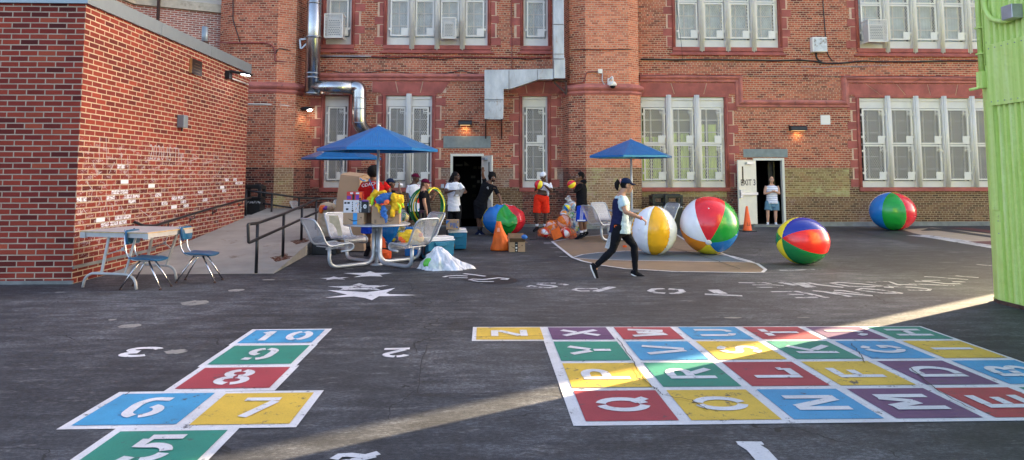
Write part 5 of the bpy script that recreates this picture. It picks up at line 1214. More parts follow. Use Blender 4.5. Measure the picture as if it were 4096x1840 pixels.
p1 = W(1512, 700, 12.85); U1 = (p1.x, 12.85); p2 = W(1366, 650, 19.6); U2 = (p2.x, 19.6); p3 = W(2525, 650, 17.4); U3 = (p3.x, 17.4)
cafe_table('silver outdoor table nearest the camera, loaded with boxes and pinnies', U1, (223, 135, 42, -43), 'silver tables with wire mesh seats')
cafe_table('silver outdoor table by the wall behind the crowded one', U2, (170, 100, 10, -80), 'silver tables with wire mesh seats')
cafe_table('silver outdoor table under the umbrella beside the right buttress', U3, (208, 118, 28), 'silver tables with wire mesh seats')
umbrella('umbrella', 'large blue perforated metal umbrella over the crowded front table', (*U1, 0), 1.0, 10, 'blue metal umbrellas over the tables')
umbrella('umbrella', 'blue metal umbrella partly hidden behind the larger left one', (*U2, 0), 1.0, 5, 'blue metal umbrellas over the tables')
umbrella('umbrella', 'blue metal umbrella in front of the right buttress', (*U3, 0), 1.0, 8, 'blue metal umbrellas over the tables')
# ================================================================ boxes
def carton(name, label, cat, px, Y, base, size, rz=0, mat='card', extra=None, group=None):
    """px = photo column of the box middle; size = w,d,h"""
    c = W(px, 700, Y); c = V((c.x, Y, base)); t = thing(name, label, cat, c, group); R = Matrix.Rotation(rad(rz), 3, 'Z')
    w, d, h = size; mb = MB(); mb.box((c.x-w/2, c.y-d/2, base), (c.x+w/2, c.y+d/2, base+h), 0, R, V((c.x, c.y, base))); mb.build('carton', M[mat], t, bevel=.003)
    def F(u, v, e=.002): return c+R@V((u*w-w/2, -d/2-e, v*h))       # front face
    def T(u, v, e=.002): return c+R@V((u*w-w/2, v*d-d/2, h+e))       # top face
    def S(u, v, e=.002): return c+R@V((-w/2-e, d/2-u*d, v*h))        # left face
    if extra: extra(t, F, T, S, w, h, d)
    return t
def patch(t, name, mat, F, rects):
    mb = MB()
    for u0, v0, u1, v1 in rects: mb.face([F(u0, v0), F(u1, v0), F(u1, v1), F(u0, v1)])
    return mb.build(name, M[mat], t, fixn=False)
def words(t, name, mat, F, s, u, v, sz, w, h, rot=0, off=.01, shear=0):
    mb = MB()
    def mp(x, y):
        x, y = x*sz, (y-.35)*sz
        if rot == 90: x, y = -y, x
        if rot == -90: x, y = y, -x
        return F(u+x/w, v+y/h, .004)
    mb.text(s, mp, 0, off=off, shear=shear); return mb.build(name, M[mat], t, fixn=False)
def smile(t, F, u0, u1, v, w, h, mat='ink', th=.012, name='smile_arrow'):
    mb = MB(); n = 12; up = []; lo = []
    for i in range(n+1):
        s = i/n; uu = u0+(u1-u0)*s; d = -.18*math.sin(math.pi*s)*(u1-u0)*w/h; tt = th/h*math.sin(math.pi*min(1, s*1.1+.05))*1.3; up.append((uu, v+d+tt/2)); lo.append((uu, v+d-tt/2-.01))
    for i in range(n): mb.face([F(*lo[i], .004), F(*lo[i+1], .004), F(*up[i+1], .004), F(*up[i], .004)])
    e = (u1-u0); mb.face([F(u1-.1*e, v+.10*e*w/h, .004), F(u1+.07*e, v+.12*e*w/h, .004), F(u1+.03*e, v-.10*e*w/h, .004), F(u1+.03*e, v+.05*e*w/h, .004)]); return mb.build(name, M[mat], t, fixn=False)
YT = 12.85; TT = .763
def ex1(t, F, T, S, w, h, d):
    patch(t, 'tape', 'tape', F, [(.48, 0, .68, 1)]); smile(t, F, .25, .86, .52, w, h)
carton('cardboard_box', 'small cardboard box with blue tape, lowest of the stack on the front table', 'box', 1424, 12.62, TT, (.375, .25, .205), -4, extra=ex1)
def ex2(t, F, T, S, w, h, d):
    patch(t, 'black_panel', 'ink', F, [(.62, 0, 1, 1)]); patch(t, 'purple_flash', 'purple', lambda u, v, e=.004: F(u, v, .004), [(.74, .9, 1, 1)])
    mb = MB(); cols = []
    r = random.Random(5)
    for k in range(26): u, v = .47+r.uniform(0, .15), r.uniform(.05, .85); s = .02; mb.face([F(u, v, .005), F(u+s, v, .005), F(u+s, v+.06, .005), F(u, v+.06, .005)], r.randint(0, 3))
    mb.build('printed_picture', [M['redbox'], M['yel'], M['p_green'], M['tape']], t, fixn=False)
    words(t, 'brand_word', 'inkwhite', F, 'popchips', .70, .47, .055, w, h, -90, .012); 
    mb = MB(); mb.face([F(.86+.07*math.cos(k*.4), .5+.17*math.sin(k*.4), .005) for k in range(16)]); mb.build('badge', M['inkwhite'], t, fixn=False)
    words(t, 'badge_number', 'ink', lambda u, v, e: F(u, v, .007), '30', .86, .5, .05, w, h, 0, .01)
    patch(t, 'small_icons', 'ink', F, [(.34, .78, .375, .88), (.34, .62, .375, .72), (.34, .46, .375, .56), (.34, .3, .375, .4), (.33, .08, .40, .24), (.03, .7, .12, .86), (.15, .7, .25, .86), (.1, .2, .2, .36), (.0, .5, .3, .505)])
carton('snack_carton', 'white and black snack carton with round number badge, middle of the stack', 'box', 1433, 12.68, TT+.207, (.455, .25, .225), -3, 'wbox', ex2)
def ex3(t, F, T, S, w, h, d):
    patch(t, 'purple_label', 'purple', F, [(.58, .05, .78, .6), (.02, .1, .28, .5)]); patch(t, 'orange_end', 'orange', F, [(.80, .02, .99, .98)]); patch(t, 'white_label', 'inkwhite', lambda u, v, e=.004: F(u, v, .004), [(.22, .72, .4, .92), (.58, .72, .8, .92)]); patch(t, 'dark_figure', 'ink', lambda u, v, e=.005: F(u, v, .005), [(.36, .02, .5, .7), (.8, .04, .92, .25)])
carton('bag_carton', 'red and purple carton of bags on top of the snack carton', 'box', 1423, 12.66, TT+.434, (.285, .13, .15), -2, 'redbox', ex3)
carton('cardboard_box', 'plain dark cardboard box half hidden between the two stacks on the front table', 'box', 1474, 12.95, TT, (.2, .22, .2), 0, 'card2')
def ex4(t, F, T, S, w, h, d):
    for s, u, v in (('Happier', .42, .77), ('than a Cat Person.', .62, .52), ("It's prime", .52, .32)):
        pass
    words(t, 'printed_words', 'ink', F, 'er', .66, .74, .05, w, h, 0, .004); words(t, 'printed_words', 'ink', F, 'a', .33, .56, .05, w, h, 0, .004); words(t, 'printed_words', 'ink', F, 'Ca    son.', .76, .56, .05, w, h, 0, .004); words(t, 'printed_words', 'ink', F, "It's   prime", .52, .38, .05, w, h, 0, .004)
    smile(t, F, .56, .77, .22, w, h, th=.007); patch(t, 'printed_box', 'ink', F, [(.10, .05, .17, .055), (.10, .25, .17, .255), (.10, .05, .105, .255), (.165, .05, .17, .255), (.11, .08, .16, .1), (.11, .13, .16, .15), (.11, .18, .16, .2)])
    smile(t, lambda u, v, e: S(u, v, .004), .3, .8, .6, d, h)
carton('cardboard_box', 'big cardboard box with printed words under the heap of pinnies on the front table', 'box', 1549, 12.75, TT, (.50, .36, .335), 2, extra=ex4)
# heap of pinnies
hp = W(1545, 800, 12.6); HP = thing('pinnie_heap', 'heap of yellow, blue and neon pinnies spilling over the big cardboard box', 'pinnies', (hp.x, 12.7, TT+.335))
def cloth(name, mat, blobs, wr=.022, wsc=13, vox=.012):
    mb = MB()
    for px, py, dy, rx, rz, tilt in blobs:
        c = W(px, py, 12.55+dy); mb.ell(c, (rx, min(rx, rz)*.8+.02, rz), Matrix.Rotation(rad(tilt), 3, 'Y'))
    return mb.blob(name, M[mat], HP, vox, 2, wr, wsc)
cloth('yellow_pinnie', 'yel', [(1478, 800, .1, .05, .08, 0), (1600, 800, .0, .08, .09, 10), (1530, 772, .1, .09, .05, 0), (1580, 790, -.05, .09, .09, 20), (1492, 785, .1, .06, .10, 20), (1500, 775, .12, .06, .08, 0), (1565, 800, .05, .09, .08, 0), (1585, 820, 0, .09, .11, -15), (1570, 850, -.05, .055, .09, 0), (1595, 790, .1, .07, .06, -35), (1517, 835, -.08, .03, .09, -15), (1510, 822, -.05, .04, .03, 0), (1607, 815, .05, .03, .09, -30), (1560, 785, .1, .08, .05, 0)])
cloth('blue_pinnie', 'bluecl', [(1540, 793, -.02, .12, .10, 0), (1518, 800, 0, .07, .08, 20), (1535, 845, -.10, .06, .11, 0), (1543, 872, -.12, .028, .10, -4), (1555, 780, .02, .08, .05, 0), (1492, 815, .05, .04, .03, 0)])
cloth('neon_pinnie', 'lime2', [(1592, 815, -.04, .028, .12, -32), (1601, 840, -.05, .025, .07, 10), (1489, 805, 0, .03, .09, 10), (1610, 815, 0, .02, .05, -30)], .012)
cloth('coral_pinnie', 'coral', [(1547, 808, -.11, .055, .045, 0), (1540, 815, -.12, .03, .035, 0)], .01)
# tall leaning box behind
t = thing('tall_carton', 'tall torn open cardboard carton standing behind the front table', 'box', G(1400, 1020)); Yb = 15.0
mb = MB(); P = [W(x, y, Yb) for x, y in ((1330, 1010), (1338, 850), (1362, 698), (1438, 706), (1445, 760), (1450, 850), (1455, 1010))]
F_ = [V((q.x, Yb, max(0.02, q.z))) for q in P]; B_ = [V((q.x+.25, Yb+.5, max(0.02, q.z))) for q in P]
mb.face(F_)
for i in range(len(P)-1): mb.face([F_[i], F_[i+1], B_[i+1], B_[i]]) if i not in (2, 3) else None
mb.face(B_)
mb.build('carton', M['card'], t)
mb = MB(); mb.face([F_[2], F_[3], F_[3]+V((.1, .3, .06)), F_[2]+V((.12, .35, .06))]); a = W(1430, 696, 15.2); b = W(1478, 700, 15.4); c = W(1478, 714, 15.4); d = W(1440, 712, 15.0); mb.face([a, b, c, d])
mb.face([W(1362, 694, 15.3), W(1400, 690, 15.4), W(1478, 696, 15.5), W(1440, 704, 15.1)]); mb.build('torn_flap', M['card'], t, fixn=False)
mb = MB(); mb.face([W(1437, 706, 14.99), W(1478, 718, 15.2), W(1470, 850, 15.2), W(1444, 850, 14.99)]); mb.build('side_panel', M['card'], t, fixn=False)
mb = MB(); mb.tube([W(1440, 714, 14.95), W(1450, 721, 14.93), W(1463, 723, 14.95)], .015, 6); mb.build('blue_strap', M['tape'], t)
# ================================================================ folding table and school chairs
FT = thing('folding_table', 'old folding table with putty metal legs beside the annex corner', 'table', (-5.4, 10.8, 0))
L, Fc, Rr, Bk = V((-5.98, 10.44, 0)), V((-4.86, 10.12, 0)), V((-4.62, 11.15, 0)), V((-5.74, 11.47, 0)); zt = .825
mb = MB()
def prism(mb, Q, z0, z1, m=0):
    lo = [V((q.x, q.y, z0)) for q in Q]; hi = [V((q.x, q.y, z1)) for q in Q]; mb.face(lo, m); mb.face(hi, m)
    for i in range(len(Q)): mb.face([lo[i], lo[(i+1) % len(Q)], hi[(i+1) % len(Q)], hi[i]], m)
cc = (L+Fc+Rr+Bk)/4; prism(mb, [L, Fc, Rr, Bk], zt-.018, zt-.004, 1); prism(mb, [q.lerp(cc, .004) for q in (L, Fc, Rr, Bk)], zt-.004, zt, 0); mb.build('table_top', [M['tabtop'], M['ply']], FT)
mb = MB(); I = [q.lerp(cc, .05) for q in (L, Fc, Rr, Bk)]
for i in range(4): mb.bar(I[i]+V((0, 0, zt-.052)), I[(i+1) % 4]+V((0, 0, zt-.052)), .02, .065)
for q in (I[0], I[1]): mb.cbox(q+V((0, 0, zt-.06)), (.09, .05, .08), 0, rad(-16))
mb.build('apron', M['tleg'], FT)
for a, b, ta, tb in ((V((-5.93, 10.47, 0)), V((-5.04, 10.24, 0)), (-5.55, 10.42), (-5.10, 10.30)), (V((-5.78, 11.52, 0)), V((-4.90, 11.20, 0)), (-5.30, 11.25), (-4.86, 11.13))):
    mb = MB(); U = V((0, 0, 1)); d = (b-a).normalized()
    mb.tube(smooth_path([a, a+d*.03+U*.14, a+d*.14+U*.21, b-d*.14+U*.21, b-d*.03+U*.14, b], .06), .020, 8)
    pa, pb = a.lerp(b, .34)+U*.21, a.lerp(b, .78)+U*.21; qa, qb = V((ta[0], ta[1], zt-.03)), V((tb[0], tb[1], zt-.03))
    mb.bar(pa, qa, .035, .025); mb.bar(pb, qb, .035, .025); m_ = (pa+pb+qa+qb)/4+V((0, .12, .05)); mb.tube([pa.lerp(qa, .45), m_, pb.lerp(qb, .45)], .009, 6); mb.tube([m_, m_+V((0, .25, .28))], .007, 6); mb.cbox(m_, (.04, .02, .05)); mb.build('leg_frame', M['tleg'], FT)
def school_chair(label, c, rz):
    t = thing('school_chair', label, 'chair', (c[0], c[1], 0), 'blue plastic school chairs beside the folding table', rz)
    LOC[t.name] = V((0, 0, 0)); U = V((0, 0, 1))
    for sx_, sy in ((-.29, -.16), (-.29, .16), (.29, -.155), (.29, .155)):
        mb = MB(); a = V((sx_*.22, sy*.5, .40)); mb.tube([a, V((sx_, sy, .02))], [.014, .011], 8); mb.build('leg', M['chrome'], t)
    for sx_, sy in ((-.29, -.16), (-.29, .16), (.29, -.155), (.29, .155)):
        mb = MB(); mb.lathe([(.012, 0), (.02, .0), (.02, .012), (.012, .025)], V((sx_, sy, 0)), 8); mb.build('foot_cap', M['rust'], t)
    mb = MB()
    for s in (-1, 1): mb.tube(smooth_path([V((.12, s*.10, .415)), V((-.18, s*.11, .415)), V((-.26, s*.115, .52)), V((-.285, s*.12, .86))], .08), .0125, 8)
    mb.cbox((0, 0, .40), (.14, .14, .035)); mb.build('frame', M['chrome'], t)
    mb = MB(); rows = []
    for i in range(13):
        u = -1+2*i/12; rows.append([V((u*.205+.02, v*(.20-.03*abs(u)**3+.0), .445+.012*u*u*(1 if u < 0 else -2.4)+.010*v*v)) for v in [-1+2*j/10 for j in range(11)]])
    mb.grid(rows); s = mb.build('seat', M['bluep'], t); md = s.modifiers.new('solid', 'SOLIDIFY'); md.thickness = .022; b = s.modifiers.new('bevel', 'BEVEL'); b.width = .006; b.segments = 2
    mb = MB(); rows = []
    for i in range(9):
        u = -1+2*i/8; hw = .185*(1-.16*max(0, -u)**2-.12*max(0, u)**4); rows.append([V((-.275-.012*u+.035*v*v, v*hw, .745+u*.105)) for v in [-1+2*j/10 for j in range(11)]])
    mb.grid(rows); s = mb.build('backrest', M['bluep'], t); md = s.modifiers.new('solid', 'SOLIDIFY'); md.thickness = .03; b = s.modifiers.new('bevel', 'BEVEL'); b.width = .008; b.segments = 2
school_chair('blue school chair tucked under the folding table corner', (-4.96, 10.36), rad(-3)); school_chair('blue school chair standing free to the right of the folding table', (-4.44, 10.97), rad(0))
# ================================================================ coolers
def cooler(label, c, size, rz, handle=True, lidw=True):
    w, d, h = size; t = thing('cooler', label, 'cooler', (c[0], c[1], 0), 'blue wheeled coolers with white lids', rad(rz)); LOC[t.name] = V((0, 0, 0))
    mb = MB(); z0, z1 = .03, h*.80
    rows = [[V((x, y, z)) for x, y in ((-w/2*k, -d/2*k), (w/2*k, -d/2*k), (w/2*k, d/2*k), (-w/2*k, d/2*k))] for z, k in ((z0, .90), (z0+.04, .93), (h*.22, .94), (h*.24, .965), (z1, 1.0))]
    mb.grid(rows, wrap=True, smooth=False); mb.face(rows[0]); mb.face(rows[-1]); mb.build('body', M['cooler'], t, bevel=.012)
    mb = MB(); mb.box((-w/2-.012, -d/2-.012, z1+.003), (w/2+.012, d/2+.012, h*.87)); mb.box((-w/2+.01, -d/2+.01, h*.87), (w/2-.01, d/2-.01, h*.98)); mb.build('lid', M['cwhite'], t, bevel=.02)
    mb = MB(); mb.box((-w*.25, -d/2-.03, z1*.80), (w*.25, -d/2+.005, z1*.96)); mb.box((-w*.19, -d/2-.036, z1*.74), (w*.19, -d/2-.0, z1*.83)); mb.build('side_grip', M['cooler'], t, bevel=.01)
    for s in (-1, 1):
        mb = MB(); R = Matrix.Rotation(rad(90), 3, 'X'); cc = V((-w/2+.05, s*(d/2-.01), .095)); mb.lathe([(.02, -.03), (.085, -.03), (.097, -.018), (.097, .018), (.085, .03), (.02, .03)], cc, 22, R=R); mb.lathe([(.0, -.034), (.02, -.034), (.02, .034), (0, .034)], cc, 10, 1, R=R); mb.build('wheel', [M['black'], M['alu']], t)
    if handle:
        mb = MB(); 
        for s in (-1, 1): mb.box((-w/2-.05, s*d*.25-.014, .1), (-w/2-.02, s*d*.25+.014, h*2.05))
        mb.box((-w/2-.055, -d*.25-.014, h*2.0), (-w/2-.015, d*.25+.014, h*2.1)); mb.build('pull_handle', M['black'], t, bevel=.004)
    return t
c = G(1828, 1002); cooler('blue wheeled cooler with its handle up, holding a carton near door 4', (c.x, c.y+.2), (.40, .42, .475), 4)
c = G(1740, 1045); cooler('blue wheeled cooler behind the white plastic bag', (c.x+.02, c.y+.3), (.56, .40, .46), 28)
def ex5(t, F, T, S, w, h, d):
    words(t, 'printed_word', 'bluecl', F, 'FIJI', .55, .5, .12, w, h, 0, .012); mb = MB(); mb.face([F(0, .55), F(.32, .98), F(0, .98)]); mb.build('blue_corner', M['bluecl'], t, fixn=False); patch(t, 'print_marks', 'bluecl', F, [(.86, .7, .92, .9), (.75, .15, .9, .3), (.04, .3, .12, .36)])
carton('water_carton', 'worn cardboard water carton on top of the cooler near door 4', 'box', 1812, 15.15, .472, (.285, .28, .20), 3, extra=ex5)
# white plastic bag
m, nt, b = newmat('thin_white_plastic'); p = nd(nt, 'ShaderNodeTexCoord').outputs['Object']; f = noise_(nt, vec_map(nt, p, (1, 1, .5)), 5, 3, .5)
b.inputs['Base Color'].default_value = (.78, .78, .82, 1); b.inputs['Roughness'].default_value = .28; rr = ramp(nt, [(.40, (.66, .66, .66)), (.58, (.97, .97, .97))]); nt.links.new(f, rr.inputs[0]); nt.links.new(rr.outputs[0], b.inputs['Alpha']); f2 = noise_(nt, vec_map(nt, p, (1, 1, .22)), 11, 3, .5); bump_(nt, b, math_(nt, 'ADD', f, math_(nt, 'MULTIPLY', f2, 2.0)), .6, .06); b.inputs['Subsurface Weight'].default_value = .4; b.inputs['Subsurface Radius'].default_value = (.1, .1, .1); M['bagw'] = m
t = thing('plastic_bag', 'full white translucent plastic bag on the ground in front of the coolers', 'bag', G(1745, 1085))
def bagmesh(mb, base, tip, outline, n=40, k=16, amp=.02, seed=0):
    """sack from a wide foot to a gathered top"""
    rows = []
    for j in range(k+1):
        s = j/k; row = []
        for i in range(n):
            a = 2*math.pi*i/n; rx, ry, z = outline(s, a); wv = 1+amp*math.sin(a*7+seed+s*3)+amp*.8*math.sin(a*13+seed*2-s*5)+amp*1.5*mnoise.noise(V((math.cos(a)*2, math.sin(a)*2, s*3+seed)))
            c = base.lerp(tip, s); row.append(V((c.x+rx*wv*math.cos(a), c.y+ry*wv*math.sin(a), z)))
        rows.append(row)
    mb.grid(rows, 0, True); mb.face(rows[0]); mb.face(rows[-1])
b0 = W(1768, 1080, 12.15); tp = W(1752, 985, 12.3)
def ol(s, a):
    fo = 1+.10*math.sin(a*6+1.3)*(1-s)+.06*math.sin(a*15+s*4)*(1-.6*s)+.05*math.sin(a*25-s*9)
    side = 1.0 if math.cos(a) < 0 else 1.0+.30*math.cos(a)*(1-s)**2
    q_ = (1-s)**.80*.34+.02
    if .08 < s < .5 and math.cos(a) < .2: q_ += .05*math.sin((s-.08)/.42*math.pi)
    return (q_*side*fo, (.25*(1-s)**.85+.015)*fo, .005+tp.z*(s**.95)+.015*math.sin(a*9+s*7)*(s > .05)*(s < .95))
mb = MB(); bagmesh(mb, V((b0.x, 12.2, 0)), V((tp.x, 12.25, 0)), ol, amp=.05, n=72, k=30); mb.build('sack', M['bagw'], t)
mb = MB(); g0 = W(1705, 1068, 12.05); mb.ell(V((g0.x+.05, 12.14, .11)), (.12, .12, .10)); mb.ell(V((g0.x+.18, 12.15, .08)), (.12, .1, .08)); mb.blob('green_contents', simple('green_plastic_pack', (.12, .52, .05), .4), t, .015, 2, .01)
for dx, dy, z, r, cc in ((-.12, .05, .2, .10, (.75, .72, .74)), (.02, .06, .26, .10, (.5, .55, .6)), (.15, .0, .12, .10, (.72, .4, .45)), (.0, -.05, .10, .11, (.78, .76, .78)), (-.03, .08, .14, .12, (.35, .42, .5))):
    mb = MB(); mb.ell(V((tp.x+dx, 12.22+dy, z)), (r, r*.8, r*.8)); mb.blob('packed_item', simple('packed_item_plastic', cc, .4), t, .016, 2, .015)
# ================================================================ orange cone, bagged cones, open box, ball bags
def cone(name, label, c, h, group=None):
    t = thing(name, label, 'traffic cone', c, group); c = V(c); mb = MB(); mb.lathe([(.135*h/.7, .03), (.12*h/.7, .05), (.03*h/.7, h-.01), (.024, h), (.0, h)], c, 24); mb.build('cone_body', M['orange'], t)
    mb = MB(); mb.cbox(c+V((0, 0, .015)), (.40*h/.75, .40*h/.75, .03), 0, rad(12)); mb.build('base', M['black'], t, bevel=.006)
    mb = MB()
    for k in range(3): z = .24-k*.035; mb.face([c+V((-.05+u*.1, -(.135-.13*(z/.72))-.004, z+v*.012)) for u, v in ((0, 0), (1, 0), (1, 1), (0, 1))])
    if name == 'traffic_cone': mb.build('stencil_lines', M['rust'], t, fixn=False)
    return t
c = G(2990, 925); cone('traffic_cone', 'tall orange traffic cone on black base in front of the exit 3 door', (c.x, c.y, 0), .735)
c = G(2000, 1005); c.y += .15; t = thing('cone_bag', 'stack of orange cones inside an orange mesh bag in front of the half deflated ball', 'cone bag', c)
mb = MB(); rows = []
for j in range(15):
    s = j/14; row = []
    for i in range(32):
        a = 2*math.pi*i/32; r = (.205-.165*s**1.0)+(.05*math.sin(math.pi*min(1, s*1.3)) if math.cos(a) > 0 else 0)+.008*math.sin(a*9+s*6)+.012*mnoise.noise(V((math.cos(a)*3, math.sin(a)*3, s*6))); row.append(c+V((r*math.cos(a)-.03*s, r*.85*math.sin(a), .01+.62*s)))
    rows.append(row)
mb.grid(rows, 0, True); mb.face(rows[0]); mb.face(rows[-1]); mb.build('mesh_bag', M['orangefab'], t)
mb = MB(); mb.face([c+V((-.065, -.145, .42)), c+V((.0, -.15, .42)), c+V((-.01, -.125, .50)), c+V((-.055, -.12, .50))]); mb.build('pale_collar', simple('pale_orange', (.95, .35, .22), .5), t, fixn=False)
mb = MB(); mb.tube(smooth_path([c+V((.2, -.1, .02)), c+V((.23, -.12, .1)), c+V((.19, -.13, .2)), c+V((.16, -.1, .3))], .05), .006, 6); mb.build('draw_cord', M['cable'], t)
def ex6(t, F, T, S, w, h, d):
    patch(t, 'black_label', 'ink', F, [(.36, 0, .55, 1)]); smile(t, F, .12, .80, .58, w, h, th=.01); patch(t, 'label_print', 'inkwhite', lambda u, v, e=.005: F(u, v, .005), [(.40, .72, .51, .76), (.40, .35, .51, .5), (.42, .1, .49, .2)])
    mb = MB(); mb.face([F(0, 1, 0), F(1, 1, 0), F(.98, 1.42, .10), F(.02, 1.42, .10)]); a = [F(0, 1, -d), F(1, 1, -d)]; mb.face([a[0], a[1], a[1]+V((0, .06, .16)), a[0]+V((0, .06, .16))]); mb.face([F(1, 1, 0), F(1, 1, -d), F(1.18, .85, -d), F(1.18, .85, 0)]); o = mb.build('flap', M['card2'], t, fixn=False)
c = G(2068, 1008); carton('cardboard_box', 'open cardboard box with black label and smile arrow beside the bagged cones', 'box', 2066, c.y+.16, 0, (.345, .3, .21), 2, extra=ex6)
t = thing('blue_packet', 'blue packet poking out of the open cardboard box', 'packet', W(2103, 950, 14.8)); mb = MB(); p = W(2098, 948, 14.75); mb.ell(p, (.07, .06, .05)); mb.blob('wrapper', M['bluecl'], t, .012, 1, .01)
# orange mesh bag with balls
def clearmat(name, col, a0, a1, rough=.3):
    m, nt, b = newmat(name); p = nd(nt, 'ShaderNodeTexCoord').outputs['Object']; f = noise_(nt, p, 14, 5, .75)
    b.inputs['Base Color'].default_value = (*col, 1); b.inputs['Roughness'].default_value = rough; rr = ramp(nt, [(.4, (a0,)*3), (.68, (a1,)*3)]); nt.links.new(f, rr.inputs[0]); nt.links.new(rr.outputs[0], b.inputs['Alpha']); bump_(nt, b, f, .7, .02); return m
M['clear'] = clearmat('clear_plastic_film', (.8, .82, .86), .06, .7); M['omesh'] = clearmat('sheer_orange_mesh', (.95, .17, .01), .22, .62, .6); M['ymesh'] = clearmat('yellow_net', (.9, .62, .01), .75, .98, .6)
Yo = 17.75; t = thing('ball_bag', 'orange mesh bag of beach balls lying on the ground by the court line', 'ball bag', G(2230, 955))
mb = MB()
B = [(2182, 930, .14), (2205, 900, .14), (2255, 885, .175), (2262, 930, .15), (2215, 935, .15), (2285, 935, .13), (2235, 915, .16)]
for x, y, r in B:
    c = W(x, y, Yo); c.z = max(c.z, r+.01); mb.ell(c, r*1.10)
mb.ell(V((W(2300, 955, Yo).x, Yo, .04)), (.1, .08, .04)); mb.ell(V((W(2165, 920, Yo).x, Yo, .16)), (.12, .12, .12)); mb.blob('mesh_bag', M['omesh'], t, .02, 30, .012, 7)
mb = MB()
a, b2, c2, d2 = (W(x, y, Yo-.23) for x, y in ((2203, 925), (2235, 905), (2250, 945), (2215, 962))); mb.face([a, b2, c2, d2]); mb.face([q+V((0, -.02, 0)) for q in (a, b2, c2, d2)]); mb.build('pocket', M['orangefab'], t, fixn=False)
mb = MB(); mb.tube(smooth_path([W(2152, 930, Yo-.15), W(2146, 945, Yo-.2), W(2150, 957, Yo-.2), W(2118, 958, Yo-.2)], .05), .008, 6); mb.build('draw_cord', M['cable'], t)
def smallballs(L, lab, Y, sets, group):
    for k, (x, y, r) in enumerate(L):
        c = W(x, y, Y+(.12 if k % 2 else -.02)); c.z = max(c.z, r); rr = random.Random(k*5+int(x))
        beachball(lab % k if '%' in lab else lab, c, r, (rr.uniform(-1, 1), rr.uniform(-1, 1), rr.uniform(-.5, 1)), rr.uniform(0, 1), sets[k % len(sets)], name='small_beach_ball', pucker=.002, caps=False, n=3, group=group)
S1 = [['red', 'white', 'red', 'white', 'red', 'white'], ['orange', 'white', 'orange', 'white', 'orange', 'white']]
smallballs([(2182, 930, .13), (2255, 886, .165), (2262, 930, .14), (2205, 903, .13)], 'red and white beach ball inside the orange mesh bag', Yo, S1, 'balls inside the orange mesh bag')
# clear bag of small balls
Yc = 18.9; t = thing('ball_bag', 'tall clear plastic bag full of small beach balls beside the right buttress', 'ball bag', G(2300, 935))
LB = [(2268, 830, .11), (2292, 822, .11), (2255, 855, .10), (2285, 862, .12), (2312, 850, .11), (2345, 832, .11), (2276, 893, .11), (2308, 890, .12), (2340, 870, .11), (2300, 925, .13), (2325, 915, .11), (2262, 880, .10)]
mb = MB()
for x, y, r in LB:
    c = W(x, y, Yc); c.z = max(c.z, r+.01); mb.ell(c, r*1.2)
mb.ell(W(2300, 870, Yc), (.22, .18, .4)); tp = W(2278, 800, Yc); mb.loft([W(2285, 825, Yc), tp, W(2270, 790, Yc)], [.16, .05, .12], [.1, .04, .05]); mb.blob('film', M['clear'], t, .022, 22, .015, 8)
S2 = [['blue', 'yellow', 'lightblue', 'white', 'yellow', 'green'], ['lightblue', 'orange', 'white', 'lightblue', 'orange', 'white'], ['white', 'orange', 'white', 'red', 'white', 'lightblue'], ['green', 'yellow', 'red', 'white', 'orange', 'blue'], ['navy', 'yellow', 'navy', 'orange', 'navy', 'yellow']]
smallballs(LB, 'small mixed colour beach ball inside the tall clear plastic bag', Yc, S2, 'balls inside the tall clear bag')
# clear bag under / behind front table
Y5 = 16.3; t = thing('ball_bag', 'clear plastic bag of striped balls on the ground behind the front table', 'ball bag', G(1590, 980)); LB2 = [(1582, 918, .12), (1612, 900, .11), (1600, 945, .12), (1618, 868, .1), (1575, 955, .11)]
mb = MB()
for x, y, r in LB2: c = W(x, y, Y5); c.z = max(c.z, r+.01); mb.ell(c, r*1.2)
mb.ell(W(1608, 865, Y5), (.12, .12, .18)); mb.blob('film', M['clear'], t, .022, 6, .015, 8)
smallballs(LB2, 'striped ball inside the clear bag behind the front table', Y5, S2[3:]+S2[:1], 'balls inside the bag behind the front table')
# yellow net of balls on the seat
t = thing('net_bag', 'yellow net bag of balls sitting on the right hand seat of the front table', 'net bag', W(1645, 965, 12.3)); mb = MB()
for x, y, r in ((1612, 948, .085), (1640, 940, .10), (1670, 945, .10), (1632, 960, .08), (1680, 955, .07), (1630, 928, .05), (1668, 928, .06)): mb.ell(W(x, y, 12.35), r)
mb.blob('net', M['yel'], t, .012, 4, .014, 16)
mb = MB()
for x, y in ((1602, 955), (1612, 965), (1682, 940)): mb.ell(W(x, y, 12.27), (.04, .015, .04))
mb.build('orange_ball_showing', M['orange'], t)
# cones stacked under the table
c = G(1550, 1005); 
for k in range(3): cone('small_cone', 'small orange cone of the stack on the ground behind the front table leg', (c.x+.03, 14.2, .0+k*.07), .38, 'stacked cones behind the front table')
t = thing('cone_pile', 'pile of flat orange marker cones beside the cone stack', 'cones', (c.x+.06, 13.9, 0)); mb = MB()
for k in range(7): mb.lathe([(.19, .012*k*1.6), (.185, .012*k*1.6+.012), (.07, .012*k*1.6+.05)], (c.x+.06, 13.9, 0), 22)
mb.build('disc_cone', M['orange'], t)
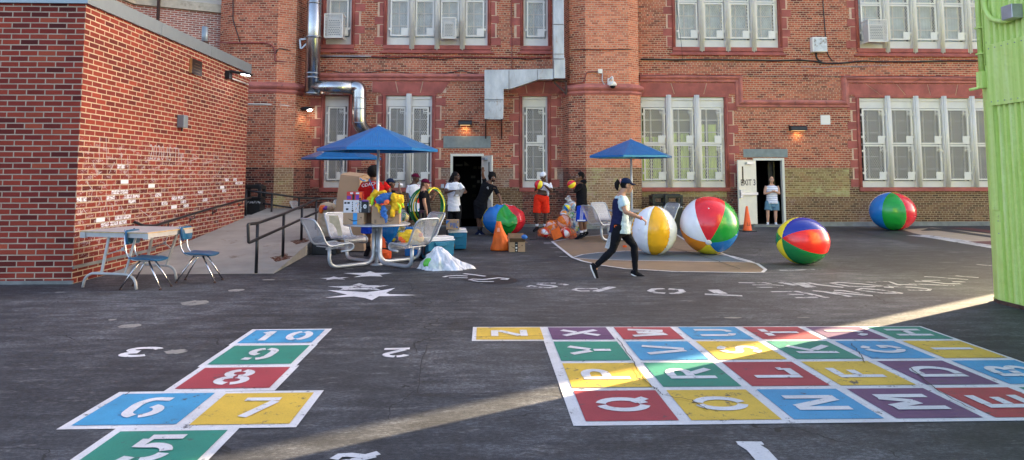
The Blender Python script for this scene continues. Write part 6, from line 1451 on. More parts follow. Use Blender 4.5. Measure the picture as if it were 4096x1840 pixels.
# blue crate / tote behind right seats
t = thing('blue_tote', 'blue plastic tote standing behind the right hand seats of the front table', 'tote', G(1665, 1000)); c = W(1680, 920, 14.3)
mb = MB(); mb.box((c.x-.30, 14.2, 0), (c.x+.12, 14.5, .58)); mb.build('tote_body', VY['blue'], t, bevel=.02); mb = MB(); mb.box((c.x+.0, 14.195, .02), (c.x+.09, 14.199, .55)); mb.build('pale_strip', simple('pale_blue_strip', (.12, .35, .75), .5), t)
t = thing('blue_sack', 'shiny blue sack hanging under the table behind the pedestal', 'sack', G(1560, 985)); mb = MB(); c = W(1556, 915, 13.8); mb.loft([c+V((0, 0, -.28)), c+V((0, 0, -.1)), c+V((0, 0, .2))], [.03, .17, .26], [.03, .1, .12]); mb.blob('sack', VY['blue'], t, .015, 4, .012, 9)
# stuff on the left seats
t = thing('paper_apron', 'torn cream paper and plastic wrap left on the back left seat', 'paper', W(1370, 930, 13.7)); mb = MB()
a = [W(x, y, 13.62) for x, y in ((1315, 862), (1352, 862), (1362, 905), (1372, 950), (1355, 952), (1345, 915), (1330, 895), (1318, 890))]; mb.face(a); mb.face([q+V((0, .01, 0)) for q in a]); mb.build('paper', simple('cream_paper', (.62, .52, .34), .8), t, fixn=False)
mb = MB(); mb.ell(W(1395, 948, 13.5), (.2, .12, .035)); mb.ell(W(1370, 950, 13.6), (.1, .1, .04)); mb.blob('plastic_wrap', M['clear'], t, .014, 2, .02, 16)
t = thing('craft_sack', 'crumpled paper sack with orange and purple scarves behind the left seats', 'bag', G(1305, 990)); c = W(1308, 860, 15.5); mb = MB(); mb.loft([V((c.x, 15.5, .05)), V((c.x, 15.5, .5)), V((c.x+.02, 15.5, .92))], [.2, .22, .2], [.16, .16, .13]); mb.blob('sack', simple('kraft_paper', (.52, .42, .28), .8, var=.15), t, .02, 2, .02, 9)
for x, y, mt, rx in ((1285, 838, 'orangefab', .05), (1302, 832, 'purple', .08), (1293, 828, 'coral', .06), (1318, 833, 'card', .09)): mb = MB(); mb.ell(W(x, y, 15.33), (rx, .05, .1 if rx < .06 else .05)); mb.blob('scarf', M[mt], t, .014, 2, .01, 14)
# trash bins
def bin_(label, x, y, Y, w, h, group):
    c = W(x, y, Y); t = thing('trash_bin', label, 'trash bin', (c.x, Y, 0), group); mb = MB(); d = w*.9
    rows = [[V((c.x+sx_*w/2*k, Y+sy*d/2*k, z)) for sx_, sy in ((-1, -1), (1, -1), (1, 1), (-1, 1))] for z, k in ((0, .88), (h*.7, .98), (h*.71, 1.02))]
    mb.grid(rows, wrap=True, smooth=False); mb.face(rows[0]); mb.face(rows[-1]); mb.build('bin_body', M['blackrough'], t, bevel=.02)
    mb = MB(); z0, z1 = h*.72, h
    for sx_, sy in ((-1, -1), (1, -1), (1, 1), (-1, 1)): mb.cbox((c.x+sx_*(w/2-.04), Y+sy*(d/2-.04), (z0+z1)/2-.02), (.09, .09, z1-z0-.04))
    mb.cbox((c.x, Y, z0+.03), (w*1.02, d*1.02, .07)); mb.cbox((c.x, Y, z1-.04), (w*1.02, d*1.02, .09)); mb.cbox((c.x, Y, z1+.015), (w*.8, d*.8, .04)); mb.build('hood', M['blackrough'], t, bevel=.015)
    mb = MB(); n = 20; mb.grid([[V((c.x+(w/2*1.0+.012)*(-1+2*i/n), Y-d/2*1.0-.02, h*.70-zz-.04*abs(math.sin(i*.9)))) for i in range(n+1)] for zz in (0, .05)]); mb.build('bag_rim', M['clear'], t, fixn=False)
bin_('black hooded trash bin against the wall, left of the pair by the beach balls', 2636, 850, 21.3, .5, 1.02, 'hooded black trash bins by the wall'); bin_('black hooded trash bin against the wall, right of the pair by the beach balls', 2688, 850, 21.2, .56, 1.03, 'hooded black trash bins by the wall')
t_ = bin_('black trash bin at the top of the ramp behind the annex corner', 1015, 850, 19.6, .5, 1.35, 'hooded black trash bins by the wall') 
# dark plastic storage under ramp edge
t = thing('black_crate', 'black box in the shade beside the ramp edge', 'crate', G(1290, 1020)); a = W(1290, 950, 14.6); mb = MB(); mb.box((a.x-.2, 14.5, 0), (a.x+.32, 14.9, .34)); mb.build('crate_body', M['blackrough'], t, bevel=.015); mb = MB(); mb.box((a.x-.16, 14.54, .342), (a.x+.28, 14.86, .36)); mb.build('lid', M['black'], t)
# small litter
c = G(2498, 991); t = thing('orange_block', 'small orange block lying on the court behind the walking woman', 'block', c); mb = MB(); mb.box((c.x-.04, c.y-.03, .013), (c.x+.05, c.y+.03, .05)); mb.box((c.x-.02, c.y-.02, .0503), (c.x+.03, c.y+.02, .058)); mb.build('block', M['orange'], t, bevel=.006)
# hula hoops
Yh = 15.98; HG = 'hula hoops on the shoulder of the woman in the maroon visor'
hoops = [(1706, 826, 66, 76, 'deepgreen', 0), (1711, 824, 62, 72, 'green', .03), (1716, 826, 58, 74, 'yellow', -.03), (1722, 822, 55, 68, 'green', .06), (1732, 820, 30, 66, 'green', .1), (1738, 826, 32, 74, 'yellow', .02), (1728, 824, 38, 68, 'deepgreen', -.06)]
for k, (x, y, rx, rz_2, col, dy) in enumerate(hoops):
    c = W(x, y, Yh+dy); t = thing('hula_hoop', ('yellow' if col == 'yellow' else 'green')+' hula hoop in the bundle held by the woman in the maroon visor', 'hula hoop', c, ('yellow ' if col == 'yellow' else 'green ')+HG)
    a, b2 = W(x+rx, y, Yh+dy), W(x, y-rz_2, Yh+dy); hx, hz = (a-c).length, (b2-c).length; R_ = max(hx, hz); depth = math.sqrt(max(0, hz*hz-hx*hx))
    mb = MB(); mb.tube([c+V((hx*math.cos(u), depth*math.cos(u)*.8, hz*math.sin(u))) for u in [2*math.pi*i/44 for i in range(44)]], .018, 8, closed=True); mb.build('hoop', VY[col], t)
# ================================================================ people
SK = {'dark': simple('dark_brown_skin', (.085, .038, .022), .5, var=.12, sss=.0, bump=.05), 'brown': simple('brown_skin', (.19, .085, .045), .5, var=.1, bump=.05), 'tan': simple('tan_skin', (.46, .235, .145), .5, var=.08, bump=.05), 'light': simple('light_skin', (.56, .30, .20), .5, var=.08, bump=.05)}
def fab(n, c, **k): return simple(n, c, .9, spec=.12, var=k.get('var', .14), scale=9, bump=.4, bs=30, dist=.008)
FB = {'black': fab('black_cloth', (.010, .010, .013)), 'navy': fab('navy_cloth', (.018, .02, .06)), 'white': fab('white_cloth', (.76, .76, .80), var=.05), 'red': fab('red_cloth', (.50, .012, .012)), 'redshort': fab('bright_red_cloth', (.80, .035, .012)), 'mint': fab('pale_aqua_cloth', (.50, .61, .62), var=.06), 'blue': fab('royal_blue_cloth', (.015, .06, .48)), 'denim': fab('blue_denim', (.12, .22, .30)), 'maroon': fab('maroon_cloth', (.11, .008, .03)), 'hair': simple('black_hair', (.006, .005, .005), .7, spec=.2, bump=.9, bs=45, dist=.02), 'brownhair': simple('brown_hair', (.05, .025, .015), .6, bump=.9, bs=45, dist=.02), 'dkblue': fab('dark_blue_cloth', (.01, .018, .05))}
m, nt, b = newmat('white_striped_cloth'); p = nd(nt, 'ShaderNodeTexCoord').outputs['Object']; s_ = nd(nt, 'ShaderNodeSeparateXYZ'); nt.links.new(p, s_.inputs[0])
q = math_(nt, 'FRACT', math_(nt, 'MULTIPLY', s_.outputs[2], 17)); c = mixc(nt, (.74, .73, .78), (.36, .36, .50), math_(nt, 'LESS_THAN', q, .3)); nt.links.new(c, b.inputs['Base Color']); b.inputs['Roughness'].default_value = .8; FB['stripe'] = m
m, nt, b = newmat('printed_white_jersey'); p = nd(nt, 'ShaderNodeTexCoord').outputs['Object']; vo = nd(nt, 'ShaderNodeTexVoronoi'); vo.inputs['Scale'].default_value = 7; nt.links.new(p, vo.inputs['Vector'])
r1 = ramp(nt, [(0, (.76, .75, .78)), (.70, (.76, .75, .78)), (.71, (.45, .02, .25)), (.80, (.75, .4, .02)), (.88, (.02, .3, .6)), (.94, (.6, .03, .02))], 'CONSTANT'); sepc = nd(nt, 'ShaderNodeSeparateColor'); nt.links.new(vo.outputs['Color'], sepc.inputs[0]); nt.links.new(sepc.outputs[0], r1.inputs[0]); nt.links.new(r1.outputs[0], b.inputs['Base Color']); b.inputs['Roughness'].default_value = .8; FB['jersey'] = m
M['eyewhite'] = simple('eye_white', (.7, .68, .66), .3, bump=0); M['eyedark'] = simple('eye_iris', (.012, .008, .006), .2, bump=0); M['lip'] = simple('lips', (.22, .06, .05), .5)
def hand(mb, w, d, n, k=1., curl=25, flip=1):
    """palm, four fingers of unequal length and a thumb leaving the side of the palm"""
    d = d.normalized(); n = (n-d*n.dot(d)).normalized(); s = d.cross(n)*flip
    pc = w+d*.045*k; mb.loft([w-d*.01*k, w+d*.02*k, w+d*.055*k, w+d*.088*k], [.023*k, .033*k, .040*k, .038*k], [.019*k, .015*k, .014*k, .012*k], ref=s, n=10)
    for i, (o, L) in enumerate(((-.030, .068), (-.010, .078), (.010, .074), (.029, .058))):
        p = w+d*(.084-.004*abs(i-1.5))*k+s*o*k; dd = d.copy(); P = [p-d*.012*k, p]; c = curl*(.85+.12*i)
        for f in (.45, .32, .23):
            dd = Matrix.Rotation(rad(c), 3, d.cross(n).normalized())@dd if False else (dd*math.cos(rad(c))+n*math.sin(rad(c))-d*0)
            dd = dd.normalized(); P.append(P[-1]+dd*L*f*k); c *= 1.25
        mb.loft(P, [.0092*k, .0092*k, .0088*k, .008*k, .0068*k], ref=s, n=8)
    t0 = w+d*.025*k-s*.026*k; t1 = t0+(d*.6-s*.7+n*.25).normalized()*.034*k; t2 = t1+(d*.9-s*.2+n*.35).normalized()*.028*k
    mb.loft([t0, t1, t2], [.0125*k, .0105*k, .008*k], ref=n, n=8)
def person(label, Y, J, skin, face, height_k=1., shirt=None, sleeve=.55, pants=None, leg=1.0, socks=None, shoe='black', hair=None, cap=None, vox=.009, build=1., tuck=0, hand_l=None, hand_r=None, shirt_low=None, longs=False, glasses=False, extras=None, up=None, sole='cwhite', gloves=None, waist=None, group=None):
    """J: joint name -> (photo x, photo y, depth offset) ; face: unit vector the head looks along"""
    P = {k: W(v[0], v[1], Y+v[2]) for k, v in J.items()}
    k = height_k; gz = min(P['aL'].z, P['aR'].z)
    root = thing('person', label, 'person', ((P['hL'].x+P['hR'].x)/2, Y, 0), group)
    f = V(face).normalized(); U = V(up).normalized() if up else V((0, 0, 1)); U = (U-f*f.dot(U)).normalized(); sd = f.cross(U)
    HR = Matrix((sd, f, U)).transposed()
    def H(x, y, z): return P['hd']+HR@(V((x, y, z))*k)
    mb = MB(); B = build
    sh = (P['sR']-P['sL']).normalized(); hp = (P['hR']-P['hL']).normalized(); pel = (P['hL']+P['hR'])/2; nk = P['nk']; sc = (P['sL']+P['sR'])/2
    bk = (nk-pel)
    swi = (P['sR']-P['sL']).length/2
    def T(s): return pel.lerp(nk, s)
    # torso rings: (fraction pelvis->neck, half width, half depth)
    hwid = max(.10, (P['hR']-P['hL']).length/2+.055*k)
    RT = [(-.12, hwid*.93, .115*k*B), (.02, hwid*1.06, .128*k*B), (.18, hwid*1.0, .125*k*B), (.38, hwid*.90*B**.5, .108*k*B), (.58, .150*k*B, .115*k*B), (.76, .165*k*B, .115*k*B), (.90, .150*k*B, .09*k), (.98, .095*k, .07*k)]
    refs = [hp.lerp(sh, min(1, max(0, s*1.2))) for s, _, _ in RT]
    mb.loft([T(s) for s, _, _ in RT], [a for _, a, _ in RT], [b for _, _, b in RT], ref=refs, n=20, dome=(.5, .4))
    mb.loft([T(.93), nk, P['hd']+HR@V((0, -.02, -.06))*k], [.068*k, .056*k, .052*k], ref=refs[-1], n=14)
    for s in 'LR':
        S, E, Wr = P['s'+s], P['e'+s], P['w'+s]; A, K, An = P['h'+s], P['k'+s], P['a'+s]
        mb.loft([T(.88).lerp(S, .6), S, S.lerp(E, .3), E.lerp(S, .15), E, E.lerp(Wr, .3), Wr], [.052*k, .056*k*B**.5, .050*k*B**.5, .041*k, .040*k, .040*k, .026*k], n=12)
        mb.loft([A+V((0, 0, .02)), A.lerp(K, .25), A.lerp(K, .7), K, K.lerp(An, .3), K.lerp(An, .75), An, An-V((0, 0, .04*k))], [.088*k*B, .086*k*B, .063*k*B**.5, .055*k, .057*k, .042*k, .036*k, .034*k], n=14)
    # head
    mb.ell(H(0, -.012, .022), (.076*k, .094*k, .098*k), HR, nu=22, nv=14); mb.loft([H(0, .02, -.02), H(0, .035, -.07), H(0, .045, -.098)], [.062*k, .050*k, .030*k], [.072*k, .048*k, .030*k], ref=sd, n=16)
    mb.loft([H(0, .082, .02), H(0, .096, -.005), H(0, .108, -.028), H(0, .098, -.04)], [.008*k, .010*k, .016*k, .014*k], ref=sd, n=8)
    mb.ell(H(0, .085, .032), (.052*k, .014*k, .010*k), HR, nu=12, nv=8); mb.ell(H(0, .086, -.062), (.027*k, .014*k, .013*k), HR, nu=12, nv=8); mb.ell(H(0, .075, -.092), (.022*k, .02*k, .018*k), HR)
    for s in (-1, 1): mb.ell(H(s*.076, -.008, -.005), (.010*k, .021*k, .032*k), HR, nu=10, nv=8); mb.ell(H(s*.045, .062, -.03), (.022*k, .02*k, .022*k), HR)
    for s, hh in (('L', hand_l), ('R', hand_r)):
        d = P['w'+s]-P['e'+s]; hd_, hn, cu = hh if hh else (d.normalized(), V((0, 0, -1)) if abs(d.normalized().z) < .7 else f, 28)
        hand(mb, P['w'+s], V(hd_), V(hn), k, cu, 1 if s == 'L' else -1)
    body = mb.blob('body', SK[skin], root, vox, 3)
    for s in (-1, 1):
        e = MB(); e.ell(H(s*.031, .083, .008), (.0145*k, .008*k, .0085*k), HR, nu=10, nv=6); e.build('eye', M['eyewhite'], root)
        e = MB(); e.ell(H(s*.031, .090, .008), (.0065*k, .004*k, .0065*k), HR, nu=8, nv=5); e.build('iris', M['eyedark'], root)
        e = MB(); e.loft([H(s*.015, .094, .031), H(s*.034, .092, .036), H(s*.050, .078, .030)], [.004*k]*3, n=6); e.build('eyebrow', FB['hair'], root)
    e = MB(); e.loft([H(-.022, .094, -.063), H(0, .102, -.061), H(.022, .094, -.063)], [.002, .006*k, .002], n=6); e.build('mouth', M['lip'], root)
    if glasses:
        e = MB()
        for s in (-1, 1): e.tube([H(s*.032+.022*k*math.cos(a*math.pi/6), .104, .006+.016*math.sin(a*math.pi/6)) for a in range(12)], .0022, 5, closed=True); e.tube([H(s*.054, .1, .01), H(s*.08, .0, .01)], .002, 5)
        e.build('glasses', M['black'], root)
    # hair
    if hair:
        kind, hc = hair; e = MB()
        if kind in ('short', 'afro', 'under'):
            g = {'short': .010, 'afro': .034, 'under': .006}[kind]; e.ell(H(0, -.026, .034 if kind != 'under' else .01), ((.076+g)*k, (.090+g*.8)*k, (.092+g)*k), HR, nu=20, nv=12)
            if kind == 'afro':
                for i in range(26): a = i*2.4; zz = .02+.1*((i*.618) % 1); rr_ = .085*math.sqrt(max(.05, 1-(zz/.15)**2)); e.ell(H(rr_*math.cos(a), -.03+rr_*math.sin(a)*.9, .03+zz), .024*k)
            e.blob('hair', FB[hc], root, .011, 1, .006, 40)
        if kind == 'dreads':
            e.ell(H(0, -.02, .034), (.086*k, .096*k, .096*k), HR)
            for i in range(15):
                a = rad(150+i*16); b0 = H(.07*math.cos(a), -.03+.07*math.sin(a), .05-.05*(i % 2)); b1 = H(.085*math.cos(a), -.05+.10*math.sin(a), -.05); b2 = H(.09*math.cos(a), -.07+.12*math.sin(a), -.13-.04*(i % 3)); e.tube([b0, b1, b2], [.015, .014, .009], 7)
            e.blob('hair', FB[hc], root, .009, 1, .003, 40)
        if kind == 'pony':
            e.ell(H(0, -.022, .022), (.082*k, .094*k, .098*k), HR); e.loft([H(0, -.10, .05), H(0, -.145, .055), H(0, -.17, .01), H(0, -.165, -.05), H(.01, -.15, -.10)], [.03, .045, .042, .036, .012], n=10); e.blob('hair', FB[hc], root, .009, 1, .006, 45)
            e = MB(); e.ell(H(0, -.115, .055), (.04*k, .018*k, .045*k), HR); e.build('hair_clip', simple('pink_clip', (.75, .35, .3), .5), root)
        if kind == 'long':
            e.ell(H(0, -.022, .026), (.083*k, .096*k, .098*k), HR); e.loft([H(.0, -.085, .0), H(0, -.10, -.08), H(0, -.095, -.18), H(.02, -.09, -.25)], [.055, .05, .042, .012], [.03, .032, .03, .01], n=10, ref=sd); e.blob('hair', FB[hc], root, .010, 1, .005, 45)
        if kind == 'pulled':
            e.ell(H(0, -.024, .028), (.080*k, .092*k, .096*k), HR); e.ell(H(0, -.09, .03), .04*k); e.blob('hair', FB[hc], root, .010, 1, .003, 45)
    if cap:
        cc, back = cap; e = MB(); g = 1
        rows = []
        for j in range(8):
            t = rad(4+j*12.3); rows.append([H(.089*math.sin(t)*math.cos(a), -.016+.106*math.sin(t)*math.sin(a), .034+.094*math.cos(t)) for a in [2*math.pi*i/24 for i in range(24)]])
        e.grid(rows, 0, True); e.face(rows[0]); o = e.build('cap_crown', FB[cc], root); md = o.modifiers.new('solid', 'SOLIDIFY'); md.thickness = .004
        e = MB(); sg = -1 if back else 1; rows = []
        for i in range(6):
            s = i/5; rows.append([H((.078-.012*s)*math.sin(a)*(1 if s < .8 else .9), sg*((.080 if sg > 0 else .100)*math.cos(a)*.98+.0+.085*s*math.cos(a*.9)), .052-.022*s-.012*math.sin(a)**2*2) for a in [rad(-62+124*q/10) for q in range(11)]])
        e.grid(rows); o = e.build('cap_brim', FB[cc], root); md = o.modifiers.new('solid', 'SOLIDIFY'); md.thickness = .006
    # clothing
    if shirt:
        e = MB(); g = .016; lo = shirt_low if shirt_low is not None else -.10
        R2 = [(s, a+g+.004, b+g) for s, a, b in RT if s > lo+.04 and s < .95]; R2 = [(lo, R2[0][1]*(1.10 if lo < .1 else 1.02), R2[0][2]*(1.14 if lo < .1 else 1.02))]+[(a_, b_*(1.05 if a_ < .1 else 1), c_*(1.06 if a_ < .1 else 1)) for a_, b_, c_ in R2]+[(.97, .088*k, .070*k)]
        e.loft([T(s) for s, _, _ in R2], [a for _, a, _ in R2], [b for _, _, b in R2], ref=[hp.lerp(sh, min(1, max(0, s*1.2))) for s, _, _ in R2], n=20, dome=(0, .2))
        for s in 'LR':
            S, E, Wr = P['s'+s], P['e'+s], P['w'+s]
            if sleeve <= 0: continue
            if sleeve > 1: e.loft([T(.87).lerp(S, .55), S, S.lerp(E, .5), E, E.lerp(Wr, (sleeve-1)*.5), E.lerp(Wr, sleeve-1)], [.068*k, .071*k, .064*k, .056*k, .05*k, .042*k], n=12, dome=(1, 0))
            else: e.loft([T(.87).lerp(S, .55), S+V((0, 0, .004)), S.lerp(E, sleeve*.5), S.lerp(E, sleeve)], [.056*k, .059*k*B**.5, .059*k*B**.5, .061*k*B**.5], n=12, dome=(1, 0))
        sm = shirt if isinstance(shirt, (list, tuple)) else [shirt]
        e.blob('shirt', [FB[x] for x in sm], root, vox, 2, .007, 11, matf=(extras or {}).get('shirtf'))
    if pants:
        e = MB(); g = .014 if leg > .7 and pants in ('black',) and longs else .022
        if longs: g = .006
        wt = waist or (.02 if shirt and (shirt_low if shirt_low is not None else -.1) < .05 else .16)
        R3 = [(s, a+g*.8, b+g*.8) for s, a, b in RT if s < wt-.01]; R3.append((wt, R3[-1][1]*.98, R3[-1][2]))
        e.loft([T(s) for s, _, _ in R3], [a for _, a, _ in R3], [b for _, _, b in R3], ref=hp, n=20, dome=(.5, 0))
        for s in 'LR':
            A, K, An = P['h'+s], P['k'+s], P['a'+s]
            if leg >= 1:
                e.loft([A+V((0, 0, .02)), A.lerp(K, .25), A.lerp(K, .7), K, K.lerp(An, .3), K.lerp(An, .75), K.lerp(An, .97)], [(.088*B+g)*k, (.086*B+g)*k, (.064*B**.5+g)*k, (.056+g)*k, (.058+g)*k, (.044+g)*k, (.038+g)*k], n=14, dome=(1, 0))
            else:
                kk = leg/.5; e.loft([A+V((0, 0, .02)), A.lerp(K, .3*min(1, kk)), A.lerp(K, min(1, kk*.65)), A.lerp(K, kk) if kk <= 1 else K.lerp(An, kk-1)], [(.09*B+g)*k, (.092*B+g)*k, (.090*B+g)*k, (.092*B+g)*k], n=14, dome=(1, 0))
        e.blob('trousers' if leg >= 1 else 'shorts', FB[pants], root, vox, 2, .006, 10)
    for s in 'LR':
        K, An, To = P['k'+s], P['a'+s], P['t'+s]
        d = (To-An); d = d.normalized() if d.length > 0 else V((1, 0, 0)); shin = (K-An).normalized()
        if socks and leg < 1: e = MB(); e.loft([An-shin*.03, An.lerp(K, .12), An.lerp(K, .30 if socks != 'cwhite' else .22)], [.042*k, .041*k, .046*k], n=12, dome=(.5, 0)); e.build('sock', M[socks], root)
        td = (To-An); L = .27*k; heel = An+(An-K).normalized()*.045*k
        fd = td.normalized(); 
        if abs(fd.z) < .75: fd.z *= 1
        sdv = fd.cross(V((0, 0, 1))); sdv = sdv.normalized() if sdv.length > .1 else V((0, 1, 0)); upv = sdv.cross(fd).normalized()
        if upv.z < 0 and abs(upv.z) > .3: upv = -upv
        h0 = heel-fd*.055*k; e = MB(); e.loft([h0, h0+fd*.06*k, h0+fd*.13*k, h0+fd*.2*k, h0+fd*.255*k], [.034*k, .040*k, .044*k, .048*k, .036*k], [.040*k, .046*k, .036*k, .028*k, .020*k], ref=sdv, n=14, dome=(.9, .8)); e.loft([heel, An+shin*.015], [.042*k, .045*k], n=12, dome=(1, 0))
        e.blob('shoe', FB[shoe] if shoe in FB else M[shoe], root, vox*.9, 2)
        e = MB(); e.loft([h0-upv*.036*k, h0+fd*.06*k-upv*.042*k, h0+fd*.13*k-upv*.036*k, h0+fd*.2*k-upv*.032*k, h0+fd*.262*k-upv*.022*k], [.036*k, .042*k, .046*k, .050*k, .036*k], [.012*k]*5, ref=sdv, n=12, dome=(.9, .9)); e.build('shoe_sole', M[sole], root)
    return root, P, H
# 1 walking woman ---------------------------------------------------------------------------------
def w1(p):
    q = p
    return 1 if (q.x < 2.02+(1.33-q.z)*-.12+.0 and q.z < 1.335 and q.z > .5) or False else 0
Yw = 11.2
J = dict(hd=(2507, 741, 0), nk=(2486, 776, 0), sR=(2484, 795, -.165), sL=(2488, 795, .165), eR=(2503, 848, -.235), wR=(2566, 873, -.22), eL=(2459, 850, .23), wL=(2449, 888, .22), hR=(2474, 915, -.085), hL=(2484, 915, .085), kR=(2450, 1000, -.09), aR=(2383, 1064, -.10), tR=(2396, 1102, -.10), kL=(2537, 985, .08), aL=(2541, 1083, .09), tL=(2582, 1100, .09))
xm = W(2478, 850, Yw).x
def shf(p):
    lim = xm+(-.02 if p.z > 1.2 else -.02)+(.10 if p.z < 1.02 else 0)*0
    s = (p.z-.78)/.47; return 1 if p.x < xm-.035+.055*math.sin(max(0, s)*2.6) and p.z < 1.27 and not (p.y < Yw-.172 and p.z > 1.05) else 0
_, P, H = person('woman in a black cap and pale aqua and navy top striding across the yard', Yw, J, 'tan', (1, -.04, -.10), .97, ['mint', 'navy'], .60, 'black', 1.0, None, 'black', ('pony', 'hair'), ('dkblue', False), .0075, 1.13, shirt_low=-.12, longs=True, hand_r=((.8, 0, -.55), (-.2, .3, -1), 38), hand_l=((0, 0, -1), (1, 0, 0), 45), extras={'shirtf': shf})
rt = bpy.data.objects[[o.name for o in bpy.data.objects if o.get('label', '').startswith('woman in a black cap and pale')][0]]
mb = MB(); w_ = P['wR']; d = (P['wR']-P['eR']).normalized(); mb.loft([w_-d*.02, w_+d*.005], [.031, .030], n=14, dome=(0, 0)); mb.build('wristband', simple('coral_band', (.85, .08, .08), .5), rt)
mb = MB(); c = W(2469, 902, 11.04); mb.bar(c+V((-.045, 0, 0)), c+V((.045, 0, 0)), .012, .012); mb.bar(c+V((-.045, 0, 0)), c+V((-.045, 0, -.03)), .01, .01); mb.bar(c+V((.04, 0, 0)), c+V((.045, 0, -.04)), .01, .01); mb.build('pocket_trim', M['orange'], rt)
t = thing('paper_sheet', 'white printed sheet held low in the hand of the walking woman', 'paper', W(2440, 960, 11.42)); a, b, c, d = (W(x, y, 11.43) for x, y in ((2441, 922), (2449, 930), (2436, 996), (2419, 991))); mb = MB(); mb.face([a, b, c, d]); mb.face([q+V((0, .004, 0)) for q in (a, b, c, d)]); mb.build('sheet', M['wbox'], t, fixn=False)
mb = MB()
for k in range(9): s = .12+k*.09; l = a.lerp(d, s); r_ = b.lerp(c, s); mb.face([l.lerp(r_, .2)+V((0, -.002, 0)), l.lerp(r_, .75)+V((0, -.002, 0)), l.lerp(r_, .75)+V((0, -.002, -.008)), l.lerp(r_, .2)+V((0, -.002, -.008))])
mb.build('print_lines', M['greypipe'], t, fixn=False)
# 2 coach, back view
Yk = 14.35
J = dict(hd=(1493, 693, .0), nk=(1491, 719, 0), sL=(1456, 738, .02), sR=(1534, 737, .0), eL=(1440, 775, .08), wL=(1470, 795, .35), eR=(1558, 764, .05), wR=(1530, 780, .35), hL=(1475, 853, 0), hR=(1520, 853, 0), kL=(1472, 925, .02), kR=(1528, 925, .0), aL=(1473, 987, 0), aR=(1533, 990, 0), tL=(1466, 1003, -.1), tR=(1540, 1004, .02))
rt, P, H = person('person in a red shirt with COACH on the back standing behind the front table', Yk, J, 'brown', (.15, 1, -.1), 1.06, 'red', .75, 'blue', .56, 'black', 'black', ('afro', 'hair'), None, .011, 1.28, sole='black')
mb = MB(); cw = W(1478, 737, Yk-.19)
mb.text('COACH', lambda x, y: cw+V((x*.085, -.03, (y-.35)*.095+x*.016)), 0, off=.012); mb.build('shirt_lettering', FB['white'], rt, fixn=False)
mb = MB(); mb.tube(smooth_path([W(1476, 716, Yk-.14), W(1490, 745, Yk-.20), W(1497, 765, Yk-.19)], .03), .012, 6); mb.ell(W(1497, 775, Yk-.17), (.05, .03, .09)); mb.build('blue_shoulder_bag', M['bluecl'], rt)
# 3 drinker
Yd = 16.2
J = dict(hd=(1563, 733, 0), nk=(1556, 753, 0), sR=(1557, 768, -.17), sL=(1560, 766, .17), eR=(1603, 775, -.22), wR=(1596, 748, -.15), eL=(1570, 800, .2), wL=(1590, 800, .22), hR=(1550, 850, -.09), hL=(1552, 850, .09), kR=(1556, 900, -.08), kL=(1560, 900, .1), aR=(1552, 955, -.08), aL=(1560, 955, .1), tR=(1580, 965, -.08), tL=(1585, 965, .1))
person('person in a navy cap and black T-shirt drinking from a white cup', Yd, J, 'brown', (1, -.1, .02), .95, 'black', .55, 'black', 1.0, None, 'black', ('under', 'hair'), ('dkblue', False), .011, .95, hand_r=((.1, 0, 1), (-1, 0, 0), 30), glasses=True)
c = W(1601, 739, Yd-.12); t = thing('paper_cup', 'white paper cup tipped at the mouth of the person in the navy cap', 'cup', c); R = Matrix.Rotation(rad(108), 3, 'Y'); mb = MB(); mb.lathe([(.0, -.06), (.028, -.06), (.038, .06), (.034, .06), (.0, .05)], c, 16, R=R, cap=False); mb.build('cup', M['cwhite'], t)
# 4 jersey man
Yj = 18.6
J = dict(hd=(1663, 712, 0), nk=(1655, 733, 0), sR=(1634, 748, -.05), sL=(1678, 747, .08), eR=(1631, 785, -.06), wR=(1637, 812, -.12), eL=(1684, 780, .1), wL=(1688, 805, .05), hR=(1642, 835, -.02), hL=(1668, 835, .04), kR=(1640, 880, -.02), kL=(1668, 880, .04), aR=(1640, 922, 0), aL=(1668, 922, .04), tR=(1648, 931, -.1), tL=(1678, 931, -.05))
person('tall man in a black cap and colourful printed white jersey looking right', Yj, J, 'dark', (.85, -.5, 0), 1.05, 'jersey', .65, 'black', .5, None, 'black', None, ('maroon', False), .012, .9, glasses=True)
# 5 hoop woman
Yo5 = 15.75
J = dict(hd=(1703, 735, 0), nk=(1694, 757, 0), sR=(1694, 772, -.16), sL=(1698, 771, .15), eR=(1698, 812, -.2), wR=(1707, 847, -.2), eL=(1725, 800, .2), wL=(1740, 778, .02), hR=(1700, 858, -.09), hL=(1706, 858, .08), kR=(1702, 912, -.08), kL=(1708, 912, .09), aR=(1700, 966, -.08), aL=(1708, 966, .09), tR=(1720, 975, -.08), tL=(1728, 975, .09))
person('woman in a maroon visor and black T-shirt with hula hoops over her shoulder', Yo5, J, 'tan', (1, -.15, -.05), .95, 'black', .55, 'black', 1.0, None, 'black', ('long', 'brownhair'), ('maroon', False), .010, 1.0, hand_l=((.6, -.2, .5), (.3, -.8, -.5), 40), hand_r=((.1, 0, -1), (1, 0, 0), 25), longs=True)
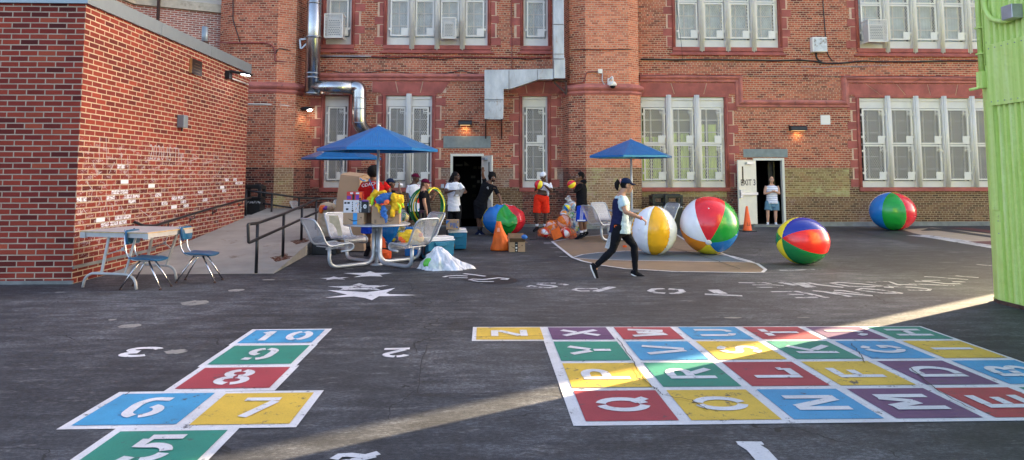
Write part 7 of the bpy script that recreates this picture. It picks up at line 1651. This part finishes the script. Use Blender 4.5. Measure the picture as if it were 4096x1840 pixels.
# 6 clipboard man
Y6 = 18.7
J = dict(hd=(1823, 706, 0), nk=(1815, 724, 0), sR=(1793, 739, -.02), sL=(1839, 739, 0), eR=(1781, 769, -.16), wR=(1812, 763, -.30), eL=(1862, 768, -.12), wL=(1853, 771, -.30), hR=(1801, 833, 0), hL=(1830, 833, 0), kR=(1799, 880, 0), kL=(1832, 880, 0), aR=(1799, 928, .02), aL=(1834, 928, .02), tR=(1797, 937, -.15), tL=(1840, 937, -.13))
rt, P, H = person('man with dreadlocks in a white T-shirt writing on a clipboard by door 4', Y6, J, 'dark', (.96, -.25, -.02), 1.06, 'white', .62, 'black', 1.0, None, 'black', ('dreads', 'hair'), None, .011, 1.0, shirt_low=-.10, glasses=True, hand_r=((1, -.1, .1), (0, -.3, -1), 30), hand_l=((-.6, -.3, .1), (0, -.3, 1), 40))
mb = MB(); c = W(1834, 741, Y6-.17); mb.tube([c+V((0, 0, .03)), c+V((.015, -.003, .02)), c+V((.0, -.003, .005)), c+V((-.012, -.003, -.01)), c+V((.012, -.003, -.03))], .005, 5); mb.build('chest_emblem', FB['black'], rt)
t = thing('clipboard', 'grey clipboard held by the man in the white T-shirt', 'clipboard', W(1837, 772, Y6-.36)); a, b, c, d = (W(x, y, Y6-.38+dz) for x, y, dz in ((1825, 759, 0), (1860, 757, 0), (1845, 786, .0), (1813, 786, .0))); mb = MB(); mb.face([a, b, c, d]); mb.face([q+V((0, .012, 0)) for q in (a, b, c, d)])
for i in range(4): pp_ = [a, b, c, d]; mb.face([pp_[i], pp_[(i+1) % 4], pp_[(i+1) % 4]+V((0, .012, 0)), pp_[i]+V((0, .012, 0))])
mb.build('board', simple('grey_board', (.26, .22, .19), .6), t); mb = MB(); q = (c+d)/2; mb.face([q+V((-.05, -.004, .01)), q+V((.03, -.004, .01)), q+V((.04, -.004, .05)), q+V((-.04, -.004, .05))]); mb.build('label', M['wbox'], t, fixn=False)
# 7 bending man
Y7 = 19.3
J = dict(hd=(1970, 710, -.15), nk=(1958, 727, -.12), sR=(1940, 728, -.1), sL=(1980, 752, -.15), eR=(1932, 705, -.15), wR=(1931, 690, -.25), eL=(2000, 792, -.2), wL=(2008, 829, -.25), hR=(1910, 815, .05), hL=(1934, 817, .0), kR=(1914, 868, .0), kL=(1932, 870, -.1), aR=(1916, 920, .05), aL=(1922, 922, .0), tR=(1906, 930, -.05), tL=(1940, 934, -.1))
rt, P, H = person('man in a black T-shirt leaning on the half deflated ball and pointing up', Y7, J, 'brown', (.25, -.95, -.1), 1.05, 'black', .60, 'black', .54, 'black', 'dkblue', ('afro', 'hair'), None, .011, 1.0, hand_r=((0, -.1, 1), (0, -1, 0), 12), hand_l=((.2, 0, -1), (-1, 0, 0), 40), up=(-.15, 0, 1))
mb = MB(); e = MB(); e.ell(H(0, .062, -.075), (.052, .042, .04)); e.blob('beard', FB['hair'], rt, .01, 1, .003, 40)
mb = MB(); c = W(1951, 752, Y7-.3); mb.tube([c+V((.02*math.cos(a), 0, .02*math.sin(a)+.01)) for a in (0, 1, 2, 3, 4, 5)], .005, 5); mb.tube([c+V((.02, 0, .0)), c+V((.01, 0, -.035))], .005, 5); mb.build('chest_emblem', FB['white'], rt)
c = W(1922, 880, 19.55); t = thing('orange_flag', 'orange cloth hanging behind the leg of the pointing man', 'cloth', c); mb = MB(); q = [W(x, y, 19.5) for x, y in ((1922, 852), (1928, 875), (1929, 915), (1916, 912), (1919, 880))]; mb.face(q); mb.face([v+V((0, .01, 0)) for v in q]); mb.build('cloth', M['orange'], t, fixn=False)
# 8 white cap man
Y8 = 19.95
J = dict(hd=(2172, 706, -.12), nk=(2178, 726, 0), sR=(2156, 737, -.03), sL=(2199, 736, 0), eR=(2142, 760, -.12), wR=(2146, 750, -.36), eL=(2207, 766, -.12), wL=(2180, 742, -.40), hR=(2151, 795, 0), hL=(2180, 795, 0), kR=(2147, 858, -.03), kL=(2183, 858, 0), aR=(2148, 906, 0), aL=(2178, 906, .03), tR=(2136, 916, -.16), tL=(2186, 914, -.13))
rt, P, H = person('man in a backwards white cap and red shorts blowing up a small ball', Y8, J, 'dark', (-.35, -.85, -.42), 1.06, 'white', .62, 'redshort', .45, 'cwhite', 'black', ('under', 'hair'), ('white', True), .011, .98, shirt_low=.50, waist=.20, hand_r=((.3, -.8, .4), (.9, .3, 0), 25), hand_l=((-.8, -.4, .2), (-.2, .3, -.9), 35), sole='black')
mb = MB(); a_, b_ = P['hL'], P['hR']; pc = (a_+b_)/2; cz = pc.lerp(P['nk'], .21); mb.loft([cz-V((0, 0, .02)), cz+V((0, 0, .02))], [.165, .165], [.128, .128], n=20, dome=(0, 0)); mb.build('waistband', FB['black'], rt)
mb = MB(); mb.loft([W(2184, 745, Y8-.16), W(2192, 765, Y8-.15), W(2192, 783, Y8-.14)], [.05, .04, .02], [.02, .02, .01], n=8); mb.build('lifted_shirt_hem', FB['white'], rt)
# 9 hoodie man
Y9 = 17.75
J = dict(hd=(2319, 708, 0), nk=(2325, 729, 0), sL=(2322, 744, -.17), sR=(2332, 744, .17), eL=(2296, 765, -.22), wL=(2298, 738, -.2), eR=(2302, 768, .2), wR=(2296, 742, .05), hL=(2324, 838, -.09), hR=(2330, 838, .09), kL=(2322, 886, -.09), kR=(2336, 884, .1), aL=(2327, 932, -.09), aR=(2341, 928, .1), tL=(2308, 944, -.1), tR=(2322, 940, .1))
rt, P, H = person('man in a black hooded top and blue shorts blowing up a red and white ball', Y9, J, 'brown', (-1, -.15, .0), 1.05, 'black', 1.12, 'blue', .50, 'cwhite', 'black', ('short', 'hair'), None, .011, 1.05, shirt_low=-.04, hand_l=((-.1, 0, 1), (.9, .1, 0), 30), hand_r=((-.2, 0, 1), (.9, 0, 0), 30), sole='black')
mb = MB(); mb.ell(P['nk']+V((.05, 0, .01)), (.10, .11, .07)); mb.blob('hood', FB['black'], rt, .012, 2, .006, 12)
mb = MB()
for o in (-.03, 0, .03): mb.bar(P['hL']+V((.01+o, -.145, .06)), P['kL']+V((.0+o, -.135, .05)), .009, .009)
mb.bar(P['kL']+V((-.10, -.12, .035)), P['kL']+V((.11, -.12, .035)), .05, .03)
mb.build('side_stripes', FB['white'], rt)
# 10 doorway woman
Y10 = 22.05
J = dict(hd=(3086, 719, -.02), nk=(3086, 738, 0), sR=(3064, 747, 0), sL=(3110, 747, 0), eR=(3057, 775, -.03), wR=(3087, 768, -.22), eL=(3117, 774, -.03), wL=(3102, 767, -.22), hR=(3075, 815, 0), hL=(3101, 815, 0), kR=(3071, 853, -.02), kL=(3102, 854, -.02), aR=(3071, 890, 0), aL=(3103, 890, 0), tR=(3069, 897, -.17), tL=(3108, 897, -.17))
person('woman in a striped white sleeveless top and denim shorts standing in the exit 3 doorway', Y10, J, 'light', (-.1, -1, -.02), .93, 'stripe', 0, 'denim', .34, None, 'cwhite', ('pulled', 'brownhair'), None, .0105, 1.22, shirt_low=.02, hand_r=((.7, -.2, .1), (0, .6, .5), 40), hand_l=((-.7, -.2, 0), (0, .6, .5), 40))
for o in PEND: COL.objects.link(o)
